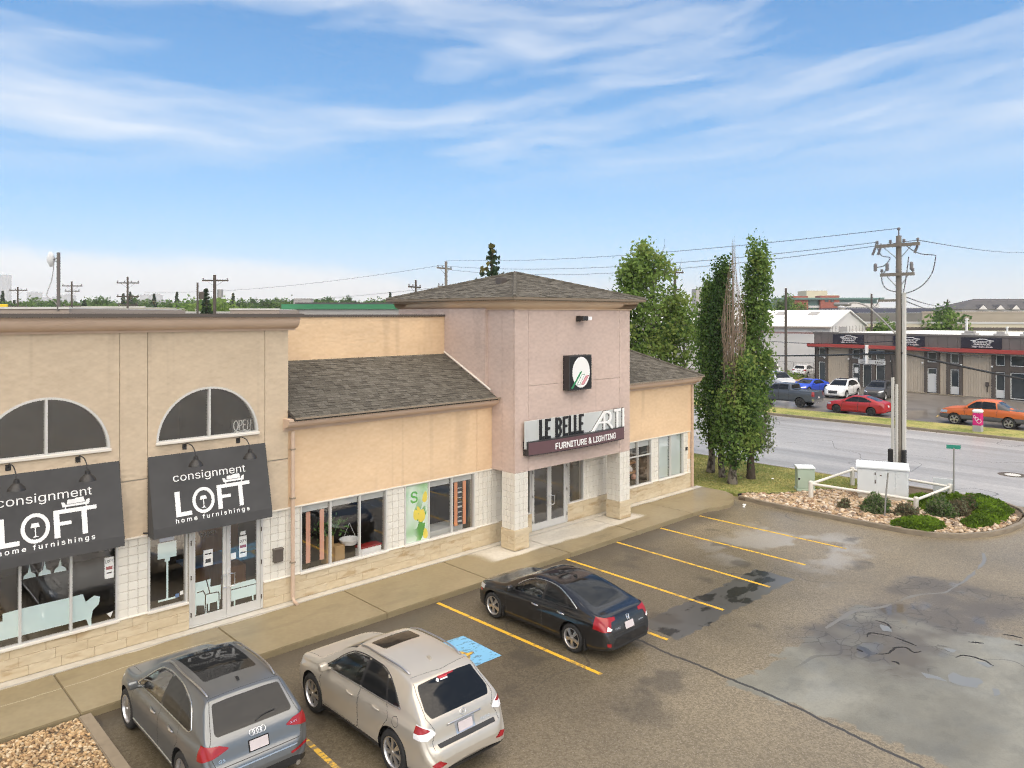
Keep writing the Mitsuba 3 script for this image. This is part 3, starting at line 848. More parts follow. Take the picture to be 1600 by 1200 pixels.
def poster_col(p, n, uv):
    g = smoothstep(1.0, 2.6, p.z + 0.5 * (p.x - 13.6))
    c = mix((0.28, 0.55, 0.22), (0.62, 0.72, 0.62), smoothstep(0.25, 0.75, fbm(p.x * 2.3, p.z * 1.7, 3.0, 2)))
    leaf = smoothstep(0.52, 0.56, fbm((p.x - p.z * 0.5) * 5.5, (p.z + p.x) * 1.6, 8.0, 2)) * smoothstep(13.45, 13.75, p.x + 0.25 * (p.z - 1.2)) * smoothstep(2.3, 1.6, p.z)
    return mix(c, (0.10, 0.34, 0.04), leaf)


P('poster_print', proc(poster_col), 0.4)
P('tulip_yellow', (0.74, 0.62, 0.07), 0.5)
P('poster_green', (0.13, 0.42, 0.08), 0.5)
put(pk, xz(sbox(13.21, .87, 14.07, 2.60), YW + 0.033, 0.002), 'poster_print')
put(numbered(WD + '__poster_letter'), on_wall(text_fit('S', 0.27, 0.36, 0.001, True), 13.42, YW + 0.0325, 2.05), 'poster_green')
for (cx, cz, w, h, r) in ((13.62, 1.68, .20, .34, 12), (13.84, 1.62, .26, .40, -10), (13.96, 2.18, .18, .34, -8), (13.98, 1.05, .18, .32, 5), (13.72, 1.82, .12, .25, 25)):
    t = np.linspace(0, 2 * np.pi, 24)
    g = Polygon(np.column_stack([w / 2 * np.cos(t) * (1 - 0.25 * np.sin(t)), h / 2 * np.sin(t)]))
    put(numbered(WD + '__poster_tulip'), xz(affinity.translate(affinity.rotate(g, r), cx, cz).intersection(sbox(13.21, .87, 14.07, 2.6)), YW + 0.0322, 0.0008), 'tulip_yellow')
inside('planter_bowl', cat(moved(lathe([(0.02, 0), (0.20, 0.02), (0.30, 0.17), (0.28, 0.18), (0.19, 0.05), (0.02, 0.04)], 20), (11.55, YW + 0.45, 1.12)), rod((11.33, YW + .45, 1.28), (11.55, YW + .45, 1.75), 0.006, 5), rod((11.77, YW + .45, 1.28), (11.55, YW + .45, 1.75), 0.006, 5)), 'decal_white', 40)
inside('display_stool', cat(bevel_box(11.0, 11.32, YW + .3, YW + .62, .75, 1.2, .02)), 'cardboard')
inside('display_box', bevel_box(10.78, 11.02, YW + .4, YW + .7, .7, 1.5, .01), 'cardboard')
inside('display_box', bevel_box(11.75, 12.45, YW + .15, YW + .45, .72, 1.0, .01), 'decal_white')
inside('display_box_lid', bevel_box(11.73, 12.47, YW + .13, YW + .47, 1.001, 1.05, .01), 'lamp_red')
inside('display_table', bevel_box(14.2, 15.7, YW + .3, YW + 1.0, .75, .95, .01), 'roller_blind')
lf = []
for k in range(220):
    c = np.array([10.95 + RNG.randn() * 0.28, YW + 0.5 + RNG.randn() * 0.1, 1.72 + RNG.randn() * 0.13])
    d = RNG.randn(2, 3) * 0.05
    lf.append(np.array([c, c + d[0], c + d[0] + d[1]]))
P('house_plant', (0.09, 0.20, 0.04), 0.5)
inside('house_plant', trimesh.Trimesh(np.vstack(lf), np.arange(660).reshape(-1, 3), process=False), 'house_plant')
inside('reception_desk', bevel_box(7.4, 9.0, YW + 1.6, YW + 2.5, 1.05, 1.12, .02), 'blue_table')
inside('shop_cabinet', bevel_box(8.35, 8.75, YW + 1.1, YW + 2.6, .2, 1.05, .02), 'brown_wood')
inside('shop_cabinet', bevel_box(8.0, 9.3, YW + 2.8, YW + 3.2, .2, 2.3, .02), 'brown_wood')
for a, b in ((26.14, 26.97), (27.03, 27.92)):
    inside('frosted_blind', box(a, b, YW + .12, YW + .125, .86, 2.62), 'frosted_film')
inside('display_shelf', bevel_box(23.0, 25.4, YW + .5, YW + .9, 1.2, 1.26, .01), 'brown_wood')
inside('display_shelf', bevel_box(23.0, 25.4, YW + .5, YW + .9, 1.6, 1.66, .01), 'brown_wood')
for k in range(9):
    r = RNG.uniform(.07, .13)
    inside('vase', moved(lathe([(.02, 0), (r, .02), (r * 1.2, .12), (r * .5, .22), (r * .6, .26)], 12), (23.2 + k * .26, YW + .65, 1.26 if k % 2 else .9)), ['cardboard', 'decal_white', 'salmon_board'][k % 3], 40)
for a, b in ((22.9, 23.74), (23.8, 24.66), (24.72, 25.57)):
    put(numbered(RB + '__roller_blind'), box(a, b, YW + .10, YW + .11, 2.36, 2.62), 'roller_blind')
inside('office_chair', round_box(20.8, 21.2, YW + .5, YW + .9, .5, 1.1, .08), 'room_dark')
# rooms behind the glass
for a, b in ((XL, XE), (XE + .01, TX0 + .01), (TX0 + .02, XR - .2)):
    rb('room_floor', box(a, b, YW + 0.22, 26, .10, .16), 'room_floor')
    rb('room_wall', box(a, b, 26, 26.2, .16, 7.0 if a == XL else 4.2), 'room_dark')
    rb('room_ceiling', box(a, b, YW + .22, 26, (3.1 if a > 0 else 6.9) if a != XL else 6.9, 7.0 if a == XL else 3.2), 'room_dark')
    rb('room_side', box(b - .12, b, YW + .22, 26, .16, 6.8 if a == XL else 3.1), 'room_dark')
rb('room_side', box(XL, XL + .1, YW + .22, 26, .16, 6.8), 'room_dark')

# --- upper walls
arches = []
for cx in (3.82, 7.305):
    t = np.linspace(0, np.pi, 40)
    arches.append(Polygon([(cx + 1.235 * math.cos(a), 4.77 + 1.235 * math.sin(a)) for a in t]))
holes = unary_union(arches)
top = 7.42
ys = YW - 0.06
cols = [XL, -5.2, -1.71, -1.11, 1.78, 2.38, 5.27, 5.87, 8.735, XE]
rb('wall', xz(sbox(XL, Z_HEAD, XE, 7.78).difference(holes.buffer(0.004)), ys + 0.04, 0.22), 'tile_joint')
pl = []
for a, b in zip(cols[:-1], cols[1:]):
    if b - a < 0.8:
        pl += [sbox(a, Z_HEAD, b, 3.96), sbox(a, 3.985, b, top)]
    else:
        pl.append(sbox(a, Z_HEAD, b, top).difference(holes))
panels(pl, ys, 0.05, 'stucco_beige', 0.014)
rb('ledge', bevel_box(XL, XE, ys - 0.012, ys + 0.03, Z_HEAD - 0.03, Z_HEAD + 0.012, .006), 'white_sill')
for cx, ar in zip((3.82, 7.305), arches):
    w = numbered(RB + '__arched_window')
    inner = ar.buffer(-0.035)
    half = sbox(cx - .025, 4.7, cx + .025, 6.2)
    put(w + '__frame', xz(ar.buffer(0.014).difference(inner.difference(half)), ys - 0.02, 0.13), 'window_frame')
    for q in polys(inner.difference(half)):
        c = np.array(q.buffer(.004).simplify(.003).exterior.coords)[:-1]
        tri = trimesh.creation.triangulate_polygon(Polygon(c), engine='earcut')
        v = np.column_stack([tri[0][:, 0], np.full(len(tri[0]), ys + .06), tri[0][:, 1]])
        put(numbered(w + '__pane'), trimesh.Trimesh(v, tri[1], process=False), 'pane_glass')
    put(w + '__sill', bevel_box(cx - 1.27, cx + 1.27, ys - .06, ys - .021, 4.72, 4.785, .008), 'white_sill')
# neon sign in the right arch
op = numbered(RB + '__arched_window_001__open_sign')
NEON = [[(0.10 * math.cos(t), 0.12 * math.sin(t)) for t in np.linspace(0, 2 * np.pi, 16)], [(.15, -.12), (.15, .12), (.26, .12), (.29, .06), (.26, 0), (.16, 0)], [(.48, .12), (.34, .12), (.34, -.12), (.48, -.12)], [(.34, 0), (.46, 0)], [(.54, -.12), (.54, .12), (.70, -.12), (.70, .12)]]
P('neon_tube', (0.55, 0.55, 0.53), 0.3)
put(op, cat(*[tube([(8.0 + x * 0.56, ys + .08, 4.98 + z) for x, z in s], .010, 6) for s in NEON], tube([(7.96, ys + .08, 4.83), (8.4, ys + .08, 4.83)], .008, 6)), 'neon_tube')
put(op.replace('open_sign', 'sign_board'), box(7.90, 8.46, ys + .10, ys + .12, 4.79, 5.13), 'decal_black')

# cornice of the tall part
def cornice(prof, x0, x1, mat, name='cornice', end=None):
    m = profile_x(prof, x0, x1)
    rb(name, m, mat, smooth=35)


def cove(y0, z0, y1, z1, n=10):
    """an ogee-like curve from the wall (y0,z0) up and out to (y1,z1)"""
    t = np.linspace(0, 1, n)
    return [(y0 + (y1 - y0) * (1 - math.cos(a * math.pi / 2)), z0 + (z1 - z0) * math.sin(a * math.pi / 2) ** 1.0) for a in t]


def roll(y0, z0, y1, z1, n=10):
    t = np.linspace(0, 1, n)
    return [(y0 + (y1 - y0) * math.sin(a * math.pi / 2), z0 + (z1 - z0) * (1 - math.cos(a * math.pi / 2))) for a in t]


cornice([(ys + .05, 7.38), (ys - .05, 7.38), (ys - .05, 7.43)] + roll(ys - .07, 7.44, ys - .30, 7.68) + [(ys - .33, 7.69), (ys - .33, 7.73), (ys + .05, 7.73)], XL, XE + .18, 'cornice_tan')
rb('roof_edge', cat(box(XL, XE + .24, ys - .40, ys + .25, 7.73, 7.815)), 'metal_flashing')
rb('flat_roof', box(XL, XE, ys + .25, 30, 7.0, 7.2), 'flat_roof')
rb('wall', box(XE - .1, XE, ys + .2, 30, 2.7, 7.6), 'stucco_beige')
rb('roof_edge', box(XE - .2, XE + .1, ys + .25, 30, 7.6, 7.72), 'metal_flashing')

# --- middle part: yellow wall, eave, shingled slope, parapet behind
ym = YW - 0.03
rb('wall', xz(sbox(XE, Z_HEAD, TX0 + .02, 5.0), ym + .03, .2), 'tile_joint')
panels([sbox(XE, Z_HEAD, 16.03, Z_EAVE + .1), sbox(16.03, Z_HEAD, TX0, Z_EAVE + .1)], ym, .04, 'stucco_yellow')
rb('ledge', bevel_box(XE, TX0 - .002, ym - .02, ym + .03, Z_HEAD - .03, Z_HEAD + .012, .006), 'white_sill')
EV = [(ym + .05, 4.71), (ym - .05, 4.71), (ym - .05, 4.755), (ym - .10, 4.76), (ym - .10, 4.80)] + roll(ym - .12, 4.805, ym - .36, 4.98) + [(ym - .39, 4.99), (ym - .39, 5.045), (ym + .05, 5.045)]
cornice(EV, 9.24, TX0 - .005, 'cornice_tan')
Y0, Z0, Y1, Z1 = ym - .43, 5.05, 20.9, 6.40


def shingles(x_at, y0, z0, y1, z1, store, tab=0.23, expo=0.125):
    """rows of shingle tabs on the slope from (y0,z0) to (y1,z1); x_at(t) gives the two ends of the row at t in 0..1"""
    L = math.hypot(y1 - y0, z1 - z0)
    n = int(L / expo)
    dy, dz = (y1 - y0) / L, (z1 - z0) / L
    for r in range(n):
        s0, s1 = r * expo, min((r + 1) * expo + .03, L)
        a, b = x_at(r / n)
        x = a - RNG.uniform(0, tab)
        while x < b:
            w = tab * RNG.uniform(0.75, 1.2)
            xa, xb = max(x, a), min(x + w - .006, b)
            x += w
            if xb - xa < .03:
                continue
            lift = RNG.choice([.010, .014, .022])
            th = .006
            p = []
            for xx in (xa, xb):
                for s, h in ((s0, lift), (s1, .004)):
                    for k in (0, th + (lift if False else 0)):
                        p.append((xx, y0 + dy * s - dz * (h + k), z0 + dz * s + dy * (h + k)))
            p = np.array(p)
            f = [[0, 1, 3], [0, 3, 2], [4, 6, 7], [4, 7, 5], [0, 4, 5], [0, 5, 1], [2, 3, 7], [2, 7, 6], [1, 5, 7], [1, 7, 3], [0, 2, 6], [0, 6, 4]]
            m = trimesh.Trimesh(p, f, process=False)
            store.append((m, int(RNG.choice([0, 0, 1, 2, 3, 1]))))


def roof_pieces(root, store, limit=300):
    st = sorted(store, key=lambda t: np.linalg.norm(t[0].bounds.mean(0) - [0, 0, CAM_H]))
    for m, v in st[:limit]:
        put(numbered(root + '__shingle'), m, f'shingle_{v}')
    by = {}
    for m, v in st[limit:]:
        by.setdefault(v, []).append(m)
    for v, ms in by.items():
        k = numbered(root + '__shingle_field')
        put(k, cat(ms), f'shingle_{v}')
        labels[k] = {'kind': 'stuff'}


def slope_slab(pts, th=.05):
    """a thin solid under four (or three) corners"""
    p = np.array(pts, float)
    return trimesh.convex.convex_hull(np.vstack([p, p - [0, 0, th]]))


R1 = rb('roof', slope_slab([(XE - .02, Y0, Z0), (TX0 - .12, Y0, Z0), (TX0 - .12, Y1, Z1), (XE - .02, Y1, Z1)]), 'roof_underlay')
ST = []
shingles(lambda t: (XE, TX0 - .14), Y0 - .01, Z0, Y1, Z1, ST)
roof_pieces(R1, ST)
rb('step_flashing', tube([(TX0 - .14, Y0 + .35, Z0 + .25), (TX0 - .14, Y1, Z1 + .08)], .03, 6), 'white_sill')
rb('gutter', cat(box(XE, TX0 - .01, Y0 - .03, Y0 + .02, Z0 - .012, Z0 + .03)), 'gutter_brown')
rb('wall', box(XE - .05, TX0 + .1, Y1, Y1 + .25, 6.0, 7.72), 'stucco_yellow')
rb('roof_edge', box(XE + .1, TX0 - .13, Y1 - .05, Y1 + .30, 7.72, 7.795), 'metal_flashing')
rb('downspout', cat(bevel_box(9.43, 9.52, ys - .12, ys - .04, .28, 4.70, .01), tube([(9.475, ys - .08, .30), (9.475, ys - .16, .20), (9.47, ys - .34, .18)], .04, 8)), 'cornice_tan')
for zz in (1.2, 2.9, 4.2):
    rb('pipe_strap', box(9.41, 9.54, ys - .128, ys - .02, zz, zz + .04), 'gutter_brown')

# --- tower
tz = 8.0
SIDE_Y = 18.72
rb('wall', cat(xz(sbox(TX0 + .03, Z_HEAD + .02, TX1 - .03, tz), YT + .04, .2), yz(sbox(YT + .05, Z_HEAD + .02, SIDE_Y, tz), TX0 + .04, .2), yz(sbox(YT + .05, Z_HEAD + .02, 23.6, tz), TX1 - .24, .2)), 'tile_joint')
panels([sbox(TX0, Z_HEAD, TX0 + .61, tz), sbox(TX0 + .61, Z_HEAD, 22.10, 5.45), sbox(TX0 + .61, 5.45, 22.10, tz), sbox(22.10, Z_HEAD, TX1, tz)], YT, .05, 'stucco_pink')
for a, b in ((YT + .052, 18.03), (18.03, SIDE_Y)):
    rb('stucco_panel', yz(sbox(a, Z_HEAD, b, tz).buffer(-.006, join_style=2), TX0, .05), 'stucco_pink')
rb('stucco_panel', yz(sbox(SIDE_Y, 4.6, 23.7, tz), TX0 - .13, .16), 'stucco_pink')
rb('soffit', box(TX0 + .03, TX1 - .03, YT + .05, YW + .1, Z_HEAD + .005, Z_HEAD + .03), 'stucco_pink')
TYB = 23.68
def ring_prof(prof):
    """(outward, z) profile run round the tower's four sides, mitred"""
    pr = np.array(prof)
    rings = []
    for o, z in pr:
        rings.append([(TX0 - o, YT - o, z), (TX1 + o, YT - o, z), (TX1 + o, TYB + o, z), (TX0 - o, TYB + o, z)])
    v = np.array(rings).reshape(-1, 3)
    f = []
    n = len(pr)
    for i in range(n - 1):
        for j in range(4):
            a, b, c, d = i * 4 + j, i * 4 + (j + 1) % 4, (i + 1) * 4 + (j + 1) % 4, (i + 1) * 4 + j
            f += [[a, b, c], [a, c, d]]
    return trimesh.Trimesh(v, f, process=False)


rb('cornice', ring_prof([(0, 7.955), (.055, 7.955), (.055, 7.995)] + [(o, z) for o, z in [(-(p[0]), p[1]) for p in roll(-.065, 8.0, -.21, 8.20)]] + [(.245, 8.205), (.245, 8.25), (0, 8.25)]), 'cornice_gold', smooth=35)
rb('fascia', ring_prof([(.2, 8.25), (.37, 8.25), (.37, 8.27)]), 'gutter_brown')
rb('gutter', ring_prof([(.36, 8.272), (.43, 8.275), (.445, 8.35), (.425, 8.352), (.36, 8.30)]), 'gutter_brown')
ex0, ex1, ey0, ey1, ez = TX0 - .42, TX1 + .42, YT - .42, TYB + .42, 8.345
ax_, ay_, az_ = (TX0 + TX1) / 2, (YT + TYB) / 2, 9.36
R2 = rb('roof', trimesh.convex.convex_hull(np.array([(ex0, ey0, ez), (ex1, ey0, ez), (ex1, ey1, ez), (ex0, ey1, ez), (ax_, ay_, az_)])), 'roof_underlay')
ST = []
shingles(lambda t: (ex0 + (ax_ - ex0) * t + .02, ex1 + (ax_ - ex1) * t - .02), ey0, ez, ay_, az_, ST)
ST2 = []
shingles(lambda t: (-(ey1 + (ay_ - ey1) * t) + .02, -(ey0 + (ay_ - ey0) * t) - .02), ex0, ez, ax_, az_, ST2)
for m, v in ST2:                                                            # built facing -Y, turned to face -X
    q = m.vertices.copy()
    m.vertices = np.column_stack([q[:, 1], -q[:, 0], q[:, 2]])
    ST.append((m, v))
roof_pieces(R2, ST)
for c in ((ex0, ey0), (ex1, ey0), (ex0, ey1)):
    a, b = np.array([*c, ez + .02]), np.array([ax_, ay_, az_ + .02])
    n = 16
    for k in range(n):
        put(numbered(R2 + '__hip_shingle'), cat(tube([a + (b - a) * (k / n), a + (b - a) * ((k + 1.15) / n) - [0, 0, .012]], .075, 6)), f'shingle_{k % 2 + 1}')
rb('roof_vent', cat(bevel_box(18.0, 18.3, 19.5, 19.8, 8.85, 9.12, .02)), 'metal_flashing')

# --- right part
rb('wall', xz(sbox(TX1 - .02, Z_HEAD, XR - .03, 5.0), ym + .03, .2), 'tile_joint')
panels([sbox(TX1, Z_HEAD, XR, Z_EAVE + .1)], ym, .04, 'stucco_yellow')
rb('ledge', bevel_box(TX1, XR, ym - .02, ym + .03, Z_HEAD - .03, Z_HEAD + .012, .006), 'white_sill')
rb('wall', yz(sbox(YW, 0, 30, 4.9), XR - .25, .25), 'stucco_yellow')
cornice(EV, TX1 + .005, XR + .30, 'cornice_tan')
rx1 = XR + .37
R3 = rb('roof', trimesh.convex.convex_hull(np.array([(TX1, Y0, Z0), (rx1, Y0, Z0), (TX1, 25, Z0), (rx1, 25, Z0), (rx1 - 2.75, Y1, Z1), (TX1, Y1, Z1), (TX1, 23.0, Z1), (rx1 - 2.75, 23.0, Z1)])), 'roof_underlay')
ST = []
shingles(lambda t: (TX1 + .02, rx1 - 2.75 * t), Y0 - .01, Z0, Y1, Z1, ST)
roof_pieces(R3, ST)
for k in range(14):
    a, b = np.array([rx1, Y0, Z0 + .02]), np.array([rx1 - 2.75, Y1, Z1 + .02])
    put(numbered(R3 + '__hip_shingle'), tube([a + (b - a) * (k / 14), a + (b - a) * ((k + 1.1) / 14)], .07, 6), f'shingle_{k % 2 + 1}')
rb('gutter', box(TX1 + .02, rx1, Y0 - .03, Y0 + .02, Z0 - .012, Z0 + .03), 'gutter_brown')
rb('downspout', cat(bevel_box(28.50, 28.60, ym - .10, ym - .01, .2, 4.70, .01)), 'cornice_tan')
rb('roof_edge', box(TX1, XR - 2.6, Y1 + .6, Y1 + .9, 6.2, 6.45), 'metal_flashing')
rb('alarm_box', bevel_box(28.12, 28.24, YW - .05, YW - .002, 1.84, 1.98, .01), 'decal_black')
# mailbox, key switch
rb('mailbox', cat(bevel_box(8.97, 9.22, YW - .13, YW - .002, 1.30, 1.62, .015), bevel_box(8.96, 9.23, YW - .14, YW - .002, 1.60, 1.66, .012)), 'metal_flashing')

# ------------------------------------------------------------------ awnings with their lettering, gooseneck lamps
AY0, AY1, AZ0, AZ1, AV = ys - .005, 18.09, 4.47, 2.86, 2.63


def ring_poly(cx, cy, rx, ry, w):
    t = np.linspace(0, 2 * np.pi, 48)
    o = Polygon(np.column_stack([cx + rx * np.cos(t), cy + ry * np.sin(t)]))
    return o.difference(Polygon(np.column_stack([cx + (rx - w) * np.cos(t), cy + (ry - w) * np.sin(t)])))


def awning(cx, label):
    a = thing('awning', label, 'awning', 'awnings over the shop windows')
    x0, x1 = cx - 1.435, cx + 1.435
    prof = [(AY0, AZ0), (AY1, AZ1), (AY1 - .012, AV), (AY1 + .0, AV - .004), (AY1 + .02, AZ1 - .02), (AY0, AZ0 - .03)]
    part(a, 'canopy', cat(profile_x(prof, x0, x1), profile_x([(AY0, AZ0 - .01), (AY1 + .004, AZ1), (AY1 + .004, AV), (AY0, AV)], x0 - .002, x0 + .012), profile_x([(AY0, AZ0 - .01), (AY1 + .004, AZ1), (AY1 + .004, AV), (AY0, AV)], x1 - .012, x1 + .002)), 'awning_cloth')
    part(a, 'frame_bar', cat(rod((x0 - .10, AY0 + .02, 2.72), (x0 + .02, AY0 - .1, 2.72), .02, 6), rod((x1 + .12, AY0 + .02, 2.72), (x1 - .02, AY0 - .1, 2.72), .02, 6)), 'lamp_black')
    sl = math.hypot(AZ0 - AZ1, AY0 - AY1)
    up = np.array([0, (AY0 - AY1) / sl, (AZ0 - AZ1) / sl])
    nn = np.array([0, -up[2], up[1]])

    def lay(m, u=0.0, z=0.0, h=.004):
        """mesh in the xy plane (u from the awning's middle, world z) laid on the slope"""
        m = m.copy()
        v = m.vertices.copy()
        s = (v[:, 1] + z - AZ1) / up[2]
        m.vertices = np.array([cx, AY1, AZ1]) + np.outer(v[:, 0] + u, [1, 0, 0]) + np.outer(s, up) + np.outer(v[:, 2] + h, nn)
        return m
    k = part(a, 'lettering', lay(text_fit('consignment', 1.76, .235, .004), -.92, 3.785), 'lettering_white')
    P_ = lambda g: lay(prism(g, .004))
    part(a, 'lettering', P_(unary_union([sbox(-.915, 3.04, -.80, 3.605), sbox(-.915, 3.04, -.55, 3.135)])), 'lettering_white')
    part(a, 'lettering', P_(ring_poly(-.257, 3.328, .265, .298, .075)), 'lettering_white')
    part(a, 'lettering', P_(unary_union([sbox(.08, 3.055, .19, 3.615), sbox(.08, 3.53, .91, 3.615), sbox(.08, 3.295, .41, 3.37)])), 'lettering_white')
    part(a, 'lettering', P_(sbox(.61, 3.05, .715, 3.54)), 'lettering_white')
    part(a, 'lettering', lay(text_fit('h o m e   f u r n i s h i n g s', 1.78, .135, .004, True), -.935, 2.875), 'lettering_white')
    part(a, 'lamp_emblem', P_(unary_union([Polygon([(-.345, 3.345), (-.175, 3.345), (-.20, 3.43), (-.32, 3.43)]), sbox(-.27, 3.17, -.25, 3.35), Polygon([(-.32, 3.15), (-.20, 3.15), (-.25, 3.18), (-.27, 3.18)])])), 'lettering_white')
    part(a, 'sofa_emblem', P_(unary_union([Polygon([(.235, 3.76), (.30, 3.75), (.32, 3.70), (.70, 3.70), (.72, 3.75), (.79, 3.77), (.77, 3.655), (.26, 3.655)]), Polygon([(.34, 3.71), (.36, 3.80), (.50, 3.795), (.51, 3.815), (.67, 3.82), (.69, 3.71)]), sbox(.30, 3.615, .325, 3.66), sbox(.70, 3.615, .725, 3.66)])), 'lettering_white')
    return a


awning(3.82, 'charcoal sign awning over the wide window with sofa decals, left one of two')
awning(7.305, 'charcoal sign awning over the double door with the number 16852')
for x, lab in ((3.13, 'black gooseneck sign lamp over the left awning, nearer the picture edge'), (4.42, 'black gooseneck sign lamp over the right half of the left awning'),
               (6.70, 'black gooseneck sign lamp over the left half of the awning above the door'), (8.02, 'black gooseneck sign lamp over the right half of the awning above the door')):
    g = thing('sign_lamp', lab, 'lamp', 'gooseneck lamps over the awnings')
    part(g, 'wall_plate', bevel_box(x - .05, x + .05, ys - .02, ys, 4.55, 4.68, .005), 'lamp_black')
    hx, hy, hz = x + .04, ys - .62, 4.27
    part(g, 'arm', tube(spline([(x, ys - .01, 4.62), (x, ys - .18, 4.72), (x + .02, ys - .40, 4.70), (x + .035, ys - .56, 4.58), (hx, hy, hz + .16)], 20), .013, 8), 'lamp_black', True)
    part(g, 'shade', moved(lathe([(.03, .20), (.05, .19), (.055, .12), (.085, .10), (.15, .02), (.165, -.03), (.155, -.03), (.08, .06), (.0, .08)], 24), (hx, hy, hz)), 'lamp_black', 40)

# ------------------------------------------------------------------ signs on the tower
P('sign_silver', proc(lambda p, n, uv: mix((0.46, 0.48, 0.47), (0.60, 0.62, 0.61), fbm(p.x * 1.3, 1.0, p.z * 0.8, 3))), 0.35, metallic=0.15)
P('sign_purple', (0.115, 0.062, 0.070), 0.35)
P('sign_dark', (0.028, 0.026, 0.027), 0.4)
P('sign_black', (0.010, 0.010, 0.011), 0.35)
P('sign_green', (0.03, 0.22, 0.09), 0.4)
P('sign_pink', (0.62, 0.30, 0.33), 0.4)
ls = thing('shop_sign', 'silver name sign with black and white letters above the entrance', 'sign')
yf = 17.25
part(ls, 'backboard', cat(bevel_box(16.98, 22.16, yf + .0, yf + .05, 3.43, 4.33, .006)), 'sign_silver')
part(ls, 'bracket', cat(*[box(x, x + .06, yf + .05, YT, z, z + .06) for x in (17.3, 19.5, 21.8) for z in (3.6, 4.15)]), 'sign_dark')


def blk(s):
    w, h, st = s
    return w


def letter_E(x, w, z0, z1, s=.085):
    hb = .085
    return unary_union([sbox(x, z0, x + s * 1.25, z1), sbox(x, z0, x + w, z0 + hb), sbox(x, z1 - hb, x + w, z1), sbox(x, (z0 + z1) / 2 - hb / 2, x + w * .88, (z0 + z1) / 2 + hb / 2)])


def letter_L(x, w, z0, z1, s=.085):
    return unary_union([sbox(x, z0, x + s * 1.25, z1), sbox(x, z0, x + w, z0 + .105)])


zl0, zl1 = 3.665, 4.33
Bp = unary_union([sbox(18.40, zl0, 18.51, zl1)] + [ring_poly(18.52, zz, .19, .185, .10).intersection(sbox(18.50, 3, 19, 5)) for zz in (zl0 + .185, zl1 - .185)] + [sbox(18.40, z, 18.53, z + .085) for z in (zl0, zl1 - .085, (zl0 + zl1) / 2 - .042)])
for g in (letter_L(17.63, .24, zl0, zl1), letter_E(17.91, .25, zl0, zl1), Bp, letter_E(18.77, .24, zl0, zl1), letter_L(19.06, .24, zl0, zl1), letter_L(19.34, .23, zl0, zl1), letter_E(19.60, .23, zl0, zl1)):
    part(ls, 'black_letter', xz(g, yf - .035, .03), 'sign_black')
st_ = lambda pts, w=.045: LineString(pts).buffer(w, cap_style=2, join_style=2)
arc = [(21.10 + .20 * math.cos(t), 4.09 + .185 * math.sin(t)) for t in np.linspace(np.pi / 2, -np.pi / 2, 12)]
A_ = unary_union([st_([(20.12, 3.60), (20.30, 3.64), (20.95, 4.28)]), st_([(20.93, 4.30), (20.93, 3.66)]), st_([(20.55, 3.93), (20.95, 3.93)], .035)])
R_ = unary_union([st_([(20.93, 4.275), (21.10, 4.275)]), st_(arc), st_([(20.93, 3.92), (21.12, 3.92)]), st_([(21.14, 3.92), (21.40, 3.66)])])
for g in (unary_union([A_, R_]), unary_union([st_([(21.50, 4.295), (21.86, 4.295)]), st_([(21.68, 4.28), (21.68, 3.66)])]), st_([(22.03, 4.34), (22.03, 3.66)])):
    part(ls, 'white_letter', xz(g, yf - .06, .05), 'lettering_white')
    part(ls, 'letter_edge', xz(g.buffer(.018, join_style=2), yf - .012, .01), 'sign_dark')
fs = thing('shop_sign', 'dark purple curved sign box below the silver one, white words', 'sign')
n = 25
tt = np.linspace(-1, 1, n)
cxs = (17.06 + 22.02) / 2
half = (22.02 - 17.06) / 2
front = [(cxs + half * t, 17.16 - .15 * (1 - t * t)) for t in tt]
part(fs, 'face', xy(Polygon(front + [(p[0], p[1] + .03) for p in reversed(front)]), 3.235, 3.635), 'sign_purple', smooth=30)
body_ = Polygon([(p[0], p[1] + .012) for p in front] + [(22.02, 17.41), (17.06, 17.41)])
part(fs, 'case', cat(xy(body_, 3.635, 3.665), xy(body_, 3.205, 3.235), box(17.055, 17.09, 17.165, 17.41, 3.21, 3.66), box(21.99, 22.025, 17.165, 17.41, 3.21, 3.66)), 'sign_dark')
tx = text_fit('FURNITURE & LIGHTING', 3.24, .215, .02, True)
v = tx.vertices.copy()
X = 18.20 + v[:, 0]
t_ = (X - cxs) / half
tx.vertices = np.column_stack([X, 17.16 - .15 * (1 - t_ ** 2) - .008 - v[:, 2] * .5, 3.305 + v[:, 1]])
tx.invert()
part(fs, 'lettering', tx, 'lettering_white')
cs = thing('logo_sign', 'square black box sign with a white disc high on the tower', 'sign')
part(cs, 'case', bevel_box(18.97, 20.15, 17.12, YT, 5.19, 6.39, .015), 'sign_dark')
part(cs, 'panel', xz(sbox(19.02, 5.24, 20.10, 6.34), 17.115, .004), 'sign_black')
t = np.linspace(0, 2 * np.pi, 60)
part(cs, 'disc', xz(Polygon(np.column_stack([19.57 + .45 * np.cos(t), 5.80 + .53 * np.sin(t)])), 17.108, .008), 'lettering_white')
part(cs, 'stripe', xz(Polygon([(19.04, 5.26), (19.13, 5.26), (19.62, 5.83), (19.53, 5.83)]), 17.100, .01), 'sign_green', label='green slanted stripe')
for x0, mt, hh in ((19.36, 'lettering_white', 5.72), (19.58, 'sign_pink', 5.66)):
    q = Polygon([(x0, 5.38), (x0 + .12, 5.38), (x0 + .37, hh), (x0 + .25, hh)])
    part(cs, 'stripe_edge', xz(q.buffer(.014, join_style=2).difference(q), 17.101, .006), 'sign_green' if mt == 'lettering_white' else 'lamp_red')
    part(cs, 'stripe', xz(q, 17.100, .006), mt)
fl = thing('flood_lamp', 'small dark floodlight high on the tower front', 'lamp')
part(fl, 'bracket', box(19.66, 19.76, YT - .12, YT, 7.55, 7.75), 'lamp_black')
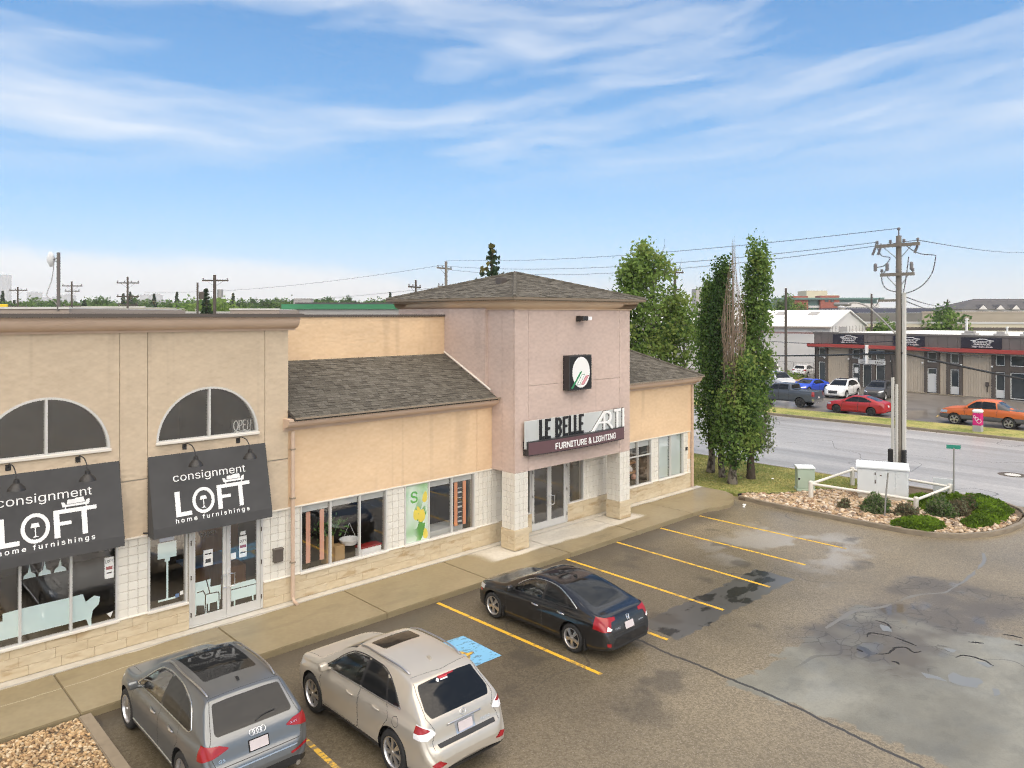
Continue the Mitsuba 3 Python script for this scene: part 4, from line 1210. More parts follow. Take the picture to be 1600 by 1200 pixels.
part(fl, 'head', bevel_box(19.58, 19.86, YT - .40, YT - .10, 7.58, 7.74, .02), 'lamp_black')
part(fl, 'lens', box(19.84, 20.06, YT - .38, YT - .12, 7.60, 7.72), 'lamp_clear')
# ------------------------------------------------------------------ cars
# A car is lofted from tables over its length (x from the rear bumper forwards, y to the left, z up), then lamps, panes, doors and gaps are cut out of
# that one skin with prisms, so that every part follows the body.
def chaikin(p, n=3):
    for _ in range(n):
        a, b = p[:-1], p[1:]
        q = np.empty((2 * len(a), p.shape[1]))
        q[0::2], q[1::2] = 0.75 * a + 0.25 * b, 0.25 * a + 0.75 * b
        p = np.vstack([p[:1], q, p[-1:]])
    return p


class CarSkin:
    def __init__(s, c, step=0.03, smooth_n=3):
        L = c['L']
        tab = {k: PchipInterpolator(*np.array(c[k], float).T) for k in ('zc', 'belt', 'w', 'zb')}
        xs = np.linspace(0, L, 3000)
        zc, w = tab['zc'](xs), tab['w'](xs)
        g = max(1, int(0.02 / (L / 3000)))
        ker = np.exp(-0.5 * (np.arange(-3 * g, 3 * g + 1) / g) ** 2)
        ker /= ker.sum()
        sm = lambda a: np.convolve(np.pad(a, 3 * g, 'edge'), ker, 'valid')
        zc, w = sm(zc), sm(w)
        arc = np.concatenate([[0], np.cumsum(np.sqrt(np.diff(xs) ** 2 + np.diff(zc) ** 2 + np.diff(w) ** 2))])
        n = int(arc[-1] / step)
        st = np.interp(np.linspace(0, arc[-1], n), arc, xs)
        zc, w, belt, zb = np.interp(st, xs, zc), np.interp(st, xs, w), tab['belt'](st), tab['zb'](st)
        lean, rail, waist = c.get('lean', 0.40), c.get('rail', 0.88), c.get('waist', 0.93)
        rows = []
        for x, top, hw, be, bo in zip(st, zc, w, belt, zb):
            be = min(be, top - 0.035)
            h, lo = top - be, be - bo
            wb = hw * waist
            wr = max(wb - lean * h - 0.01, 0.3 * hw)
            p = np.array([(0, bo), (hw * 0.82, bo), (hw * 0.955, bo + 0.05 * lo), (hw * 0.985, bo + 0.22 * lo), (hw * 0.985, bo + 0.45 * lo),
                          (hw, bo + 0.66 * lo), (hw * 0.992, bo + 0.84 * lo), (hw * 0.965, bo + 0.93 * lo), (wb, be), (wb - lean * 0.25 * h, be + rail * 0.4 * h),
                          (wr, be + rail * h), (wr * 0.90, be + (rail * 0.35 + 0.65) * h), (wr * 0.5, be + 0.99 * h), (0, top)])
            q = chaikin(p, smooth_n)
            rows.append(np.column_stack([np.full(len(q), x), q]))
        half = np.array(rows)                                               # stations x points x 3
        mirror = half[:, -2:0:-1] * [1, -1, 1]
        ring = np.concatenate([half, mirror], 1)
        a, b = ring.shape[:2]
        v = ring.reshape(-1, 3)
        i, j = np.meshgrid(np.arange(a - 1), np.arange(b), indexing='ij')
        q = np.stack([i * b + j, i * b + (j + 1) % b, (i + 1) * b + (j + 1) % b, (i + 1) * b + j], -1).reshape(-1, 4)
        f = np.vstack([q[:, [0, 1, 2]], q[:, [0, 2, 3]]])
        k = len(v)
        v = np.vstack([v, ring[0].mean(0), ring[-1].mean(0)])
        jj = np.arange(b)
        f = np.vstack([f, np.stack([jj * 0 + k, (jj + 1) % b, jj], 1), np.stack([jj * 0 + k + 1, (a - 1) * b + jj, (a - 1) * b + (jj + 1) % b], 1)])
        m = trimesh.Trimesh(v, f, process=False)
        if m.volume < 0:
            m.invert()
        s.mesh = m
        vn = np.zeros_like(m.vertices)
        fn = np.cross(m.vertices[m.faces[:, 1]] - m.vertices[m.faces[:, 0]], m.vertices[m.faces[:, 2]] - m.vertices[m.faces[:, 0]])
        for kk in range(3):
            np.add.at(vn, m.faces[:, kk], fn)
        s.normals = vn / (np.linalg.norm(vn, axis=1, keepdims=True) + 1e-12)
        s.tree = cKDTree(m.vertices)
        s.rest = m3.Manifold(m3.Mesh(np.asarray(m.vertices, np.float32), np.asarray(m.faces, np.uint32))).as_original()
        s.id = s.rest.original_id()

    def normal_at(s, v):
        d, i = s.tree.query(v, k=4)
        w = 1 / (d + 1e-4)
        n = (s.normals[i] * w[..., None]).sum(1)
        return n / (np.linalg.norm(n, axis=1, keepdims=True) + 1e-12)

    def own(s, man, others=False):
        me = man.to_mesh()
        keep = np.zeros(len(me.tri_verts), bool)
        for k in range(len(me.run_original_id)):
            a, b = me.run_index[k] // 3, me.run_index[k + 1] // 3
            keep[a:b] = (me.run_original_id[k] == s.id) != others
        f = me.tri_verts[keep]
        if not len(f):
            return None
        m = trimesh.Trimesh(me.vert_properties[:, :3], f, process=False)
        m.remove_unreferenced_vertices()
        return m

    def take(s, pr, push=0.0):
        """cuts the prism's region out of the skin and returns that piece of skin"""
        piece = s.own(s.rest ^ pr)
        s.rest = s.rest - pr
        if piece is not None and push:
            piece.vertices = piece.vertices + s.normal_at(piece.vertices) * push
        return piece

    def hit_side(s, xz_pts, sign=1):
        """points of the skin's side (y > 0 for sign 1) at these x, z"""
        p = np.asarray(xz_pts, float)
        o = np.column_stack([p[:, 0], np.full(len(p), 2.0 * sign), p[:, 1]])
        loc, ray, _ = s.mesh.ray.intersects_location(o, np.tile([[0, -float(sign), 0]], (len(p), 1)), multiple_hits=False)
        out = np.full((len(p), 3), np.nan)
        out[ray] = loc
        return out[~np.isnan(out[:, 0])]

    def hit_top(s, xy_pts):
        p = np.asarray(xy_pts, float)
        o = np.column_stack([p, np.full(len(p), 4.0)])
        loc, ray, _ = s.mesh.ray.intersects_location(o, np.tile([[0, 0, -1.0]], (len(p), 1)), multiple_hits=False)
        out = np.full((len(p), 3), np.nan)
        out[ray] = loc
        return out[~np.isnan(out[:, 0])]

    def hit_rear(s, yz_pts):
        p = np.asarray(yz_pts, float)
        o = np.column_stack([np.full(len(p), -2.0), p])
        loc, ray, _ = s.mesh.ray.intersects_location(o, np.tile([[1.0, 0, 0]], (len(p), 1)), multiple_hits=False)
        out = np.full((len(p), 3), np.nan)
        out[ray] = loc
        return out[~np.isnan(out[:, 0])]


def _cs(poly):
    rings = []
    for q in polys(poly.buffer(0)):
        rings.append(np.array(q.exterior.coords)[:-1])
        rings += [np.array(r.coords)[:-1] for r in q.interiors]
    return m3.CrossSection(rings, m3.FillRule.EvenOdd)


def side_prism(poly, sign, y0=0.3, y1=1.4):
    m = m3.Manifold.extrude(_cs(poly), y1 - y0)                            # polygon (x,z) -> along z
    m = m.rotate([90, 0, 0])                                               # (x, -z', y')
    return m.translate([0, y1, 0]) if sign > 0 else m.translate([0, -y0, 0])


def rear_prism(poly, x0, x1):
    m = m3.Manifold.extrude(_cs(poly), x1 - x0)                            # polygon (y,z)
    return m.rotate([90, 0, 0]).rotate([0, 0, 90]).translate([x0, 0, 0])


def top_prism(poly, z0, z1):
    return m3.Manifold.extrude(_cs(poly), z1 - z0).translate([0, 0, z0])


def rounded(pts, r=0.05):
    p = Polygon(pts).buffer(0)
    q = p.buffer(-r).buffer(r * 1.9).buffer(-r * 0.9)
    return q if not q.is_empty else p


def wheel_meshes(R, width, rim_r, kind, n=40):
    """tyre, rim, dark barrel; axis along y, outer side at +y, centred on the outer plane y = 0"""
    w = width
    pr = [(rim_r, 0.0), (rim_r + 0.012, 0.006), (R - 0.045, 0.008), (R - 0.018, -0.006), (R, -0.035), (R, -w + 0.035), (R - 0.03, -w), (rim_r, -w)]
    tyre = lathe(pr, n)
    groove = []
    barrel = lathe([(rim_r - 0.012, -0.05), (rim_r * 0.9, -0.09), (0.02, -0.10)], n)
    rimring = [(rim_r + 0.004, -0.004), (rim_r + 0.006, 0.004), (rim_r - 0.012, 0.004), (rim_r - 0.024, -0.02), (rim_r - 0.03, -0.06)]
    rr = lathe(rimring, n)
    shapes = []
    if kind == 'ten':
        for k in range(10):
            a = 2 * np.pi * k / 10 + (0.09 if k % 2 else -0.09)
            shapes.append(Polygon([(0.05 * math.cos(a + 1.2), 0.05 * math.sin(a + 1.2)), (0.05 * math.cos(a - 1.2), 0.05 * math.sin(a - 1.2)),
                                   ((rim_r - 0.01) * math.cos(a - 0.075), (rim_r - 0.01) * math.sin(a - 0.075)), ((rim_r - 0.01) * math.cos(a + 0.075), (rim_r - 0.01) * math.sin(a + 0.075))]))
    else:
        m = {'five': 5, 'six': 6, 'seven': 7}[kind]
        for k in range(m):
            a = 2 * np.pi * k / m + 0.3
            i, o = 0.5 / m * 2.2, (0.22 if m == 5 else 0.19)
            shapes.append(Polygon([(0.06 * math.cos(a + i * 2), 0.06 * math.sin(a + i * 2)), (0.06 * math.cos(a - i * 2), 0.06 * math.sin(a - i * 2)),
                                   ((rim_r - 0.01) * math.cos(a - o), (rim_r - 0.01) * math.sin(a - o)), ((rim_r - 0.01) * math.cos(a - o * 0.15), (rim_r - 0.01) * math.sin(a - o * 0.15)),
                                   (rim_r * 0.55 * math.cos(a), rim_r * 0.55 * math.sin(a)),
                                   ((rim_r - 0.01) * math.cos(a + o * 0.15), (rim_r - 0.01) * math.sin(a + o * 0.15)), ((rim_r - 0.01) * math.cos(a + o), (rim_r - 0.01) * math.sin(a + o))]).buffer(0))
    shapes.append(Point(0, 0).buffer(0.065))
    sp = prism(unary_union(shapes), 0.025)
    sp.apply_translation((0, 0, -0.035))
    v = sp.vertices.copy()
    rad = np.hypot(v[:, 0], v[:, 1])
    v[:, 2] += 0.02 * (1 - rad / rim_r) - 0.012
    sp.vertices = v
    cap = lathe([(0.035, -0.015), (0.03, 0.0), (0.0001, 0.003)], 16)
    rim = cat(rr, sp, cap)

    def fix(m):
        v = m.vertices.copy()
        m.vertices = np.stack([v[:, 0], v[:, 2], -v[:, 1]], 1)
        return m
    return fix(tyre), fix(rim), fix(barrel)


def build_car(name, label, cat_, c, at, heading, group=None, detail=True):
    """heading: angle of the car's forward direction from +X; at: ground point under the middle of its length"""
    root = thing(name, label, cat_, group)
    L = c['L']
    M = trimesh.transformations.translation_matrix((at[0], at[1], at[2] if len(at) > 2 else 0.0)) @ trimesh.transformations.rotation_matrix(heading, [0, 0, 1]) @ trimesh.transformations.translation_matrix((-L / 2, 0, 0))
    R3 = M[:3, :3]

    def add(pname, mesh, mat, smooth=False, parent=None, nrm=None, lab=None):
        if mesh is None:
            return None
        m = mesh.copy()
        m.apply_transform(M)
        return part(parent or root, pname, m, mat, smooth, lab, normals=None if nrm is None else nrm @ R3.T)

    sk = CarSkin(c, c.get('step', 0.028 if detail else 0.06), 3 if detail else 2)

    def skin(pname, pr, mat, parent=None, push=0.0, lab=None):
        m = sk.take(pr, push)
        if m is None:
            return None
        return add(pname, m, mat, parent=parent, nrm=sk.normal_at(m.vertices), lab=lab)

    paint = c['paint']
    R, ax = c['R'], c['axles']
    # wheel wells
    well = None
    for x in ax:
        cyl = m3.Manifold.cylinder(0.75, R + c.get('arch', 0.045), R + c.get('arch', 0.045), 48).rotate([90, 0, 0])
        for sgn in (1, -1):
            o = cyl.translate([x, 1.3 if sgn > 0 else -0.55, R + 0.02])
            well = o if well is None else well + o
    wid = well.as_original()
    sk.rest = sk.rest - wid
    # lamps, plates, cladding, panes: (part, view, polygon, material, options)
    doors = {}
    for it in c['cuts']:
        pname, view, poly, mat = it[:4]
        o = it[4] if len(it) > 4 else {}
        poly = poly if hasattr(poly, 'geom_type') else rounded(poly, o.get('r', 0.03))
        if view == 'side':
            for sgn in (1, -1):
                par = None
                skin(pname, side_prism(poly, sgn, o.get('y0', 0.3)), mat, par, o.get('push', 0))
        elif view == 'rear2':
            for sgn in (1, -1):
                q = poly if sgn > 0 else affinity.scale(poly, -1, 1, origin=(0, 0))
                skin(pname, rear_prism(q, o.get('x0', -0.2), o.get('x1', 0.4)), mat, None, o.get('push', 0))
        elif view == 'rear':
            skin(pname, rear_prism(poly, o.get('x0', -0.2), o.get('x1', 0.9)), mat, None, o.get('push', 0))
        elif view == 'front2':
            for sgn in (1, -1):
                q = poly if sgn > 0 else affinity.scale(poly, -1, 1, origin=(0, 0))
                skin(pname, rear_prism(q, o.get('x0', L - 0.6), L + 0.2), mat, None, o.get('push', 0))
        elif view == 'front':
            skin(pname, rear_prism(poly, o.get('x0', L - 0.6), L + 0.2), mat, None, o.get('push', 0))
        elif view == 'top':
            skin(pname, top_prism(poly, o.get('z0', 1.0), 2.4), mat, None, o.get('push', 0))
    dlo = [rounded(it[2], .02) for it in c['cuts'] if it[0] in ('side_window', 'quarter_window') and it[1] == 'side']
    if dlo:
        sur = unary_union(dlo).buffer(.055).buffer(-.042)
        for sgn in (1, -1):
            skin('window_surround', side_prism(sur, sgn, 0.3), 'black_plastic')
    # doors with gaps
    for k, d in enumerate(c.get('doors', [])):
        outline = rounded(d, 0.06)
        gap = outline.boundary.buffer(0.0045 if detail else 0.010)
        for sgn in (1, -1):
            skin('door_gap', side_prism(gap, sgn, 0.45), 'door_gap')
            dk = skin('door', side_prism(outline, sgn, 0.45), paint)
            if dk and detail and 'handles' in c:
                hx, hz = c['handles'][k]
                p = sk.hit_side(np.column_stack([np.linspace(hx - 0.11, hx + 0.11, 7), np.full(7, hz) + np.linspace(-.006, .006, 7)]), sgn)
                p[:, 1] += sgn * (0.012 + 0.018 * np.sin(np.linspace(0, np.pi, len(p))))
                add('handle', tube(p, [0.012, 0.016, 0.018, 0.018, 0.018, 0.016, 0.012][:len(p)], 8), c.get('handle_mat', 'chrome'), True, dk)
    for g in c.get('gaps', []):
        kind, pts = g
        ln = LineString(pts).buffer(0.0045 if detail else 0.01)
        if kind == 'side':
            for sgn in (1, -1):
                skin('panel_gap', side_prism(ln, sgn, 0.3), 'door_gap')
        elif kind == 'top':
            skin('panel_gap', top_prism(ln, 0.5, 2.4), 'door_gap')
        else:
            skin('panel_gap', rear_prism(ln, -0.2, 0.8), 'door_gap')
    body = sk.own(sk.rest)
    add('body', body, paint, nrm=sk.normal_at(body.vertices))
    liner = sk.rest.to_mesh()
    keep = np.zeros(len(liner.tri_verts), bool)
    for k in range(len(liner.run_original_id)):
        if liner.run_original_id[k] == wid.original_id():
            keep[liner.run_index[k] // 3:liner.run_index[k + 1] // 3] = True
    if keep.any():
        lm = trimesh.Trimesh(liner.vert_properties[:, :3], liner.tri_verts[keep], process=False)
        lm.remove_unreferenced_vertices()
        cen = lm.triangles_center
        for x in ax:
            for sgn in (1, -1):
                k = (np.abs(cen[:, 0] - x) < 0.8) & (cen[:, 1] * sgn > 0)
                if k.any():
                    add('wheel_arch_liner', trimesh.Trimesh(lm.vertices, lm.faces[k]), 'dark_gap')
    # wheels
    ty, ri, ba = wheel_meshes(R, 0.235, c.get('rim_r', R * 0.68), c.get('rim', 'five'), 40 if detail else 24)
    for x in ax:
        hw = float(PchipInterpolator(*np.array(c['w'], float).T)(x)) * 0.985 - 0.012
        for sgn in (1, -1):
            Wm = trimesh.transformations.translation_matrix((x, sgn * hw, R))
            if sgn < 0:
                Wm = Wm @ trimesh.transformations.rotation_matrix(np.pi, [0, 0, 1])
            wk = numbered(root + '__wheel')
            for nm, me, mt in (('tyre', ty, 'black_rubber'), ('rim', ri, c.get('rim_mat', 'rim_silver')), ('hub_disc', ba, 'rim_dark')):
                m = me.copy()
                m.apply_transform(Wm)
                m.apply_transform(M)
                put(wk + '__' + nm, m, mt, 40)
    # mirrors
    mx, mz = c['mirror']
    for sgn in (1, -1):
        p = sk.hit_side([(mx, mz)], sgn)
        if len(p):
            y = p[0][1]
            mir = round_box(mx - 0.06, mx + 0.07, y + sgn * 0.05 if sgn > 0 else y - 0.23, y + 0.23 if sgn > 0 else y - 0.05, mz + 0.0, mz + 0.15, 0.045, 12)
            add('mirror', cat(mir, rod((mx, y - sgn * 0.03, mz + 0.0), (mx, y + sgn * 0.1, mz + 0.04), 0.03, 8)), c.get('mirror_mat', paint), 50)
    # trims round the side glass (bright or black line), roof rails
    for pts, rad, mat, nm in c.get('trims', []):
        for sgn in (1, -1):
            p = sk.hit_side(spline(pts, 40) if len(pts) > 2 else np.linspace(pts[0], pts[1], 20), sgn)
            if len(p) > 3:
                add(nm, tube(p, rad, 6), mat, True)
    if 'rails' in c:
        x0, x1, yy, mat = c['rails']
        xs = np.linspace(x0, x1, 24)
        for sgn in (1, -1):
            yl = sgn * (yy - 0.04 * np.abs(np.linspace(-1, 1, 24)) ** 2)
            p = sk.hit_top(np.column_stack([xs, yl]))
            p[:, 2] += 0.012 + 0.035 * np.clip(np.sin(np.linspace(0, np.pi, len(p))) * 2.2, 0, 1)
            add('roof_rail', tube(p, 0.017, 8), mat, True)
    # interior
    if c.get('interior', True):
        im = c.get('interior_mat', 'car_interior')
        x_f, zs = c['seat_x'], c.get('seat_z', 0.35)
        pan = bevel_box(0.55, L - 1.25, -0.72, 0.72, zs - 0.02, zs + 0.03)
        add('cabin_floor', pan, 'car_interior')
        dash = round_box(x_f + 0.62, x_f + 1.0, -0.70, 0.70, zs + 0.3, zs + 0.56, 0.08, 12)
        add('dashboard', dash, 'car_interior', 40)
        for yy in (0.37, -0.37):
            st = cat(round_box(x_f - 0.1, x_f + 0.42, yy - 0.25, yy + 0.25, zs + 0.05, zs + 0.25, 0.07, 12), round_box(x_f - 0.24, x_f - 0.06, yy - 0.24, yy + 0.24, zs + 0.15, zs + 0.76, 0.07, 12),
                     round_box(x_f - 0.27, x_f - 0.16, yy - 0.12, yy + 0.12, zs + 0.74, zs + 0.92, 0.05, 12))
            add('front_seat', st, im, 40)
        add('rear_seat', cat(round_box(x_f - 1.05, x_f - 0.55, -0.62, 0.62, zs + 0.05, zs + 0.25, 0.07, 12), round_box(x_f - 1.2, x_f - 1.02, -0.62, 0.62, zs + 0.15, zs + 0.78, 0.07, 12)), im, 40)
        a = np.linspace(0, 2 * np.pi, 25)
        ring = np.column_stack([x_f + 0.50 + 0.07 * np.sin(a), 0.37 + 0.185 * np.cos(a), zs + 0.53 + 0.17 * np.sin(a)])
        add('steering_wheel', cat(tube(ring, 0.014, 6, caps=False), round_box(x_f + 0.46, x_f + 0.53, 0.31, 0.43, zs + 0.48, zs + 0.58, 0.03, 8), rod(ring[0], ring[12], 0.013, 6)), 'black_plastic', True)
    # loose extras: (name, mesh builder(sk), material, smooth)
    for nm, fn, mat, smo in c.get('extras', []):
        for m in fn(sk):
            add(nm, m, mat, smo)
    return root
P('paint_grey', (0.165, 0.175, 0.182), 0.26, metallic=0.65, clearcoat=1.0, clearcoat_gloss=0.95)
P('paint_champagne', (0.50, 0.46, 0.395), 0.28, metallic=0.5, clearcoat=1.0, clearcoat_gloss=0.95)
P('paint_black', (0.007, 0.007, 0.008), 0.10, specular=0.75, clearcoat=1.0, clearcoat_gloss=0.97)
P('trim_silver', (0.62, 0.62, 0.63), 0.25, metallic=1.0)
P('sticker_white', (0.75, 0.75, 0.75), 0.5)
P('sticker_red', (0.5, 0.05, 0.06), 0.5)


def torus_at(c, n, r, rr):
    n = np.asarray(n, float) / np.linalg.norm(n)
    a = np.cross(n, [0, 1, 0.0]); a /= np.linalg.norm(a); b = np.cross(n, a)
    t = np.linspace(0, 2 * np.pi, 21)
    return tube(np.asarray(c) + r * (np.cos(t)[:, None] * a + np.sin(t)[:, None] * b), rr, 6, caps=False)


def rings_badge(z, n=4, r=0.045, dy=0.062):
    def f(sk):
        out = []
        for k in range(n):
            y = (k - (n - 1) / 2) * dy
            p = sk.hit_rear([(y, z)])
            nn = sk.normal_at(p)[0]
            out.append(torus_at(p[0] + nn * 0.006, nn, r, 0.007))
        return [cat(out)]
    return f


def rear_letters(s, y, z, w, h):
    """small lettering laid on the rear skin; y to the left"""
    def f(sk):
        m = text_fit(s, w, h, 0.003)
        p = sk.hit_rear([(y, z)])
        if not len(p):
            return []
        n = sk.normal_at(p)[0]
        up = np.array([0, 0, 1.0]) - n * n[2]; up /= np.linalg.norm(up)
        rt = np.cross(up, n)
        v = m.vertices
        m.vertices = p[0] + n * (v[:, 2:3] + 0.004) + rt * v[:, :1] + up * v[:, 1:2]
        return [m]
    return f


def rear_emblem(z, kind):
    def f(sk):
        p = sk.hit_rear([(0, z)])
        n = sk.normal_at(p)[0]
        c = p[0] + n * 0.006
        up = np.array([0, 0, 1.0]) - n * n[2]; up /= np.linalg.norm(up)
        rt = np.cross(up, n)
        if kind == 'ell':
            t = np.linspace(0, 2 * np.pi, 25)
            ring = c + 0.062 * np.cos(t)[:, None] * rt + 0.045 * np.sin(t)[:, None] * up
            q = np.array([(0.012, 0.036), (-0.022, -0.012), (0.05, -0.012)])
            return [cat(tube(ring, 0.006, 6, caps=False), tube(c + q[:, :1] * rt + q[:, 1:] * up, 0.006, 6))]
        a = np.array([(-0.035, 0.045), (-0.026, -0.045)]); b = np.array([(0.035, 0.045), (0.026, -0.045)]); m = np.array([(-0.03, -0.002), (0.03, -0.002)])
        fr = np.array([(-0.055, 0.055), (0.055, 0.055), (0.04, -0.055), (-0.04, -0.055), (-0.055, 0.055)])
        return [cat(*[tube(c + q[:, :1] * rt + q[:, 1:] * up, r, 6) for q, r in ((a, 0.009), (b, 0.009), (m, 0.008), (fr, 0.005))])]
    return f


def wiper(pts, r=0.010):
    def f(sk):
        p = sk.hit_rear(spline(pts, 14))
        return [tube(p + sk.normal_at(p) * 0.018, r, 6)]
    return f


def roof_fin(x, kind='fin'):
    def f(sk):
        p = sk.hit_top([(x, 0)])[0]
        m = trimesh.convex.convex_hull(np.array([(-0.08, -0.025, -0.01), (-0.08, 0.025, -0.01), (0.10, 0, -0.01), (-0.07, -0.006, 0.055), (-0.07, 0.006, 0.055), (-0.03, 0, 0.05)]))
        m.apply_translation(p)
        return [m]
    return f


def exhausts(ys, z, x=0.03):
    def f(sk):
        return [cat(tube([(x + 0.15, y, z), (x - 0.03, y, z)], 0.042, 14), tube([(x + 0.1, y, z), (x - 0.031, y, z)], 0.03, 12)) for y in ys]
    return f


def mud_flaps(xs, z0, w=0.80):
    def f(sk):
        return [box(x, x + 0.02, y - 0.11, y + 0.11, z0, z0 + 0.26) for x in xs for y in (w, -w)]
    return f


def spoiler_lip(pts, r):
    def f(sk):
        p = sk.hit_rear(pts)
        return []
    return f


GREY_SUV = dict(L=4.63, R=0.365, axles=(0.96, 3.77), paint='paint_grey', rim='ten', lean=0.36,
    zc=[(0, .50), (.02, .66), (.06, .73), (.11, .78), (.15, .93), (.21, 1.07), (.30, 1.15), (.45, 1.31), (.62, 1.50), (.66, 1.555), (.80, 1.585), (1.2, 1.625), (1.7, 1.65), (2.2, 1.64), (2.55, 1.59), (2.75, 1.52), (3.1, 1.31), (3.42, 1.12), (3.55, 1.065), (3.7, 1.04), (4.1, .97), (4.4, .87), (4.53, .76), (4.6, .62), (4.63, .5)],
    belt=[(0, .46), (.12, .72), (.3, 1.05), (1, 1.04), (2, 1.00), (3, .97), (3.6, .95), (4.2, .86), (4.5, .68), (4.63, .46)],
    w=[(0, .62), (.03, .74), (.10, .82), (.25, .89), (.5, .925), (.96, .95), (2.3, .94), (3.75, .95), (4.1, .91), (4.4, .80), (4.55, .66), (4.63, .5)],
    zb=[(0, .36), (.3, .27), (.6, .22), (4, .2), (4.4, .22), (4.63, .34)], mirror=(3.12, 1.0), seat_x=2.1, interior_mat='car_interior',
    cuts=[('side_window', 'side', [(2.12, 1.075), (3.22, 1.035), (3.02, 1.17), (2.72, 1.37), (2.50, 1.47), (2.08, 1.515)], 'car_glass', dict(r=.025)),
          ('side_window', 'side', [(1.30, 1.105), (2.03, 1.08), (2.00, 1.515), (1.62, 1.51), (1.36, 1.47)], 'tinted_glass', dict(r=.025)),
          ('quarter_window', 'side', [(.78, 1.125), (1.25, 1.107), (1.30, 1.455), (1.08, 1.40), (.90, 1.28)], 'tinted_glass', dict(r=.03)),
          ('rear_window', 'rear', [(-.66, 1.13), (.66, 1.13), (.57, 1.50), (.3, 1.515), (-.3, 1.515), (-.57, 1.50)], 'tinted_glass', dict(x1=.9, r=.05)),
          ('windscreen', 'front', [(-.72, 1.10), (.72, 1.10), (.58, 1.56), (-.58, 1.56)], 'car_glass', dict(x0=2.45, r=.05)),
          ('taillight', 'rear2', [(.46, .965), (.60, .925), (.90, .85), (1.0, .85), (1.0, 1.10), (.86, 1.07), (.62, 1.035)], 'lamp_red', dict(x1=.36, push=.006, r=.015)),
          ('licence_plate', 'rear', [(-.155, .80), (.155, .80), (.155, .945), (-.155, .945)], 'plate', dict(x1=.4, push=.012, r=.008)),
          ('plate_recess', 'rear', [(-.175, .785), (.175, .785), (.175, .96), (-.175, .96)], 'dark_gap', dict(x1=.4, r=.008)),
          ('bumper_lamp', 'rear2', [(.50, .55), (.84, .60), (.84, .64), (.50, .585)], 'lamp_red', dict(x1=.3, push=.004, r=.004)),
          ('bumper_strip', 'rear', [(-.62, .655), (.62, .655), (.62, .675), (-.62, .675)], 'trim_silver', dict(x1=.2, push=.008, r=.003)),
          ('rear_valance', 'rear', [(-.8, .2), (.8, .2), (.8, .44), (.55, .50), (-.55, .50), (-.8, .44)], 'black_plastic', dict(x1=.25)),
          ('sunroof', 'top', [(1.22, -.46), (2.50, -.48), (2.50, .48), (1.22, .46)], 'tinted_glass', dict(z0=1.3, r=.06, push=.002)),
          ('headlight', 'front2', [(.5, .70), (.86, .78), (.86, .9), (.5, .80)], 'lamp_head', dict(x0=4.0)),
          ('grille', 'front', [(-.36, .45), (.36, .45), (.42, .72), (-.42, .72)], 'black_plastic', dict())],
    doors=[[(2.08, .36), (3.33, .36), (3.38, .80), (3.28, 1.045), (2.05, 1.095)], [(1.42, .36), (2.06, .36), (2.03, 1.095), (1.22, 1.115), (1.10, .86), (1.32, .62)]],
    handles=[(2.30, .905), (1.42, .935)],
    gaps=[('rear', [(-.70, .735), (.70, .735)]), ('rear', [(.70, .735), (.80, 1.0), (.72, 1.13), (.60, 1.53)]), ('rear', [(-.70, .735), (-.80, 1.0), (-.72, 1.13), (-.60, 1.53)]),
          ('top', [(.73, -.60), (.73, .60)]), ('top', [(3.55, -.72), (4.2, -.66), (4.45, -.45), (4.45, .45), (4.2, .66), (3.55, .72)])],
    trims=[([(3.30, 1.02), (2.0, 1.062), (1.25, 1.09), (.78, 1.105), (.72, 1.13), (.82, 1.26), (1.05, 1.425), (1.34, 1.495), (1.65, 1.535), (2.05, 1.54), (2.5, 1.50), (2.75, 1.38), (3.05, 1.18), (3.28, 1.03)], 0.010, 'chrome', 'window_trim'),
           ([(1.40, .375), (3.35, .36)], 0.014, 'chrome', 'sill_trim')],
    rails=(.78, 2.46, .615, 'trim_silver'),
    extras=[('badge', rings_badge(1.045), 'chrome', True), ('badge', rear_letters('Q5', .66, .80, .10, .045), 'chrome', False), ('badge', rear_letters('2.0T', -.56, .96, .12, .03), 'chrome', False),
            ('wiper', wiper([(-.02, 1.155), (-.16, 1.19), (-.36, 1.20)]), 'black_plastic', True), ('antenna', roof_fin(1.0), 'black_plastic', 30), ('exhaust_pipe', exhausts((-.62, .62), .36), 'chrome', 30)])

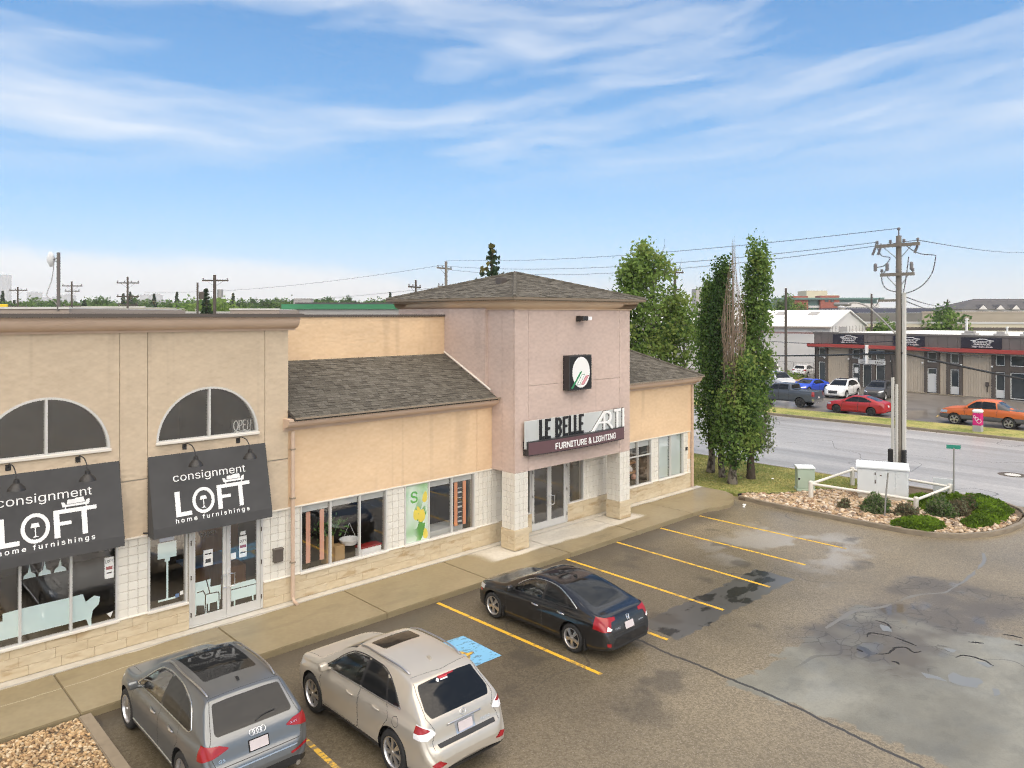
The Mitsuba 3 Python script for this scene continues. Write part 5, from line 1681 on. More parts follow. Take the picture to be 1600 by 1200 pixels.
BEIGE_SUV = dict(L=4.77, R=0.37, axles=(1.02, 3.76), paint='paint_champagne', rim='seven', lean=0.37,
    zc=[(0, .50), (.02, .62), (.07, .70), (.16, .75), (.20, .90), (.25, 1.04), (.34, 1.14), (.50, 1.28), (.70, 1.45), (.76, 1.53), (.62, 1.5)][:-1] + [(.95, 1.585), (1.4, 1.64), (1.9, 1.67), (2.3, 1.655), (2.65, 1.59), (2.9, 1.49), (3.25, 1.28), (3.58, 1.10), (3.7, 1.05), (3.95, 1.01), (4.3, .93), (4.55, .82), (4.68, .70), (4.74, .58), (4.77, .48)],
    belt=[(0, .46), (.16, .70), (.34, 1.04), (1, 1.07), (2, 1.03), (3, .98), (3.6, .95), (4.2, .86), (4.6, .66), (4.77, .44)],
    w=[(0, .62), (.03, .75), (.10, .83), (.25, .89), (.5, .92), (1.0, .943), (2.3, .93), (3.75, .943), (4.15, .91), (4.5, .79), (4.68, .64), (4.77, .48)],
    zb=[(0, .34), (.3, .26), (.6, .22), (4.1, .2), (4.5, .22), (4.77, .32)], mirror=(3.18, 1.03), seat_x=2.2, interior_mat='car_interior_tan',
    cuts=[('side_window', 'side', [(2.14, 1.09), (3.28, 1.045), (3.06, 1.20), (2.80, 1.37), (2.55, 1.48), (2.10, 1.525)], 'car_glass', dict(r=.025)),
          ('side_window', 'side', [(1.28, 1.135), (2.07, 1.095), (2.03, 1.525), (1.70, 1.525), (1.45, 1.48)], 'tinted_glass', dict(r=.025)),
          ('quarter_window', 'side', [(.88, 1.165), (1.23, 1.14), (1.39, 1.46), (1.20, 1.375), (1.02, 1.26)], 'tinted_glass', dict(r=.02)),
          ('brake_lamp', 'rear', [(-.17, 1.485), (.17, 1.485), (.17, 1.508), (-.17, 1.508)], 'lamp_red', dict(x1=.95, push=.006, r=.004)),
          ('rear_window', 'rear', [(-.62, 1.10), (.62, 1.10), (.68, 1.20), (.59, 1.49), (.3, 1.505), (-.3, 1.505), (-.59, 1.49), (-.68, 1.20)], 'tinted_glass', dict(x1=.95, r=.05)),
          ('windscreen', 'front', [(-.74, 1.10), (.74, 1.10), (.6, 1.58), (-.6, 1.58)], 'car_glass', dict(x0=2.6, r=.05)),
          ('taillight_lens', 'rear2', [(.70, .972), (.82, .945), (1.0, .925), (1.0, 1.03), (.84, 1.045), (.77, 1.01)], 'lamp_red', dict(x1=.42, push=.007, r=.012)),
          ('taillight', 'rear2', [(.60, .90), (.80, .84), (1.0, .86), (1.0, 1.08), (.84, 1.06), (.68, .985)], 'lamp_clear', dict(x1=.42, push=.006, r=.02)),
          ('licence_plate', 'rear', [(-.155, .77), (.155, .77), (.155, .915), (-.155, .915)], 'plate', dict(x1=.45, push=.012, r=.008)),
          ('plate_recess', 'rear', [(-.20, .755), (.20, .755), (.22, .935), (-.22, .935)], 'trim_silver', dict(x1=.45, r=.01)),
          ('bumper_lamp', 'rear2', [(.52, .47), (.72, .44), (.80, .50), (.66, .545)], 'lamp_red', dict(x1=.3, push=.004, r=.008)),
          ('bumper_pad', 'top', [(.085, -.60), (.150, -.62), (.150, .62), (.085, .60), (.078, 0)], 'black_plastic', dict(z0=.6, r=.008, push=.004)),
          ('rear_valance', 'rear', [(-.85, .2), (.85, .2), (.85, .36), (.45, .40), (-.45, .40), (-.85, .36)], 'black_plastic', dict(x1=.3)),
          ('sill_cladding', 'side', [(1.42, .1), (3.34, .1), (3.34, .33), (1.42, .36)], 'black_plastic', dict(r=.02)),
          ('sunroof', 'top', [(1.98, -.40), (2.44, -.42), (2.44, .42), (1.98, .40)], 'tinted_glass', dict(z0=1.3, r=.05, push=.002)),
          ('headlight', 'front2', [(.52, .68), (.88, .76), (.88, .88), (.52, .80)], 'lamp_head', dict(x0=4.1)),
          ('grille', 'front', [(-.36, .45), (.36, .45), (.42, .68), (-.42, .68)], 'black_plastic', dict())],
    doors=[[(2.12, .36), (3.34, .36), (3.42, .80), (3.33, 1.04), (2.10, 1.11)], [(1.48, .36), (2.10, .36), (2.08, 1.11), (1.28, 1.145), (1.12, .92), (1.36, .62)]],
    handles=[(2.36, .90), (1.50, .955)], handle_mat='paint_champagne',
    gaps=[('rear', [(-.70, .705), (-.70, .80), (-.62, .95), (-.72, 1.13), (-.64, 1.51)]), ('rear', [(.70, .705), (.70, .80), (.62, .95), (.72, 1.13), (.64, 1.51)]),
          ('top', [(.92, -.60), (.84, 0), (.92, .60)]), ('top', [(3.66, -.74), (4.3, -.68), (4.6, -.45), (4.6, .45), (4.3, .68), (3.66, .74)]),
          ('side', [(Point(.92, .93).buffer(.085).exterior.coords[k]) for k in range(0, 65, 4)])],
    trims=[([(3.36, 1.03), (2.1, 1.08), (1.25, 1.12), (.86, 1.145)], 0.012, 'trim_silver', 'window_trim'),
           ([(.86, 1.145), (1.0, 1.265), (1.2, 1.395), (1.42, 1.495), (1.70, 1.545), (2.1, 1.545), (2.55, 1.505), (2.82, 1.39), (3.1, 1.20), (3.34, 1.04)], 0.010, 'black_plastic', 'window_seal')],
    rails=(1.0, 2.52, .60, 'trim_silver'),
    extras=[('badge', rear_emblem(1.035, 'ell'), 'chrome', True), ('badge', rear_letters('RX350', -.34, .79, .2, .04), 'chrome', False),
            ('plate_garnish', lambda sk: [tube((lambda p: p + sk.normal_at(p) * .012)(sk.hit_rear(np.column_stack([np.linspace(-.36, .36, 16), np.full(16, .955)]))), 0.016, 8)], 'trim_silver', True),
            ('sticker', lambda sk: [sk_patch(sk, [(.17, 1.44), (.21, 1.44), (.225, 1.47), (.19, 1.495), (.155, 1.47)], 1, .55)], 'sticker_white', True),
            ('sticker', lambda sk: [sk_patch(sk, [(-.02, 1.445), (.14, 1.445), (.14, 1.463), (-.02, 1.463)], 1, .95)], 'sticker_white', True),
            ('sticker', lambda sk: [sk_patch(sk, [(-.03, 1.469), (.14, 1.469), (.14, 1.487), (-.03, 1.487)], 1, .95)], 'sticker_red', True),
            ('antenna', roof_fin(1.22), 'paint_champagne', 30)])


def sk_patch(sk, poly, sign, push=0.012):
    """a thin patch laid over the rear skin (polygon in y, z)"""
    q = Polygon(poly)
    if sign < 0:
        q = affinity.scale(q, -1, 1, origin=(0, 0))
    m = trimesh.creation.extrude_polygon(q, 0.001, engine='earcut')
    v, f = trimesh.remesh.subdivide_to_size(m.vertices, m.faces, 0.03)
    p = []
    o = np.column_stack([np.full(len(v), -2.0), v[:, 0], v[:, 1]])
    loc, ray, _ = sk.mesh.ray.intersects_location(o, np.tile([[1.0, 0, 0]], (len(v), 1)), multiple_hits=False)
    out = np.full((len(v), 3), np.nan)
    out[ray] = loc
    ok = ~np.isnan(out[:, 0])
    n = np.zeros_like(out)
    n[ok] = sk.normal_at(out[ok])
    out = out + n * (0.010 if push > 0.1 else push + 0.0)
    f = f[ok[f].all(1)]
    f = f[(v[f][:, :, 2] > 0.0005).all(1)]
    m = trimesh.Trimesh(np.nan_to_num(out), f, process=False)
    m.remove_unreferenced_vertices()
    return m


BLACK_SEDAN = dict(L=4.63, R=0.325, axles=(1.04, 3.74), paint='paint_black', rim='five', rim_r=0.228, lean=0.42, rail=.86,
    zc=[(0, .50), (.02, .62), (.06, .74), (.10, .86), (.15, .955), (.22, .99), (.45, 1.025), (.70, 1.09), (1.0, 1.20), (1.35, 1.31), (1.65, 1.375), (2.0, 1.41), (2.35, 1.40), (2.6, 1.355), (2.9, 1.23), (3.25, 1.05), (3.42, .965), (3.55, .94), (3.9, .90), (4.2, .83), (4.45, .73), (4.57, .62), (4.63, .46)],
    belt=[(0, .46), (.15, .80), (.3, .90), (.7, .945), (1.2, .95), (2, .92), (3, .885), (3.5, .865), (4.0, .79), (4.4, .64), (4.63, .42)],
    w=[(0, .60), (.03, .70), (.10, .78), (.25, .84), (.5, .88), (1.0, .90), (2.3, .885), (3.7, .90), (4.05, .87), (4.35, .77), (4.53, .62), (4.63, .45)],
    zb=[(0, .30), (.3, .22), (.6, .18), (4, .16), (4.4, .17), (4.63, .26)], mirror=(3.02, .90), seat_x=2.1, seat_z=.22,
    cuts=[('side_window', 'side', [(2.06, .965), (3.06, .925), (2.86, 1.07), (2.62, 1.205), (2.40, 1.28), (2.03, 1.305)], 'car_glass', dict(r=.025)),
          ('side_window', 'side', [(1.22, .99), (1.98, .965), (1.96, 1.305), (1.70, 1.285), (1.40, 1.205)], 'tinted_glass', dict(r=.025)),
          ('quarter_window', 'side', [(.98, 1.02), (1.16, .997), (1.34, 1.18), (1.16, 1.11)], 'tinted_glass', dict(r=.012)),
          ('rear_window', 'top', [(.62, -.52), (.58, 0), (.62, .52), (1.50, .56), (1.58, 0), (1.50, -.56)], 'tinted_glass', dict(z0=.9, r=.06)),
          ('windscreen', 'front', [(-.70, .985), (.70, .985), (.56, 1.34), (-.56, 1.34)], 'car_glass', dict(x0=2.5, r=.05)),
          ('taillight', 'rear2', [(.42, .955), (.42, .90), (.58, .88), (.66, .70), (.80, .70), (1.0, .80), (1.0, .93), (.80, .985)], 'lamp_red', dict(x1=.40, push=.008, r=.012)),
          ('licence_plate', 'rear', [(-.155, .64), (.155, .64), (.155, .785), (-.155, .785)], 'plate', dict(x1=.45, push=.012, r=.008)),
          ('bumper_lamp', 'rear2', [(.66, .38), (.74, .38), (.76, .46), (.68, .46)], 'lamp_red', dict(x1=.3, push=.004, r=.012)),
          ('rear_valance', 'rear', [(-.6, .2), (.6, .2), (.62, .36), (-.62, .36)], 'black_plastic', dict(x1=.3)),
          ('sunroof', 'top', [(1.85, -.38), (2.28, -.40), (2.28, .40), (1.85, .38)], 'tinted_glass', dict(z0=1.2, r=.05, push=.002)),
          ('side_marker', 'side', [(4.16, .60), (4.28, .585), (4.30, .63), (4.18, .645)], 'lamp_red', dict(push=.003, r=.006)),
          ('headlight', 'front2', [(.50, .60), (.86, .66), (.86, .77), (.50, .70)], 'lamp_head', dict(x0=4.1)),
          ('grille', 'front', [(-.6, .36), (.6, .36), (.6, .58), (-.6, .58)], 'black_plastic', dict())],
    doors=[[(2.02, .28), (3.22, .28), (3.26, .70), (3.14, .93), (2.00, .985)], [(1.46, .28), (2.0, .28), (1.98, .985), (1.20, 1.01), (1.08, .80), (1.34, .52)]],
    handles=[(2.22, .79), (1.36, .83)],
    gaps=[('rear', [(-.62, .62), (.62, .62)]), ('rear', [(-.62, .62), (-.66, .70)]), ('rear', [(.62, .62), (.66, .70)]), ('top', [(.55, -.58), (.50, 0), (.55, .58)]), ('top', [(1.60, -.58), (1.66, 0), (1.60, .58)]),
          ('top', [(3.45, -.70), (4.1, -.64), (4.4, -.42), (4.4, .42), (4.1, .64), (3.45, .70)])],
    trims=[([(.93, 1.025), (1.12, 1.12), (1.38, 1.225), (1.70, 1.308), (2.03, 1.33), (2.40, 1.305), (2.66, 1.22), (2.92, 1.07)], 0.011, 'chrome', 'window_trim'), ([(3.12, .905), (2.0, .948), (1.2, .975), (.95, 1.0)], 0.006, 'black_plastic', 'window_seal')],
    extras=[('badge', rear_emblem(.865, 'aitch'), 'chrome', True), ('badge', rear_letters('CIVIC', .50, .70, .18, .04), 'chrome', False), ('badge', rear_letters('TOURING', -.32, .70, .2, .03), 'chrome', False),
            ('lamp_lens', lambda sk: [sk_patch(sk, [(.60, .74), (.66, .715), (.74, .72), (.70, .82)], s, .016) for s in (1, -1)], 'lamp_clear', True),
            ('antenna', roof_fin(1.72), 'paint_black', 30), ('mud_flap', mud_flaps((.62, 3.32), .18), 'black_plastic', False)])
UP = math.pi / 2
def near_cars():
    build_car('suv', 'dark grey SUV with a panoramic roof, first car in the row', 'car', GREY_SUV, (5.38, 13.78), UP)
    build_car('suv', 'champagne beige SUV with roof rails and a small sunroof', 'car', BEIGE_SUV, (8.19, 11.97), UP)
    build_car('sedan', 'glossy black sedan parked alone between yellow lines', 'car', BLACK_SEDAN, (13.77, 12.85), UP)
near_cars()
# ------------------------------------------------------------------ trees and shrubs
def leaf_mat(key, c, tr=0.35):
    scene[key] = {'type': 'principledthin', 'base_color': {'type': 'rgb', 'value': list(c)}, 'roughness': 0.55, 'diff_trans': tr * 2.6, 'spec_trans': 0.0, 'eta': 1.35}


leaf_mat('leaf_dark', (0.076, 0.136, 0.046))
leaf_mat('leaf_mid', (0.138, 0.226, 0.062))
leaf_mat('leaf_light', (0.215, 0.315, 0.086))
leaf_mat('leaf_yellow', (0.275, 0.345, 0.1))
leaf_mat('needle_dark', (0.04, 0.066, 0.036), 0.1)
leaf_mat('needle_gold', (0.16, 0.15, 0.055), 0.1)
leaf_mat('leaf_grey', (0.19, 0.215, 0.125))
leaf_mat('leaf_brown', (0.165, 0.135, 0.085))
leaf_mat('juniper_bright', (0.165, 0.265, 0.032))
leaf_mat('juniper_dark', (0.095, 0.155, 0.026))
P('bark_grey', proc(lambda p, n, uv: mix((0.20, 0.175, 0.145), (0.055, 0.045, 0.038), smoothstep(0.45, 0.62, fbm(p.x * 9, p.y * 9, p.z * 5, 4)))), 0.9)
P('bark_brown', proc(lambda p, n, uv: mix((0.10, 0.075, 0.055), (0.045, 0.034, 0.026), fbm(p.x * 14, p.y * 14, p.z * 3, 3))), 0.9)
P('dead_twig', (0.22, 0.165, 0.12), 0.9)


def leaves(cent, sizes, rng, up=0.3, aspect=1.6):
    """diamond leaves (two triangles) at the centres"""
    n = len(cent)
    a = rng.randn(n, 3)
    a[:, 2] -= up
    a /= np.linalg.norm(a, axis=1, keepdims=True)
    b = np.cross(a, rng.randn(n, 3))
    b /= np.linalg.norm(b, axis=1, keepdims=True) + 1e-9
    c = np.cross(a, b)
    s = np.asarray(sizes)[:, None]
    v = np.stack([cent - a * s * aspect / 2, cent + b * s / 2 + c * s * .08, cent + a * s * aspect / 2, cent - b * s / 2 + c * s * .08], 1).reshape(-1, 3)
    k = np.arange(n)[:, None] * 4
    f = np.concatenate([k + [0, 1, 2], k + [0, 2, 3]], 1).reshape(-1, 3)
    return trimesh.Trimesh(v, f, process=False)


def branchy(base, height, r0, n, spread, lean, rng, z0=.25, z1=.95, up=1.0):
    """trunk and limbs: returns (trunk mesh, limbs mesh, limb tips and mid points)"""
    b = np.array(base, float)
    zz = np.linspace(0, 1, 12)
    wob = np.cumsum(rng.randn(12, 2) * r0 * .35, 0)
    tr = np.column_stack([b[0] + lean[0] * zz + wob[:, 0], b[1] + lean[1] * zz + wob[:, 1], b[2] + height * .92 * zz])
    rad = r0 * (1 - .88 * zz) * (1 + .45 * np.exp(-zz * 14))
    trunk = tube(tr, rad, 10)
    limbs, pts = [], []
    for i in range(n):
        t = z0 + (z1 - z0) * (i + rng.rand()) / n
        p0 = np.array([np.interp(t, zz, tr[:, k]) for k in range(3)])
        a = rng.uniform(0, 2 * np.pi)
        L = spread(t) * rng.uniform(.7, 1.1)
        d = np.array([math.cos(a) * L, math.sin(a) * L, up * L * rng.uniform(.8, 1.3)])
        s = np.linspace(0, 1, 6)[:, None]
        path = p0 + d * s + np.array([0, 0, 1]) * (s ** 2) * L * .25 * up
        path[1:-1] += rng.randn(4, 3) * L * .05
        r = max(.012, r0 * (1 - .88 * t) * .45)
        limbs.append(tube(path, np.linspace(r, .006, 6), 5))
        pts += [path[3], path[4], path[5]]
    return trunk, cat(limbs), np.array(pts)


def crown_tree(name, label, base, height, r0, z0, radius, nclus, per, size, mats, bark, rng, group=None, cat_='tree', limbs=26, up=1.0, sig=.28, tall=1.5, lean=(0, 0), top_cut=1.0):
    """clusters of leaves through the crown's volume; radius(t) with t from 0 at z0 to 1 at the top"""
    k = thing(name, label, cat_, group)
    trunk, lm, tips = branchy(base, height, r0, limbs, lambda t: radius(max(0, (t * height - z0) / (height - z0))) * .9, lean, rng, z0=max(.05, z0 / height * .9), up=up)
    part(k, 'trunk', trunk, bark, True)
    part(k, 'limbs', lm, bark, True)
    C, tone = [], []
    while len(C) < nclus:
        t = rng.rand() ** .85 * top_cut
        a = rng.uniform(0, 2 * np.pi)
        rr = radius(t) * math.sqrt(rng.uniform(.12, 1.0))
        lump = .80 + .40 * meshkit.noise(np.array([math.cos(a) * 1.6, math.sin(a) * 1.6, t * height * .55 + base[0]]))
        c = np.array([base[0] + lean[0] * t + rr * lump * math.cos(a), base[1] + lean[1] * t + rr * lump * math.sin(a), base[2] + z0 + t * (height - z0)])
        C.append(c)
        tone.append(rng.rand() * .75 + .25 * meshkit.noise(c * .8))
    C, tone = np.array(C), np.array(tone)
    order = np.digitize(tone, np.linspace(0, 1, len(mats) + 1)[1:-1])
    for i, m in enumerate(mats):
        cc = C[order == i]
        if not len(cc):
            continue
        pts = np.repeat(cc, per, 0)
        pts = pts + rng.randn(*pts.shape) * np.array([sig, sig, sig * tall])
        part(k, 'foliage', leaves(pts, size * rng.uniform(.6, 1.3, len(pts)), rng), m)
    return k


def col_r(R, bulge=.45):
    return lambda t: R * (np.clip(t / .10, 0.25, 1)) * (1 - .55 * max(0, (t - bulge) / (1 - bulge)) ** 1.3) + .05


rg = np.random.RandomState(5)
GRP = None
crown_tree('columnar_tree', 'tall narrow green tree nearest the shop corner, leftmost of the group', (32.03, 19.74, .12), 9.2, .15, 1.6, col_r(.62), 215, 42, .105, ['leaf_dark', 'leaf_mid', 'leaf_mid', 'leaf_light'], 'bark_grey', rg, sig=.14, tall=2.4, up=2.6)
crown_tree('columnar_tree', 'dark narrow tree squeezed behind the half dead one', (31.55, 18.8, .12), 9.9, .12, 1.5, col_r(.52), 185, 42, .105, ['leaf_dark', 'leaf_dark', 'leaf_mid'], 'bark_grey', rg, sig=.14, tall=2.4, up=2.6)
dk = crown_tree('columnar_tree', 'half dead narrow tree with bare grey twigs above leafy lower half', (30.64, 17.70, .12), 5.6, .17, 1.05, col_r(.86, .5), 185, 46, .115, ['leaf_mid', 'leaf_dark', 'leaf_light', 'leaf_mid', 'leaf_yellow'], 'bark_grey', rg, sig=.17, tall=1.7, up=2.0, lean=(.25, -.38))
tw = []
for i in range(85):
    a, r = rg.uniform(0, 2 * np.pi), .50 * math.sqrt(rg.rand())
    z0 = rg.uniform(2.8, 6.6)
    z1 = min(11.4, z0 + rg.uniform(1.2, 3.6)) if i > 14 else rg.uniform(9.6, 11.4)
    q = np.array([0, .25, .5, .75, 1.0])
    s = np.array([.55, .95, 1.1, 1.1, 1.0])
    z = z0 + (z1 - z0) * q
    sh = np.clip((11.9 - z) / 4.2, .12, 1)
    p = np.column_stack([30.66 + r * math.cos(a) * s * sh + rg.randn(5) * .055, 17.68 + r * math.sin(a) * s * sh + rg.randn(5) * .055, z])
    tw.append(tube(p, np.linspace(.016, .004, 5), 4))
    for j in range(3):
        k0 = p[rg.randint(1, 4)]
        tw.append(tube([k0, k0 + [rg.randn() * .1, rg.randn() * .1, rg.uniform(.15, .5)]], [.009, .004], 3))
part(dk, 'bare_twigs', cat(tw), 'dead_twig', label='bare dead upper twigs')
part(dk, 'upper_trunk', tube([(30.64, 17.7, 4.5), (30.68, 17.72, 7), (30.62, 17.68, 9.3), (30.64, 17.7, 11.2)], [.09, .06, .035, .008], 8), 'dead_twig', True)
crown_tree('columnar_tree', 'tall narrow tree nearest the road, rightmost of the group', (32.26, 17.61, .12), 10.7, .15, 1.4, col_r(.70, .4), 245, 42, .105, ['leaf_dark', 'leaf_mid', 'leaf_light', 'leaf_mid', 'leaf_yellow'], 'bark_brown', rg, sig=.15, tall=2.4, up=2.6, lean=(.12, -.22))
tw = []
for i in range(46):
    a = rg.uniform(-1.9, .6)
    p0 = np.array([32.26, 17.61, 1.2 + rg.rand() * .4])
    d = np.array([math.cos(a), math.sin(a), 0]) * rg.uniform(.3, .85)
    tw.append(tube([p0, p0 + d * .45 + [0, 0, .5], p0 + d + [0, 0, rg.uniform(.9, 1.9)]], [.018, .012, .004], 4))
part('columnar_tree_003', 'bare_twigs', cat(tw), 'dead_twig', label='bare grey side shoots low on the trunk')
pts = np.array([32.26, 17.61, 2.0]) + np.column_stack([rg.uniform(-.1, .75, 500), rg.uniform(-.85, .1, 500), rg.uniform(-.6, 1.0, 500)])
part('columnar_tree_003', 'sparse_foliage', leaves(pts, .08 * rg.uniform(.6, 1.3, 500), rg), 'leaf_grey')
# looser ash trees behind the shop
def round_r(R):
    return lambda t: R * max(.12, math.sqrt(max(0.0, 1 - ((t - .42) / .60) ** 2)))
crown_tree('ash_tree', 'loose light green tree rising behind the shop roof', (33.3, 24.45, .12), 11.4, .17, 3.6, round_r(1.75), 150, 46, .15, ['leaf_mid', 'leaf_light', 'leaf_light', 'leaf_yellow', 'leaf_dark'], 'bark_grey', rg, sig=.27, tall=.9, limbs=34, up=1.5)
crown_tree('ash_tree', 'lower yellow green tree between the shop roof and the narrow trees', (35.1, 23.6, .12), 8.6, .12, 2.6, round_r(1.35), 115, 42, .14, ['leaf_mid', 'leaf_light', 'leaf_yellow', 'leaf_light'], 'bark_grey', rg, sig=.26, tall=.9, limbs=26, up=1.2)
crown_tree('ash_tree', 'green tree behind the shop, partly hidden by the tower cornice', (32.9, 25.2, .12), 10.4, .14, 3.0, round_r(1.05), 80, 44, .15, ['leaf_mid', 'leaf_light', 'leaf_dark', 'leaf_light'], 'bark_grey', rg, sig=.27, tall=.9, limbs=28, up=1.3)


def spruce(label, base, height, R, n, rng, gold=.35, size=.35, name='spruce_tree', group=None):
    k = thing(name, label, 'tree', group)
    part(k, 'trunk', tube([base, (base[0], base[1], base[2] + height * .99)], [R * .10, .02], 8), 'bark_brown', True)
    A, B = [], []
    lv = int(height / .42)
    for i in range(lv):
        t = (i + .3) / lv
        if t < .06:
            continue
        r = R * (1 - t) ** .85 + .08
        m = max(5, int(11 * (1 - t) + 4))
        for j in range(m):
            a = 2 * np.pi * (j + rng.rand()) / m
            L = r * rng.uniform(.65, 1.1)
            q = max(4, int(L * n))
            s = rng.uniform(.1, 1, q)
            c = np.column_stack([base[0] + np.cos(a) * L * s, base[1] + np.sin(a) * L * s, base[2] + t * height + .25 * L * s ** 2 - .45 * L * s + rng.randn(q) * .05])
            c += rng.randn(q, 3) * .07 * L
            (B if rng.rand() < gold else A).append(c)
    for l, m in ((A, 'needle_dark'), (B, 'needle_gold')):
        if l:
            c = np.vstack(l)
            part(k, 'foliage', leaves(c, size * rng.uniform(.5, 1.2, len(c)), rng, up=.8, aspect=1.5), m)
    return k


spruce('tall spruce showing above the tower roof', (40.2, 44.6, 0), 13.6, 4.0, 11, rg, .42, .34)
spruce('short spruce top beside it, just clearing the tower roof', (42.3, 43.6, 0), 10.9, 2.8, 10, rg, .3, .3)
spruce('dark spruce beside the double armed pole, left background', (35.4, 90.6, 0), 11.0, 2.6, 9, rg, .08, .42)


# shrubs on the island
def shrub(label, c, rx, ry, h, n, size, mats, rng, name='shrub'):
    k = thing(name, label, 'shrub')
    st = [tube([(c[0], c[1], .1), (c[0] + rng.randn() * rx * .5, c[1] + rng.randn() * ry * .5, .1 + h * .7)], [.012, .004], 4) for _ in range(14)]
    part(k, 'stems', cat(st), 'bark_brown')
    for i, m in enumerate(mats):
        q = n // len(mats)
        u = rng.randn(q, 3)
        u /= np.linalg.norm(u, axis=1, keepdims=True)
        u[:, 2] = np.abs(u[:, 2])
        r = rng.uniform(.45, 1.12, q) * (0.62 + .75 * meshkit.noise(u * 2.6 + c[0]))
        pts = np.array([c[0], c[1], .12]) + u * r[:, None] * [rx, ry, h]
        part(k, 'foliage', leaves(pts, size * rng.uniform(.6, 1.3, q), rng, up=-.4, aspect=2.2), m)


shrub('small sparse grey green shrub on the stones, left of the larger ones', (30.0, 12.45), 0.224, 0.224, 0.323, 720, .05, ['leaf_grey', 'leaf_brown'], rg)
shrub('large grey green shrub below the white cabinet', (30.35, 11.40), 0.473, 0.516, 0.527, 3360, .055, ['leaf_grey', 'leaf_dark', 'leaf_grey', 'leaf_mid'], rg)
shrub('brown twiggy shrub right of the leaning sign post', (30.55, 10.35), 0.387, 0.430, 0.383, 1520, .05, ['leaf_brown', 'leaf_brown', 'leaf_grey'], rg)
shrub('rounded grey green shrub right of the front guard rail post', (31.5, 9.45), 0.396, 0.430, 0.612, 2880, .055, ['leaf_grey', 'leaf_grey', 'leaf_dark', 'leaf_mid'], rg)
shrub('brown grey shrub behind the rounded one', (32.1, 9.0), 0.361, 0.387, 0.493, 1360, .05, ['leaf_brown', 'leaf_grey', 'leaf_brown'], rg)
shrub('dark brown rounded shrub near the street sign post', (32.9, 8.95), 0.361, 0.361, 0.578, 1520, .05, ['leaf_brown', 'leaf_brown', 'leaf_dark'], rg)


def juniper(label, poly, n, h, rng):
    k = thing('juniper', label, 'shrub')
    b = poly.bounds
    p = np.column_stack([rng.uniform(b[0], b[2], n * 2), rng.uniform(b[1], b[3], n * 2)])
    p = p[shapely.contains_xy(poly, p[:, 0], p[:, 1])][:n]
    hh = h * (.35 + .9 * meshkit.fbm(np.column_stack([p * 1.7, np.full(len(p), b[0])]), 3))
    edge = np.clip(shapely.distance(shapely.points(p), poly.boundary) / .35, .25, 1)
    z = .12 + hh * edge * rng.uniform(.3, 1.15, len(p))
    c = np.column_stack([p, z])
    sel = meshkit.noise(c * 2.3) + rng.randn(len(c)) * .12
    for m, q in (('juniper_bright', sel > .5), ('juniper_dark', sel <= .5)):
        part(k, 'foliage', leaves(c[q], .085 * rng.uniform(.6, 1.3, q.sum()), rng, up=-.6, aspect=2.4), m)


juniper('low bright green juniper spreading over the island kerb in front', Polygon([(28.75, 9.0), (28.72, 10.2), (29.2, 10.4), (29.9, 10.1), (30.5, 9.7), (30.4, 9.0), (29.7, 8.75)]), 3200, .30, rg)
juniper('low green juniper behind the guard rail, right of the cabinet', Polygon([(31.6, 10.0), (32.8, 11.0), (33.8, 11.3), (34.4, 10.4), (33.2, 9.8), (32.0, 9.6)]), 2800, .34, rg)
juniper('wide green juniper mat at the rounded right end of the island', Polygon([(30.3, 8.1), (31.0, 8.6), (32.2, 8.5), (33.6, 9.0), (34.9, 9.9), (35.5, 9.3), (35.2, 8.2), (34.2, 7.65), (32.4, 7.5), (31.2, 7.7)]), 6500, .34, rg)
juniper('small juniper beside the street sign post', Polygon([(33.7, 9.3), (34.2, 10.2), (35.3, 10.6), (35.5, 9.9), (34.6, 9.2)]), 1700, .32, rg)

# far trees, one by one
def far_tree(label, base, h, R, mats, rng, kind='round', n=60, per=26, size=.6):
    if kind == 'spruce':
        return spruce(label, base, h, R, 5, rng, .05, .75, name='far_spruce', group='trees on the skyline')
    k = thing('far_tree', label, 'tree', 'trees on the skyline')
    part(k, 'trunk', tube([base, (base[0], base[1], h * .6)], [R * .07, R * .04], 6), 'bark_brown')
    u = rng.randn(n, 3)
    u /= np.linalg.norm(u, axis=1, keepdims=True)
    c = np.array([base[0], base[1], base[2] + h * .60]) + u * rng.uniform(.35, 1, (n, 1)) * [R, R, h * .36]
    for i, m in enumerate(mats):
        cc = np.repeat(c[i::len(mats)], per, 0)
        cc = cc + rng.randn(*cc.shape) * R * .17
        part(k, 'foliage', leaves(cc, size * rng.uniform(.6, 1.3, len(cc)), rng), m)


def view_dir(s):
    """unit-depth ground direction at a sideways slope s right of the camera axis"""
    c_, s_ = math.cos(YAW), math.sin(YAW)
    return np.array([s_ + s * c_, c_ - s * s_])


LBL_R = 'dark round leafy tree in the row of trees on the left skyline'
LBL_S = 'dark pointed spruce in the row of trees on the left skyline'
rt_ = np.random.RandomState(21)
for i in range(104):
    s = -.70 + .57 * (i + rt_.rand() * .8) / 104
    d = rt_.uniform(230, 360)
    g = view_dir(s) * d
    if rt_.rand() < .17:
        far_tree(LBL_S, (g[0], g[1], 0), rt_.uniform(12.5, 16.5) * d / 290, 3.6, None, rt_, 'spruce')
    else:
        far_tree(LBL_R, (g[0], g[1], 0), rt_.uniform(10.8, 13.8) * d / 290, rt_.uniform(4.0, 6.4), ['leaf_mid', 'leaf_dark', 'leaf_dark', 'leaf_mid'], rt_, per=40, size=.7)
lab = labels
far_g = lambda: None
k_ = far_tree('light green leafy tree left of the green roofed building', (52.5, 133, 0), 11.3, 5.2, ['leaf_light', 'leaf_mid', 'leaf_light'], rt_, size=.45, n=80)
labels[[k for k in labels if k.startswith('far_tree') and '__' not in k][-1]].pop('group', None)
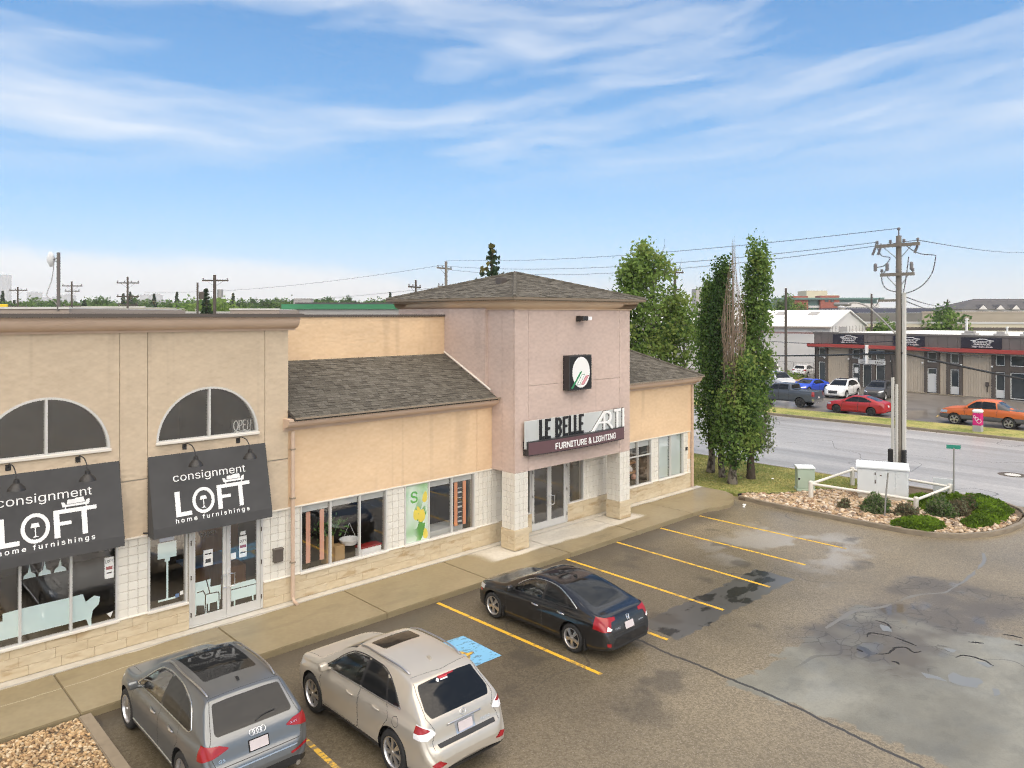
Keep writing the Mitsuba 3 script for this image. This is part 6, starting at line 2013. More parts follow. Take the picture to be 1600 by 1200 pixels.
for (x, y, h, R, lb) in ((116.3, 34.3, 8.8, 3.1, 'bushy green tree behind the low garage roof, right of the big pole'), (104, 37.6, 7.4, 2.3, 'low green bush behind the garage roof, left of the big pole'), (203, 101, 13.6, 4.2, 'green tree in front of the brick office building'), (209, 99, 11.8, 3.0, 'smaller green tree beside it, in front of the brick office')):
    k = thing('far_tree', lb, 'tree')
    part(k, 'trunk', tube([(x, y, 0), (x, y, h * .6)], [.2, .1], 6), 'bark_brown')
    u = rt_.randn(90, 3)
    u /= np.linalg.norm(u, axis=1, keepdims=True)
    c = np.array([x, y, h * .62]) + u * rt_.uniform(.3, 1, (90, 1)) * [R, R, h * .36]
    for i, m in enumerate(['leaf_mid', 'leaf_light', 'leaf_dark']):
        cc = np.repeat(c[i::3], 26, 0)
        part(k, 'foliage', leaves(cc + rt_.randn(*cc.shape) * R * .14, .32 * R / 3 * rt_.uniform(.6, 1.3, len(cc)), rt_), m)
for i in range(26):
    s = .36 + .42 * (i + rt_.rand()) / 26
    d = rt_.uniform(330, 420)
    g = view_dir(s) * d
    k = far_tree('grey green tree low on the far right skyline', (g[0], g[1], 0), rt_.uniform(9, 12.0), rt_.uniform(4, 6), ['leaf_dark', 'leaf_mid'], rt_, n=40, per=20, size=.8)
for k in labels:
    if labels[k].get('label') == 'grey green tree low on the far right skyline':
        labels[k]['group'] = 'trees on the right skyline'
# ------------------------------------------------------------------ buildings across the road and far behind
P('siding_grey', proc(lambda p, n, uv: mi.Color3f(0.135, 0.122, 0.115) * (0.85 + 0.3 * fbm(p.x * .6, p.y * .6, p.z * .6, 3))), 0.7)
P('siding_beige', proc(lambda p, n, uv: mi.Color3f(0.46, 0.39, 0.30) * (0.88 + 0.24 * fbm(p.x * .7, p.y * .7, p.z * .5, 3))), 0.7)
P('trim_brown', (0.095, 0.078, 0.065), 0.6)
P('fascia_red', (0.36, 0.055, 0.045), 0.5)
P('roof_membrane', proc(lambda p, n, uv: mix((0.42, 0.42, 0.40), (0.58, 0.58, 0.55), fbm(p.x * .4, p.y * .4, 1.0, 4))), 0.7)
P('sign_night', (0.020, 0.018, 0.030), 0.4)
P('far_glass', (0.045, 0.055, 0.060), 0.06, specular=0.7)
P('far_frame', (0.62, 0.62, 0.60), 0.5)
P('wall_white', proc(lambda p, n, uv: mix((0.58, 0.56, 0.53), (0.68, 0.66, 0.63), fbm(p.x * .3, p.y * .3, p.z * .8, 3))), 0.7)
P('roof_white', proc(lambda p, n, uv: mix((0.62, 0.62, 0.58), (0.78, 0.78, 0.75), fbm(p.x * .25, p.y * .25, 1.0, 4))), 0.6)
P('wall_cream', (0.56, 0.51, 0.38), 0.8)
P('wall_grey', (0.33, 0.32, 0.31), 0.8)
P('wall_taupe', (0.30, 0.25, 0.215), 0.8)
P('wall_block', proc(lambda p, n, uv: mi.Color3f(0.33, 0.29, 0.23) * (0.85 + 0.3 * fbm(p.x * .2, p.y * .2, p.z * .9, 3))), 0.8)
P('brick_red', proc(lambda p, n, uv: mi.Color3f(0.31, 0.10, 0.075) * (0.8 + 0.4 * fbm(p.x * .5, p.y * .5, p.z * 2, 3))), 0.8)
P('green_fascia', (0.025, 0.17, 0.075), 0.5)
P('green_glass', (0.13, 0.22, 0.20), 0.15)
P('dark_roof', (0.075, 0.072, 0.075), 0.8)
P('navy_roof', (0.05, 0.055, 0.085), 0.6)
P('sign_yellow', (0.75, 0.52, 0.02), 0.5)
P('tower_concrete', (0.11, 0.12, 0.13), 0.7)
P('wall_stripe', (0.36, 0.22, 0.20), 0.7)
P('rust_soil', (0.33, 0.22, 0.12), 0.9)


class Frame:
    """local frame on the ground: u along a front from A to B, v away behind it"""
    def __init__(s, a, b, z=0.0):
        a, b = np.array(a, float), np.array(b, float)
        s.o, s.u, s.L, s.z = a, (b - a) / np.linalg.norm(b - a), float(np.linalg.norm(b - a)), z
        s.v = np.array([-s.u[1], s.u[0]])
        if s.v @ s.o < 0:
            s.v = -s.v

    def put(s, m):
        m = m.copy()
        q = m.vertices
        m.vertices = np.column_stack([s.o + np.outer(q[:, 0], s.u) + np.outer(q[:, 1], s.v), q[:, 2] + s.z])
        if np.cross(s.u, s.v) < 0:
            m.invert()
        return m


# --- low garage building across the road
G = Frame((82.8, 37.6), (79.4, 17.0))
ga = thing('garage_building', 'low grey and beige garage building with a red fascia across the road', 'building')
g_ = lambda n, m, mt, **k: part(ga, n, G.put(m), mt, **k)
U = lambda y: (37.6 - y) * 1.016                                            # from the world Y of a feature to the distance along the front
GL = 44.0
g_('wall', box(0, GL, .25, 24, 0, 5.55), 'siding_grey')
g_('roof', box(.1, GL, .35, 24, 5.55, 5.75), 'roof_membrane')
g_('roof_edge', box(-.1, GL, -.22, .36, 5.66, 5.84), 'siding_grey')
g_('fascia', box(-.5, GL, -.75, .26, 4.22, 4.55), 'fascia_red')
g_('canopy_soffit', box(-.45, GL, -.7, .25, 4.12, 4.219), 'trim_brown')
for k in range(int(GL / .9)):
    g_('siding_panel', bevel_box(k * .9 + .01, k * .9 + .89, -.16, .251, 4.551, 5.66, .01), 'siding_grey')
piers = [(37.74, 37.56), (37.45, 37.19), (36.33, 36.06), (33.57, 33.23), (32.3, 32.08), (31.06, 30.65), (29.6, 28.19), (25.68, 25.44), (24.52, 24.25), (23.61, 23.30), (22.45, 22.17), (19.67, 19.38), (18.56, 18.19), (16.9, 16.6)]
for a, b in piers:
    g_('pier', bevel_box(max(0, U(a)), U(b), -.05, .25, 0, 4.12, .02), 'trim_brown')
for a, b in ((36.06, 33.57), (28.19, 25.68), (24.25, 23.61), (22.17, 19.67), (16.6, 13.5)):
    n = max(2, int((a - b) / .22))
    for k in range(n):
        u0, u1 = U(a) + (U(b) - U(a)) * k / n, U(a) + (U(b) - U(a)) * (k + 1) / n
        g_('wall_board', bevel_box(u0 + .008, u1 - .008, .12, .25, 0, 4.12, .012), 'siding_beige')
for a, b, door in ((37.19, 36.33, 1), (33.23, 32.3, 0), (32.08, 31.06, 1), (30.65, 29.6, 1), (25.44, 24.52, 2), (23.30, 22.45, 3), (19.38, 18.56, 3), (18.19, 16.9, 1)):
    u0, u1 = U(a) + .03, U(b) - .03
    g_('transom_rail', box(u0 - .03, u1 + .03, .0, .25, 2.55, 3.05), 'trim_brown')
    for z0, z1, kind in ((3.08, 4.08, 'up'), (.12, 2.5, 'low')):
        w = numbered(ga + ('__window' if kind == 'up' or door == 0 else '__door'))
        fr = .07
        put(w + '__frame', G.put(xz(sbox(u0, z0, u1, z1).difference(sbox(u0 + fr, z0 + fr, u1 - fr, z1 - fr)), .10, .1)), 'far_frame')
        put(w + '__pane', G.put(box(u0 + fr, u1 - fr, .15, .17, z0 + fr, z1 - fr)), 'far_glass')
        if kind == 'low' and door in (2, 3):
            put(w + '__panel', G.put(bevel_box(u0 + fr, u1 - fr, .11, .149, z0 + fr, (1.95 if door == 2 else .85), .01)), 'far_frame')
        if kind == 'low' and door == 0:
            put(w + '__notice', G.put(box(u0 + .2, u1 - .25, .13, .149, 1.5, 2.1)), 'decal_white')
            put(w + '__notice_001', G.put(box(u0 + .1, u1 - .3, .13, .149, .6, 1.0)), 'decal_white')


def gtext(s, u, z, w, h, d, key, mat):
    m = text_fit(s, w, h, .02, True)
    v = m.vertices.copy()
    m.vertices = np.column_stack([u + v[:, 0], d - v[:, 2], z + v[:, 1]])
    return put(key, G.put(m), mat)


for i, (a, b, lb) in enumerate(((35.24, 31.78, 'dark garage sign with a white car outline, leftmost of three'), (28.62, 25.52, 'dark garage sign with a white car outline, middle one right of the pole'), (22.15, 18.72, 'dark garage sign with a white car outline, rightmost of three'))):
    s = thing('garage_sign', lb, 'sign', 'garage signs on the grey band')
    u0, u1 = U(a), U(b)
    put(s + '__board', G.put(bevel_box(u0, u1, -.28, -.161, 4.62, 5.60, .01)), 'sign_night')
    c, w = (u0 + u1) / 2 + .1, 1.7
    car = LineString([(c - .98, 5.33), (c - .6, 5.36), (c - .25, 5.49), (c + .25, 5.49), (c + .55, 5.40), (c + .98, 5.33)]).buffer(.035)
    put(s + '__car_outline', G.put(xz(car, -.30, .02)), 'lettering_white')
    gtext("BUDDY'S", c - .8, 5.14, 1.6, .17, -.285, s + '__lettering', 'lettering_white')
    gtext('GARAGE', c - .72, 4.92, 1.44, .17, -.285, s + '__lettering_001', 'lettering_white')
    gtext('780-413-4264', c - .9, 4.70, 1.8, .15, -.285, s + '__lettering_002', 'lettering_white')
s = thing('address_sign', 'long white board with two street numbers above the garage doors', 'sign')
put(s + '__board', G.put(bevel_box(U(32.44), U(29.53), -.12, -.055, 2.56, 3.02, .01)), 'far_frame')
gtext('16915', U(32.2), 2.68, .95, .2, -.125, s + '__lettering', 'decal_black')
gtext('16917', U(30.6), 2.68, .95, .2, -.125, s + '__lettering_001', 'decal_black')
for y in (36.3, 33.5, 28.9, 25.75, 22.2, 19.55):
    one('wall_lamp', G.put(cat(box(U(y) - .05, U(y) + .05, -.13, -.05, 3.0, 3.06), trimesh.creation.icosphere(2, .09).apply_translation((U(y), -.2, 2.98)))), 'lettering_white', 'small round white wall lamp on a dark pier of the garage', 'lamp', 'round lamps on the garage piers')
for k, (y, r, h) in enumerate(((22.9, .10, 1.5), (23.4, .07, 1.2), (17.9, .16, 1.6), (20.6, .08, .7))):
    c = G.put(lathe([(r, 0), (r, h), (r * 1.6, h), (r * 1.6, h + .12), (.001, h + .16)], 12).apply_translation((U(y), 2.5 + k, 5.75)))
    one('roof_vent', c, 'far_frame', ['tall white vent pipe on the garage roof', 'thin white vent pipe on the garage roof', 'thick white flue on the garage roof, right side', 'short white vent stub on the garage roof'][k], 'vent')
for k, (y, w) in enumerate(((23.0, 1.3), (20.2, 1.0), (18.0, 1.1))):
    one('roof_unit', G.put(cat(bevel_box(U(y), U(y) + w, 1.6, 2.4, 5.75, 6.0, .03), bevel_box(U(y) + .2, U(y) + w - .2, 1.75, 2.2, 6.0, 6.2, .03))), 'wall_grey', ['low grey box unit on the garage roof near the tall vent', 'low grey box unit in the middle of the garage roof', 'low grey box unit on the garage roof beside the thick flue'][k], 'roof unit')
one('electric_meter', G.put(cat(bevel_box(U(20.2), U(19.9), .0, .12, 1.1, 1.5, .02), bevel_box(U(20.1), U(20.0), .02, .12, .6, 1.1, .02))), 'metal_flashing', 'small grey meter box on the beige garage wall', 'meter')
for i, y in enumerate((28.0, 27.2, 26.4, 25.6, 24.6, 23.8, 23.0, 22.2)):
    one('wheel_stop', G.put(bevel_box(U(y) + .05, U(y) + .75, -1.3, -1.05, .03, .17, .04)), 'kerb_concrete', 'short concrete wheel stop on the ground before the garage wall', 'wheel stop', 'wheel stops before the garage')

# --- white gabled warehouse behind it
wh = thing('warehouse', 'white metal warehouse with a broad gable roof behind the garage', 'building')
x0, x1, y0, y1 = 94.0, 105.0, 40.7, 95.0
part(wh, 'wall', box(x0, x1, y0, y1, -.5, 6.35), 'wall_white')
part(wh, 'gable_wall', trimesh.convex.convex_hull(np.array([(x0, y0 + .0, 6.3), (x1, y0, 6.3), ((x0 + x1) / 2, y0, 8.2), (x0, y0 + .3, 6.3), (x1, y0 + .3, 6.3), ((x0 + x1) / 2, y0 + .3, 8.2)])), 'wall_white')
xm = (x0 + x1) / 2
for a, b in ((x0 - .4, xm), (x1 + .4, xm)):
    part(wh, 'roof', trimesh.convex.convex_hull(np.array([(a, y0 - .3, 6.3), (b, y0 - .3, 8.4), (a, y1, 6.3), (b, y1, 8.4), (a, y0 - .3, 6.15), (b, y0 - .3, 8.25), (a, y1, 6.15), (b, y1, 8.25)])), 'roof_white')
part(wh, 'gutter', box(x0 - .5, x0 - .38, y0 - .3, y1, 6.05, 6.2), 'wall_taupe')
part(wh, 'wall_stripe', box(x0 - .03, x0, y0, y1, 5.3, 5.5), 'wall_stripe', label='faded red stripe along the wall')
for k in range(6):
    y = 44 + k * 4.6
    f = .62
    zz = lambda t: 6.3 + 2.1 * t
    part(wh, 'skylight', trimesh.convex.convex_hull(np.array([(x0 - .4 + 5.9 * t, yy, zz(t) + h) for t in (.66, .86) for yy in (y, y + 1.3) for h in (.0, .05)])), 'wall_grey')
part(wh, 'gable_door', box(96.5, 99, y0 - .06, y0, 4.4, 6.2), 'wall_grey')
for k in range(10):
    part(wh, 'gable_batten', box(x0 + .5 + k * 1.05, x0 + .58 + k * 1.05, y0 - .05, y0, 0, 6.3), 'wall_grey')

# yard fence
fe = thing('yard_fence', 'weathered light wire and post fence beyond the parked cars', 'fence')
for k in range(14):
    y = 41 + k * 2.6
    part(fe, 'post', rod((90, y, -.2), (90, y, 1.9), .05, 6), 'wall_grey')
part(fe, 'rail', cat(rod((90, 41, 1.85), (90, 75, 1.85), .03, 5), rod((90, 41, .3), (90, 75, .3), .03, 5)), 'wall_grey')
wires = []
for k in range(60):
    wires += [rod((90, 41 + k * .57, .1), (90, 41 + (k + 1) * .57, 1.85), .008, 4), rod((90, 41 + k * .57, 1.85), (90, 41 + (k + 1) * .57, .1), .008, 4)]
part(fe, 'mesh', cat(wires), 'wall_grey', stuff=True)
struct('dirt_patch', xy(Polygon([(84, 38.5), (88.5, 39.5), (89.5, 48), (85, 47)]), .0, .056), 'rust_soil')
for (x, y, lb) in ((86.5, 42.8, 'tuft of green weeds on the dirt beside the garage'), (89.2, 45.6, 'green weeds along the yard fence')):
    k = thing('weed_patch', lb, 'plant')
    c = np.column_stack([x + rt_.randn(700) * .8, y + rt_.randn(700) * 1.0, np.abs(rt_.randn(700)) * .35])
    part(k, 'foliage', leaves(c, .16 * rt_.uniform(.6, 1.3, 700), rt_, up=-.8), 'leaf_light')


def far_block(name, label, a, b, depth, z1, wall, roof='roof_membrane', cat_='building', z0=0.0, parapet=.25):
    f = Frame(a, b)
    k = thing(name, label, cat_)
    part(k, 'wall', f.put(box(0, f.L, 0, depth, z0, z1)), wall)
    part(k, 'roof', f.put(box(.3, f.L - .3, .3, depth - .3, z1, z1 + .1)), roof)
    part(k, 'roof_edge', f.put(cat(box(-.08, f.L + .08, -.08, .28, z1 - .02, z1 + parapet))), roof if parapet < .26 else wall)
    return k, f


def win_row(k, f, us, w, z0, z1, mat='far_glass', y=-.05):
    for u in us:
        wk = numbered(k + '__window')
        put(wk + '__frame', f.put(xz(sbox(u - .08, z0 - .08, u + w + .08, z1 + .08).difference(sbox(u, z0, u + w, z1)), y - .04, .1)), 'far_frame')
        put(wk + '__pane', f.put(box(u, u + w, y + .01, y + .04, z0, z1)), mat)


# --- brick and glass offices
k, f = far_block('office_building', 'brick and green glass office building with wide flat eaves, far right', (237.6, 119.0), (260.5, 97.2), 30, 12.6, 'green_glass', 'dark_roof')
part(k, 'eave', f.put(box(-1.5, f.L + 1.5, -2.0, 6, 12.7, 13.3)), 'green_glass')
part(k, 'brick_bay', f.put(box(3.2, 8.2, -1.2, 3, 0, 13.9)), 'brick_red')
part(k, 'brick_bay', f.put(box(12.2, 18.4, -1.6, 3, 0, 14.0)), 'brick_red')
part(k, 'penthouse', f.put(box(10.5, 17.6, 6, 14, 13.3, 15.9)), 'wall_cream')
part(k, 'penthouse', f.put(box(17.6, 22.2, 7, 14, 13.3, 14.4)), 'wall_cream')
part(k, 'floor_band', f.put(box(-.3, f.L + .2, -.6, 0, 10.0, 10.7)), 'wall_white')
part(k, 'annex', f.put(box(18.4, 31, -3, 8, 0, 11.4)), 'wall_white')
part(k, 'annex_window', f.put(box(18.9, 30.5, -3.1, -3.0, 9.4, 10.2)), 'far_glass')
for u in (13.6, 15.4):
    for z in (8.9, 11.9):
        wk = numbered(k + '__window')
        put(wk, f.put(box(u, u + 1.2, -1.7, -1.6, z, z + .9)), 'far_glass')
k, f = far_block('retail_box', 'pale blue grey big box store with a dark roof band, right background', (176.1, 67.1), (186.5, 57.0), 25, 7.4, 'wall_white', 'navy_roof')
part(k, 'roof_band', f.put(box(-9, f.L + .1, -.3, 6, 7.4, 9.2)), 'navy_roof')
k, f = far_block('block_wall_building', 'long windowless tan block building, far right', (152.1, 48.6), (180.0, 20.0), 30, 8.05, 'wall_block', 'roof_membrane', parapet=.3)
k, f = far_block('cream_building', 'long low cream building with a brown stripe just behind the garage roof', (108.5, 46.5), (128.0, 12.0), 18, 6.5, 'wall_cream', 'roof_membrane')
part(k, 'stripe', f.put(box(0, f.L, -.06, 0, 5.6, 6.0)), 'trim_brown')
# apartments with hipped roof and gables
f = Frame((236.2, 65.2), (262.0, 40.0))
k = thing('apartment_block', 'white apartment block with a dark hipped roof and gables, far right', 'building')
part(k, 'wall', f.put(box(0, f.L, 0, 16, 0, 9.3)), 'wall_white')
part(k, 'roof', f.put(trimesh.convex.convex_hull(np.array([(-.8, -.8, 9.3), (f.L + 6, -.8, 9.3), (f.L + 6, 16.8, 9.3), (-.8, 16.8, 9.3), (8, 8, 12.3), (f.L, 8, 12.3)]))), 'dark_roof')
for u, w, h in ((4.0, 2.4, 1.2), (8.8, 2.4, 1.2), (13.2, 2.2, 1.2), (17.5, 7.0, 2.6), (29, 5, 2)):
    part(k, 'gable', f.put(trimesh.convex.convex_hull(np.array([(u, -1.2, 9.2), (u + w, -1.2, 9.2), (u + w / 2, -1.2, 9.2 + h), (u, -.9, 9.2), (u + w, -.9, 9.2), (u + w / 2, -.9, 9.2 + h)]))), 'wall_white')
    part(k, 'gable_roof', f.put(trimesh.convex.convex_hull(np.array([(u - .2, -1.1, 9.25), (u + w + .2, -1.1, 9.25), (u + w / 2, -1.1, 9.35 + h), (u, 4.5, 9.2), (u + w, 4.5, 9.2), (u + w / 2, 5, 9.35 + h)]))), 'dark_roof')
win_row(k, f, [1.2 + 2.6 * i for i in range(13)], 1.1, 7.4, 8.6)
far_block('beige_building', 'small beige flat roofed building on the right skyline', (205, 86), (216, 75), 12, 9.4, 'wall_cream')
far_block('beige_building', 'tiny tan box building on the right skyline next to it', (232, 78), (238, 72), 8, 9.5, 'wall_block')

# --- left background: what shows over the parapet
far_block('flat_roof_building', 'taupe flat roofed building below the white dish, far left', (11.4, 71.8), (15.6, 67.9), 22, 8.25, 'wall_taupe', 'roof_membrane', parapet=.15)
far_block('cream_building', 'long cream building low on the left skyline', (30.6, 136.5), (40.0, 127.5), 20, 8.85, 'wall_cream', 'roof_membrane')
far_block('grey_building', 'low pale grey roof right of the twin armed pole, left background', (39.0, 108.0), (47.0, 101.5), 18, 8.05, 'wall_grey', 'roof_membrane', parapet=.15)
far_block('taupe_building', 'low taupe building right of the dark spruce, left background', (41.6, 98.4), (46.4, 94.0), 20, 8.4, 'wall_taupe', 'roof_membrane', parapet=.2)
k, f = far_block('green_roofed_building', 'wide building with a green metal fascia behind the yellow parapet', (51.3, 103.0), (70.0, 85.6), 24, 8.55, 'wall_grey', 'dark_roof')
part(k, 'fascia', f.put(box(0, f.L, -.3, .3, 8.55, 9.3)), 'green_fascia')
part(k, 'roof_top', f.put(box(1.8, f.L, .5, 12, 9.3, 9.55)), 'dark_roof')
part(k, 'side_roof', f.put(trimesh.convex.convex_hull(np.array([(-3.2, -.2, 7.6), (0, -.2, 8.5), (0, 12, 8.5), (-3.2, 12, 7.6), (-3.2, -.2, 7.3), (0, -.2, 7.4)]))), 'wall_grey')
one('roof_unit', Frame((62.2, 120.6), (64.6, 118.6)).put(bevel_box(0, 3.0, 0, 2, 0, 10.6, .05)), 'wall_grey', 'grey box unit standing above the green fascia', 'roof unit')
one('roof_unit', Frame((96.0, 61.5), (98.5, 59.5)).put(bevel_box(0, 3.2, 0, 2, 0, 11.6, .05)), 'wall_grey', 'pale grey rooftop unit peeking over the right slope of the tower roof', 'roof unit')
sg = thing('roadside_sign', 'small yellow sign board at the far left edge', 'sign')
part(sg, 'board', Frame((12.9, 84.3), (14.3, 83.0)).put(bevel_box(-.4, 1.5, 0, .25, 7.75, 8.75, .05)), 'sign_yellow')
part(sg, 'lower_board', Frame((12.9, 84.3), (14.3, 83.0)).put(bevel_box(-.4, 1.4, 0, .25, 7.35, 7.7, .03)), 'sign_pink')
part(sg, 'pole', rod((13.6, 83.8, 0), (13.6, 83.8, 7.4), .12, 8), 'metal_flashing')
di = thing('dish_antenna', 'white dish antenna on a tall grey pole above the left parapet', 'antenna')
part(di, 'pole', tube([(15.0, 68.5, 8.1), (15.0, 68.5, 12.75)], .13, 10), 'siding_grey')
dm = lathe([(.02, 0), (.25, .03), (.5, .12), (.62, .22), (.63, .21), (.5, .10), (.25, .0)], 24)
dm.apply_transform(trimesh.transformations.rotation_matrix(-math.pi / 2, [0, 1, 0]) )
dm2 = trimesh.util.concatenate([dm, lathe([(.63, .2), (.3, .42), (.02, .5)], 20).apply_transform(trimesh.transformations.rotation_matrix(-math.pi / 2, [0, 1, 0]))])
dm2.apply_transform(trimesh.transformations.rotation_matrix(-.55, [0, 0, 1]))
dm2.apply_translation((14.70, 68.65, 12.2))
part(di, 'dish', dm2, 'lettering_white', True)
part(di, 'bracket', cat(rod((15.0, 68.5, 12.3), (14.7, 68.65, 12.2), .05, 6), rod((15.0, 68.5, 12.0), (14.7, 68.65, 12.1), .04, 6)), 'siding_grey')
part(di, 'cable', tube(spline([(14.7, 68.6, 12.0), (14.6, 68.8, 10.6), (14.3, 69.1, 9.3), (14.7, 68.8, 8.9), (15.0, 68.5, 8.4)], 20), .03, 6), 'wall_grey', True)
# skyline towers
D = 6000.0
for i, (s0, s1, h, lb) in enumerate(((-.720, -.675, 325, 'tall pale slab tower at the very left edge of the skyline'), (-.664, -.653, 120, 'faint low tower left of the dish pole'), (-.642, -.627, 185, 'broad faint tower left of the dish pole'), (-.626, -.612, 140, 'faint tower just left of the dish pole'),
                                 (-.604, -.592, 150, 'faint tower just right of the dish pole'), (-.592, -.582, 165, 'faint taller tower right of the dish pole'), (-.570, -.560, 105, 'faint low tower between the two left poles'), (-.552, -.540, 100, 'faint low tower further right between the poles'),
                                 (-.486, -.478, 165, 'faint tower, left of a pair near the middle of the left skyline'), (-.471, -.466, 170, 'slim faint tower, right of a pair near the middle of the left skyline'), (-.494, -.487, 125, 'lower faint block beside the pair of towers'), (-.462, -.452, 120, 'low faint block right of the pair of towers'))):
    a, b = view_dir(s0) * D, view_dir(s1) * (D + i * 40)
    f = Frame(a, b)
    k = thing('skyline_tower', lb, 'tower')
    part(k, 'shaft', f.put(box(0, f.L, 0, 60, 0, h)), 'tower_concrete')
    part(k, 'roof_plant', f.put(box(f.L * .25, f.L * .7, 15, 45, h, h + 6)), 'tower_concrete')
# ------------------------------------------------------------------ poles, wires, street furniture
P('pole_wood', proc(lambda p, n, uv: mix((0.25, 0.225, 0.190), (0.150, 0.132, 0.112), fbm(p.x * 25, p.y * 25, p.z * 1.2, 4))), 0.9)
P('pole_dark', (0.085, 0.072, 0.062), 0.9)
P('conduit_white', (0.50, 0.49, 0.455), 0.55)
P('insulator', (0.16, 0.15, 0.15), 0.4)
P('galvanised', (0.34, 0.335, 0.32), 0.45, metallic=0.5)
P('wire_black', (0.020, 0.020, 0.020), 0.6)
P('wire_grey', (0.10, 0.10, 0.105), 0.6)
P('cabinet_white', proc(lambda p, n, uv: mix((0.53, 0.56, 0.57), (0.61, 0.64, 0.65), fbm(p.x * 2, p.y * 2, p.z * .7, 3))), 0.45)
P('cabinet_green', proc(lambda p, n, uv: mix((0.30, 0.38, 0.30), (0.36, 0.44, 0.35), fbm(p.x * 2, p.y * 2, p.z * .7, 3))), 0.5)
P('rail_white', proc(lambda p, n, uv: mix((0.66, 0.645, 0.60), (0.58, 0.55, 0.48), fbm(p.x * 3, p.y * 3, p.z * 3, 3))), 0.5)
P('sign_teal', (0.02, 0.21, 0.15), 0.4)
P('box_magenta', (0.55, 0.015, 0.16), 0.4)


def wire(name, label, a, b, sag, r, mat, group=None, n=28):
    a, b = np.array(a, float), np.array(b, float)
    t = np.linspace(0, 1, n)
    p = a + np.outer(t, b - a)
    p[:, 2] -= 4 * sag * t * (1 - t)
    return one(name, tube(p, r, 5), mat, label, 'wire', group, smooth=True)


def utility_pole(label, base, h, arms, adir, r=.16, mat='pole_dark', extras=(), group=None):
    """arms: (height, length, insulators on it)"""
    k = thing('utility_pole', label, 'pole', group)
    b = np.array(base, float)
    part(k, 'shaft', tube([b, b + [0, 0, h]], [r, r * .72], 12), mat, True)
    ad = np.array([math.cos(adir), math.sin(adir), 0])
    side = np.array([-ad[1], ad[0], 0])
    for (z, L, ni) in arms:
        c = b + [0, 0, z] + side * r
        m = box(-L / 2, L / 2, -.06, .06, -.07, .07)
        m.apply_transform(trimesh.transformations.rotation_matrix(adir, [0, 0, 1]))
        m.apply_translation(c)
        part(k, 'crossarm', m, mat)
        part(k, 'arm_brace', cat(*[rod(c + ad * s * L * .32 - [0, 0, .05], b + [0, 0, z - .65], .018, 5) for s in (-1, 1)]), 'galvanised')
        for i in range(ni):
            u = (i / (ni - 1) - .5) * L * .92 if ni > 1 else 0
            q = c + ad * u
            part(k, 'insulator', lathe([(.02, .06), (.03, .12), (.07, .13), (.07, .17), (.03, .18), (.06, .2), (.06, .23), (.02, .26)], 10).apply_translation(q), 'insulator')
    for nm, m, mt in extras:
        part(k, nm, m, mt)
    return k


def can(p, r=.28, h=.85):
    return lathe([(.01, 0), (r, .02), (r, h - .05), (r * .8, h), (.01, h + .02)], 14).apply_translation(p)


# the big pole by the road
bx, by = 34.95, 12.12
H_ = 11.2
ex = []
A2 = np.array([bx, by, 0.0])
def near(z, dx=0, dy=0):
    return A2 + [dx, dy, z]
ex.append(('conduit', bevel_box(bx - .10, bx + .06, by - .30, by - .16, .15, 8.75, .02), 'conduit_white'))
ex.append(('conduit', bevel_box(bx - .30, bx - .20, by + .10, by + .22, .15, 5.05, .02), 'conduit_white'))
ex.append(('conduit', bevel_box(bx - .30, bx - .22, by - .06, by + .05, .15, 4.75, .02), 'conduit_white'))
ex.append(('conduit_guard', cat(bevel_box(bx - .24, bx - .02, by - .34, by - .18, .1, 1.9, .02), bevel_box(bx - .34, bx - .16, by + .12, by + .34, .1, 1.9, .02)), 'black_plastic'))
for s in (-1, 1):
    for dz in (0, .25):
        pass
cable = lambda pts, r=.022: tube(spline(pts, 24), r, 6)
ex.append(('riser_cable', cable([near(8.7, -.05, -.22), near(9.0, 0, -.9), near(9.7, .1, -1.35), near(10.3, .1, -1.45), near(10.4, .1, -.9), near(10.9, 0, -.2)]), 'wire_grey'))
ex.append(('riser_cable', cable([near(8.8, -.1, .1), near(9.0, -.1, .55), near(9.4, -.1, .68), near(9.75, -.1, .5)]), 'wire_grey'))
ex.append(('riser_cable', cable([near(8.7, -.05, -.2), near(9.3, -.05, -.3), near(10.3, -.05, -.42)]), 'wire_grey'))
ex.append(('riser_cable', cable([near(10.9, 0, .9), near(10.4, 0, .7), near(10.3, 0, .35), near(9.95, -.1, .6), near(9.9, -.1, .9)]), 'wire_grey'))
for dy in (.95, .72, -.8):
    ex.append(('cutout', cat(rod(near(10.75, -.12, dy), near(10.45, -.12, dy + .12), .055, 8), rod(near(10.75, -.12, dy), near(10.95, -.12, dy - .02), .03, 6)), 'insulator'))
for dy in (.45, .95, -.55):
    ex.append(('arrester', can(near(9.72, -.1, dy), .07, .34), 'insulator'))
utility_pole('tall grey wooden utility pole with white conduits beside the white cabinet', (bx, by, 0.05), H_, [(10.78, 1.9, 4), (9.5, 1.45, 3)], math.pi / 2 * .93, .155, 'pole_wood', ex)
one('blade_sign', G.put(bevel_box(U(31.15), U(30.95), -1.1, -.72, 2.6, 4.6, .02)), 'lettering_white', 'tall narrow white blade sign standing out in front of the address board', 'sign')
pt = 'utility_pole'
part(pt, 'top_pin', cat(rod((bx, by, H_), (bx, by, H_ + .35), .03, 6), lathe([(.02, .3), (.07, .31), (.07, .38), (.02, .42)], 10).apply_translation((bx, by, H_))), 'insulator')
part(pt, 'side_arm', box(bx - .06, bx + .06, by - .2, by + .85, 8.36, 8.47), 'pole_wood')
lamp = thing('street_lamp', 'cobra head street lamp on a bent arm fixed to the big pole', 'lamp')
part(lamp, 'arm', tube(spline([(bx - .1, by + .1, 6.95), (bx - .35, by + .75, 7.75), (bx - .55, by + 1.25, 8.22), (bx - .7, by + 1.6, 8.33), (bx - .8, by + 1.85, 8.30)], 24), .035, 8), 'galvanised', True)
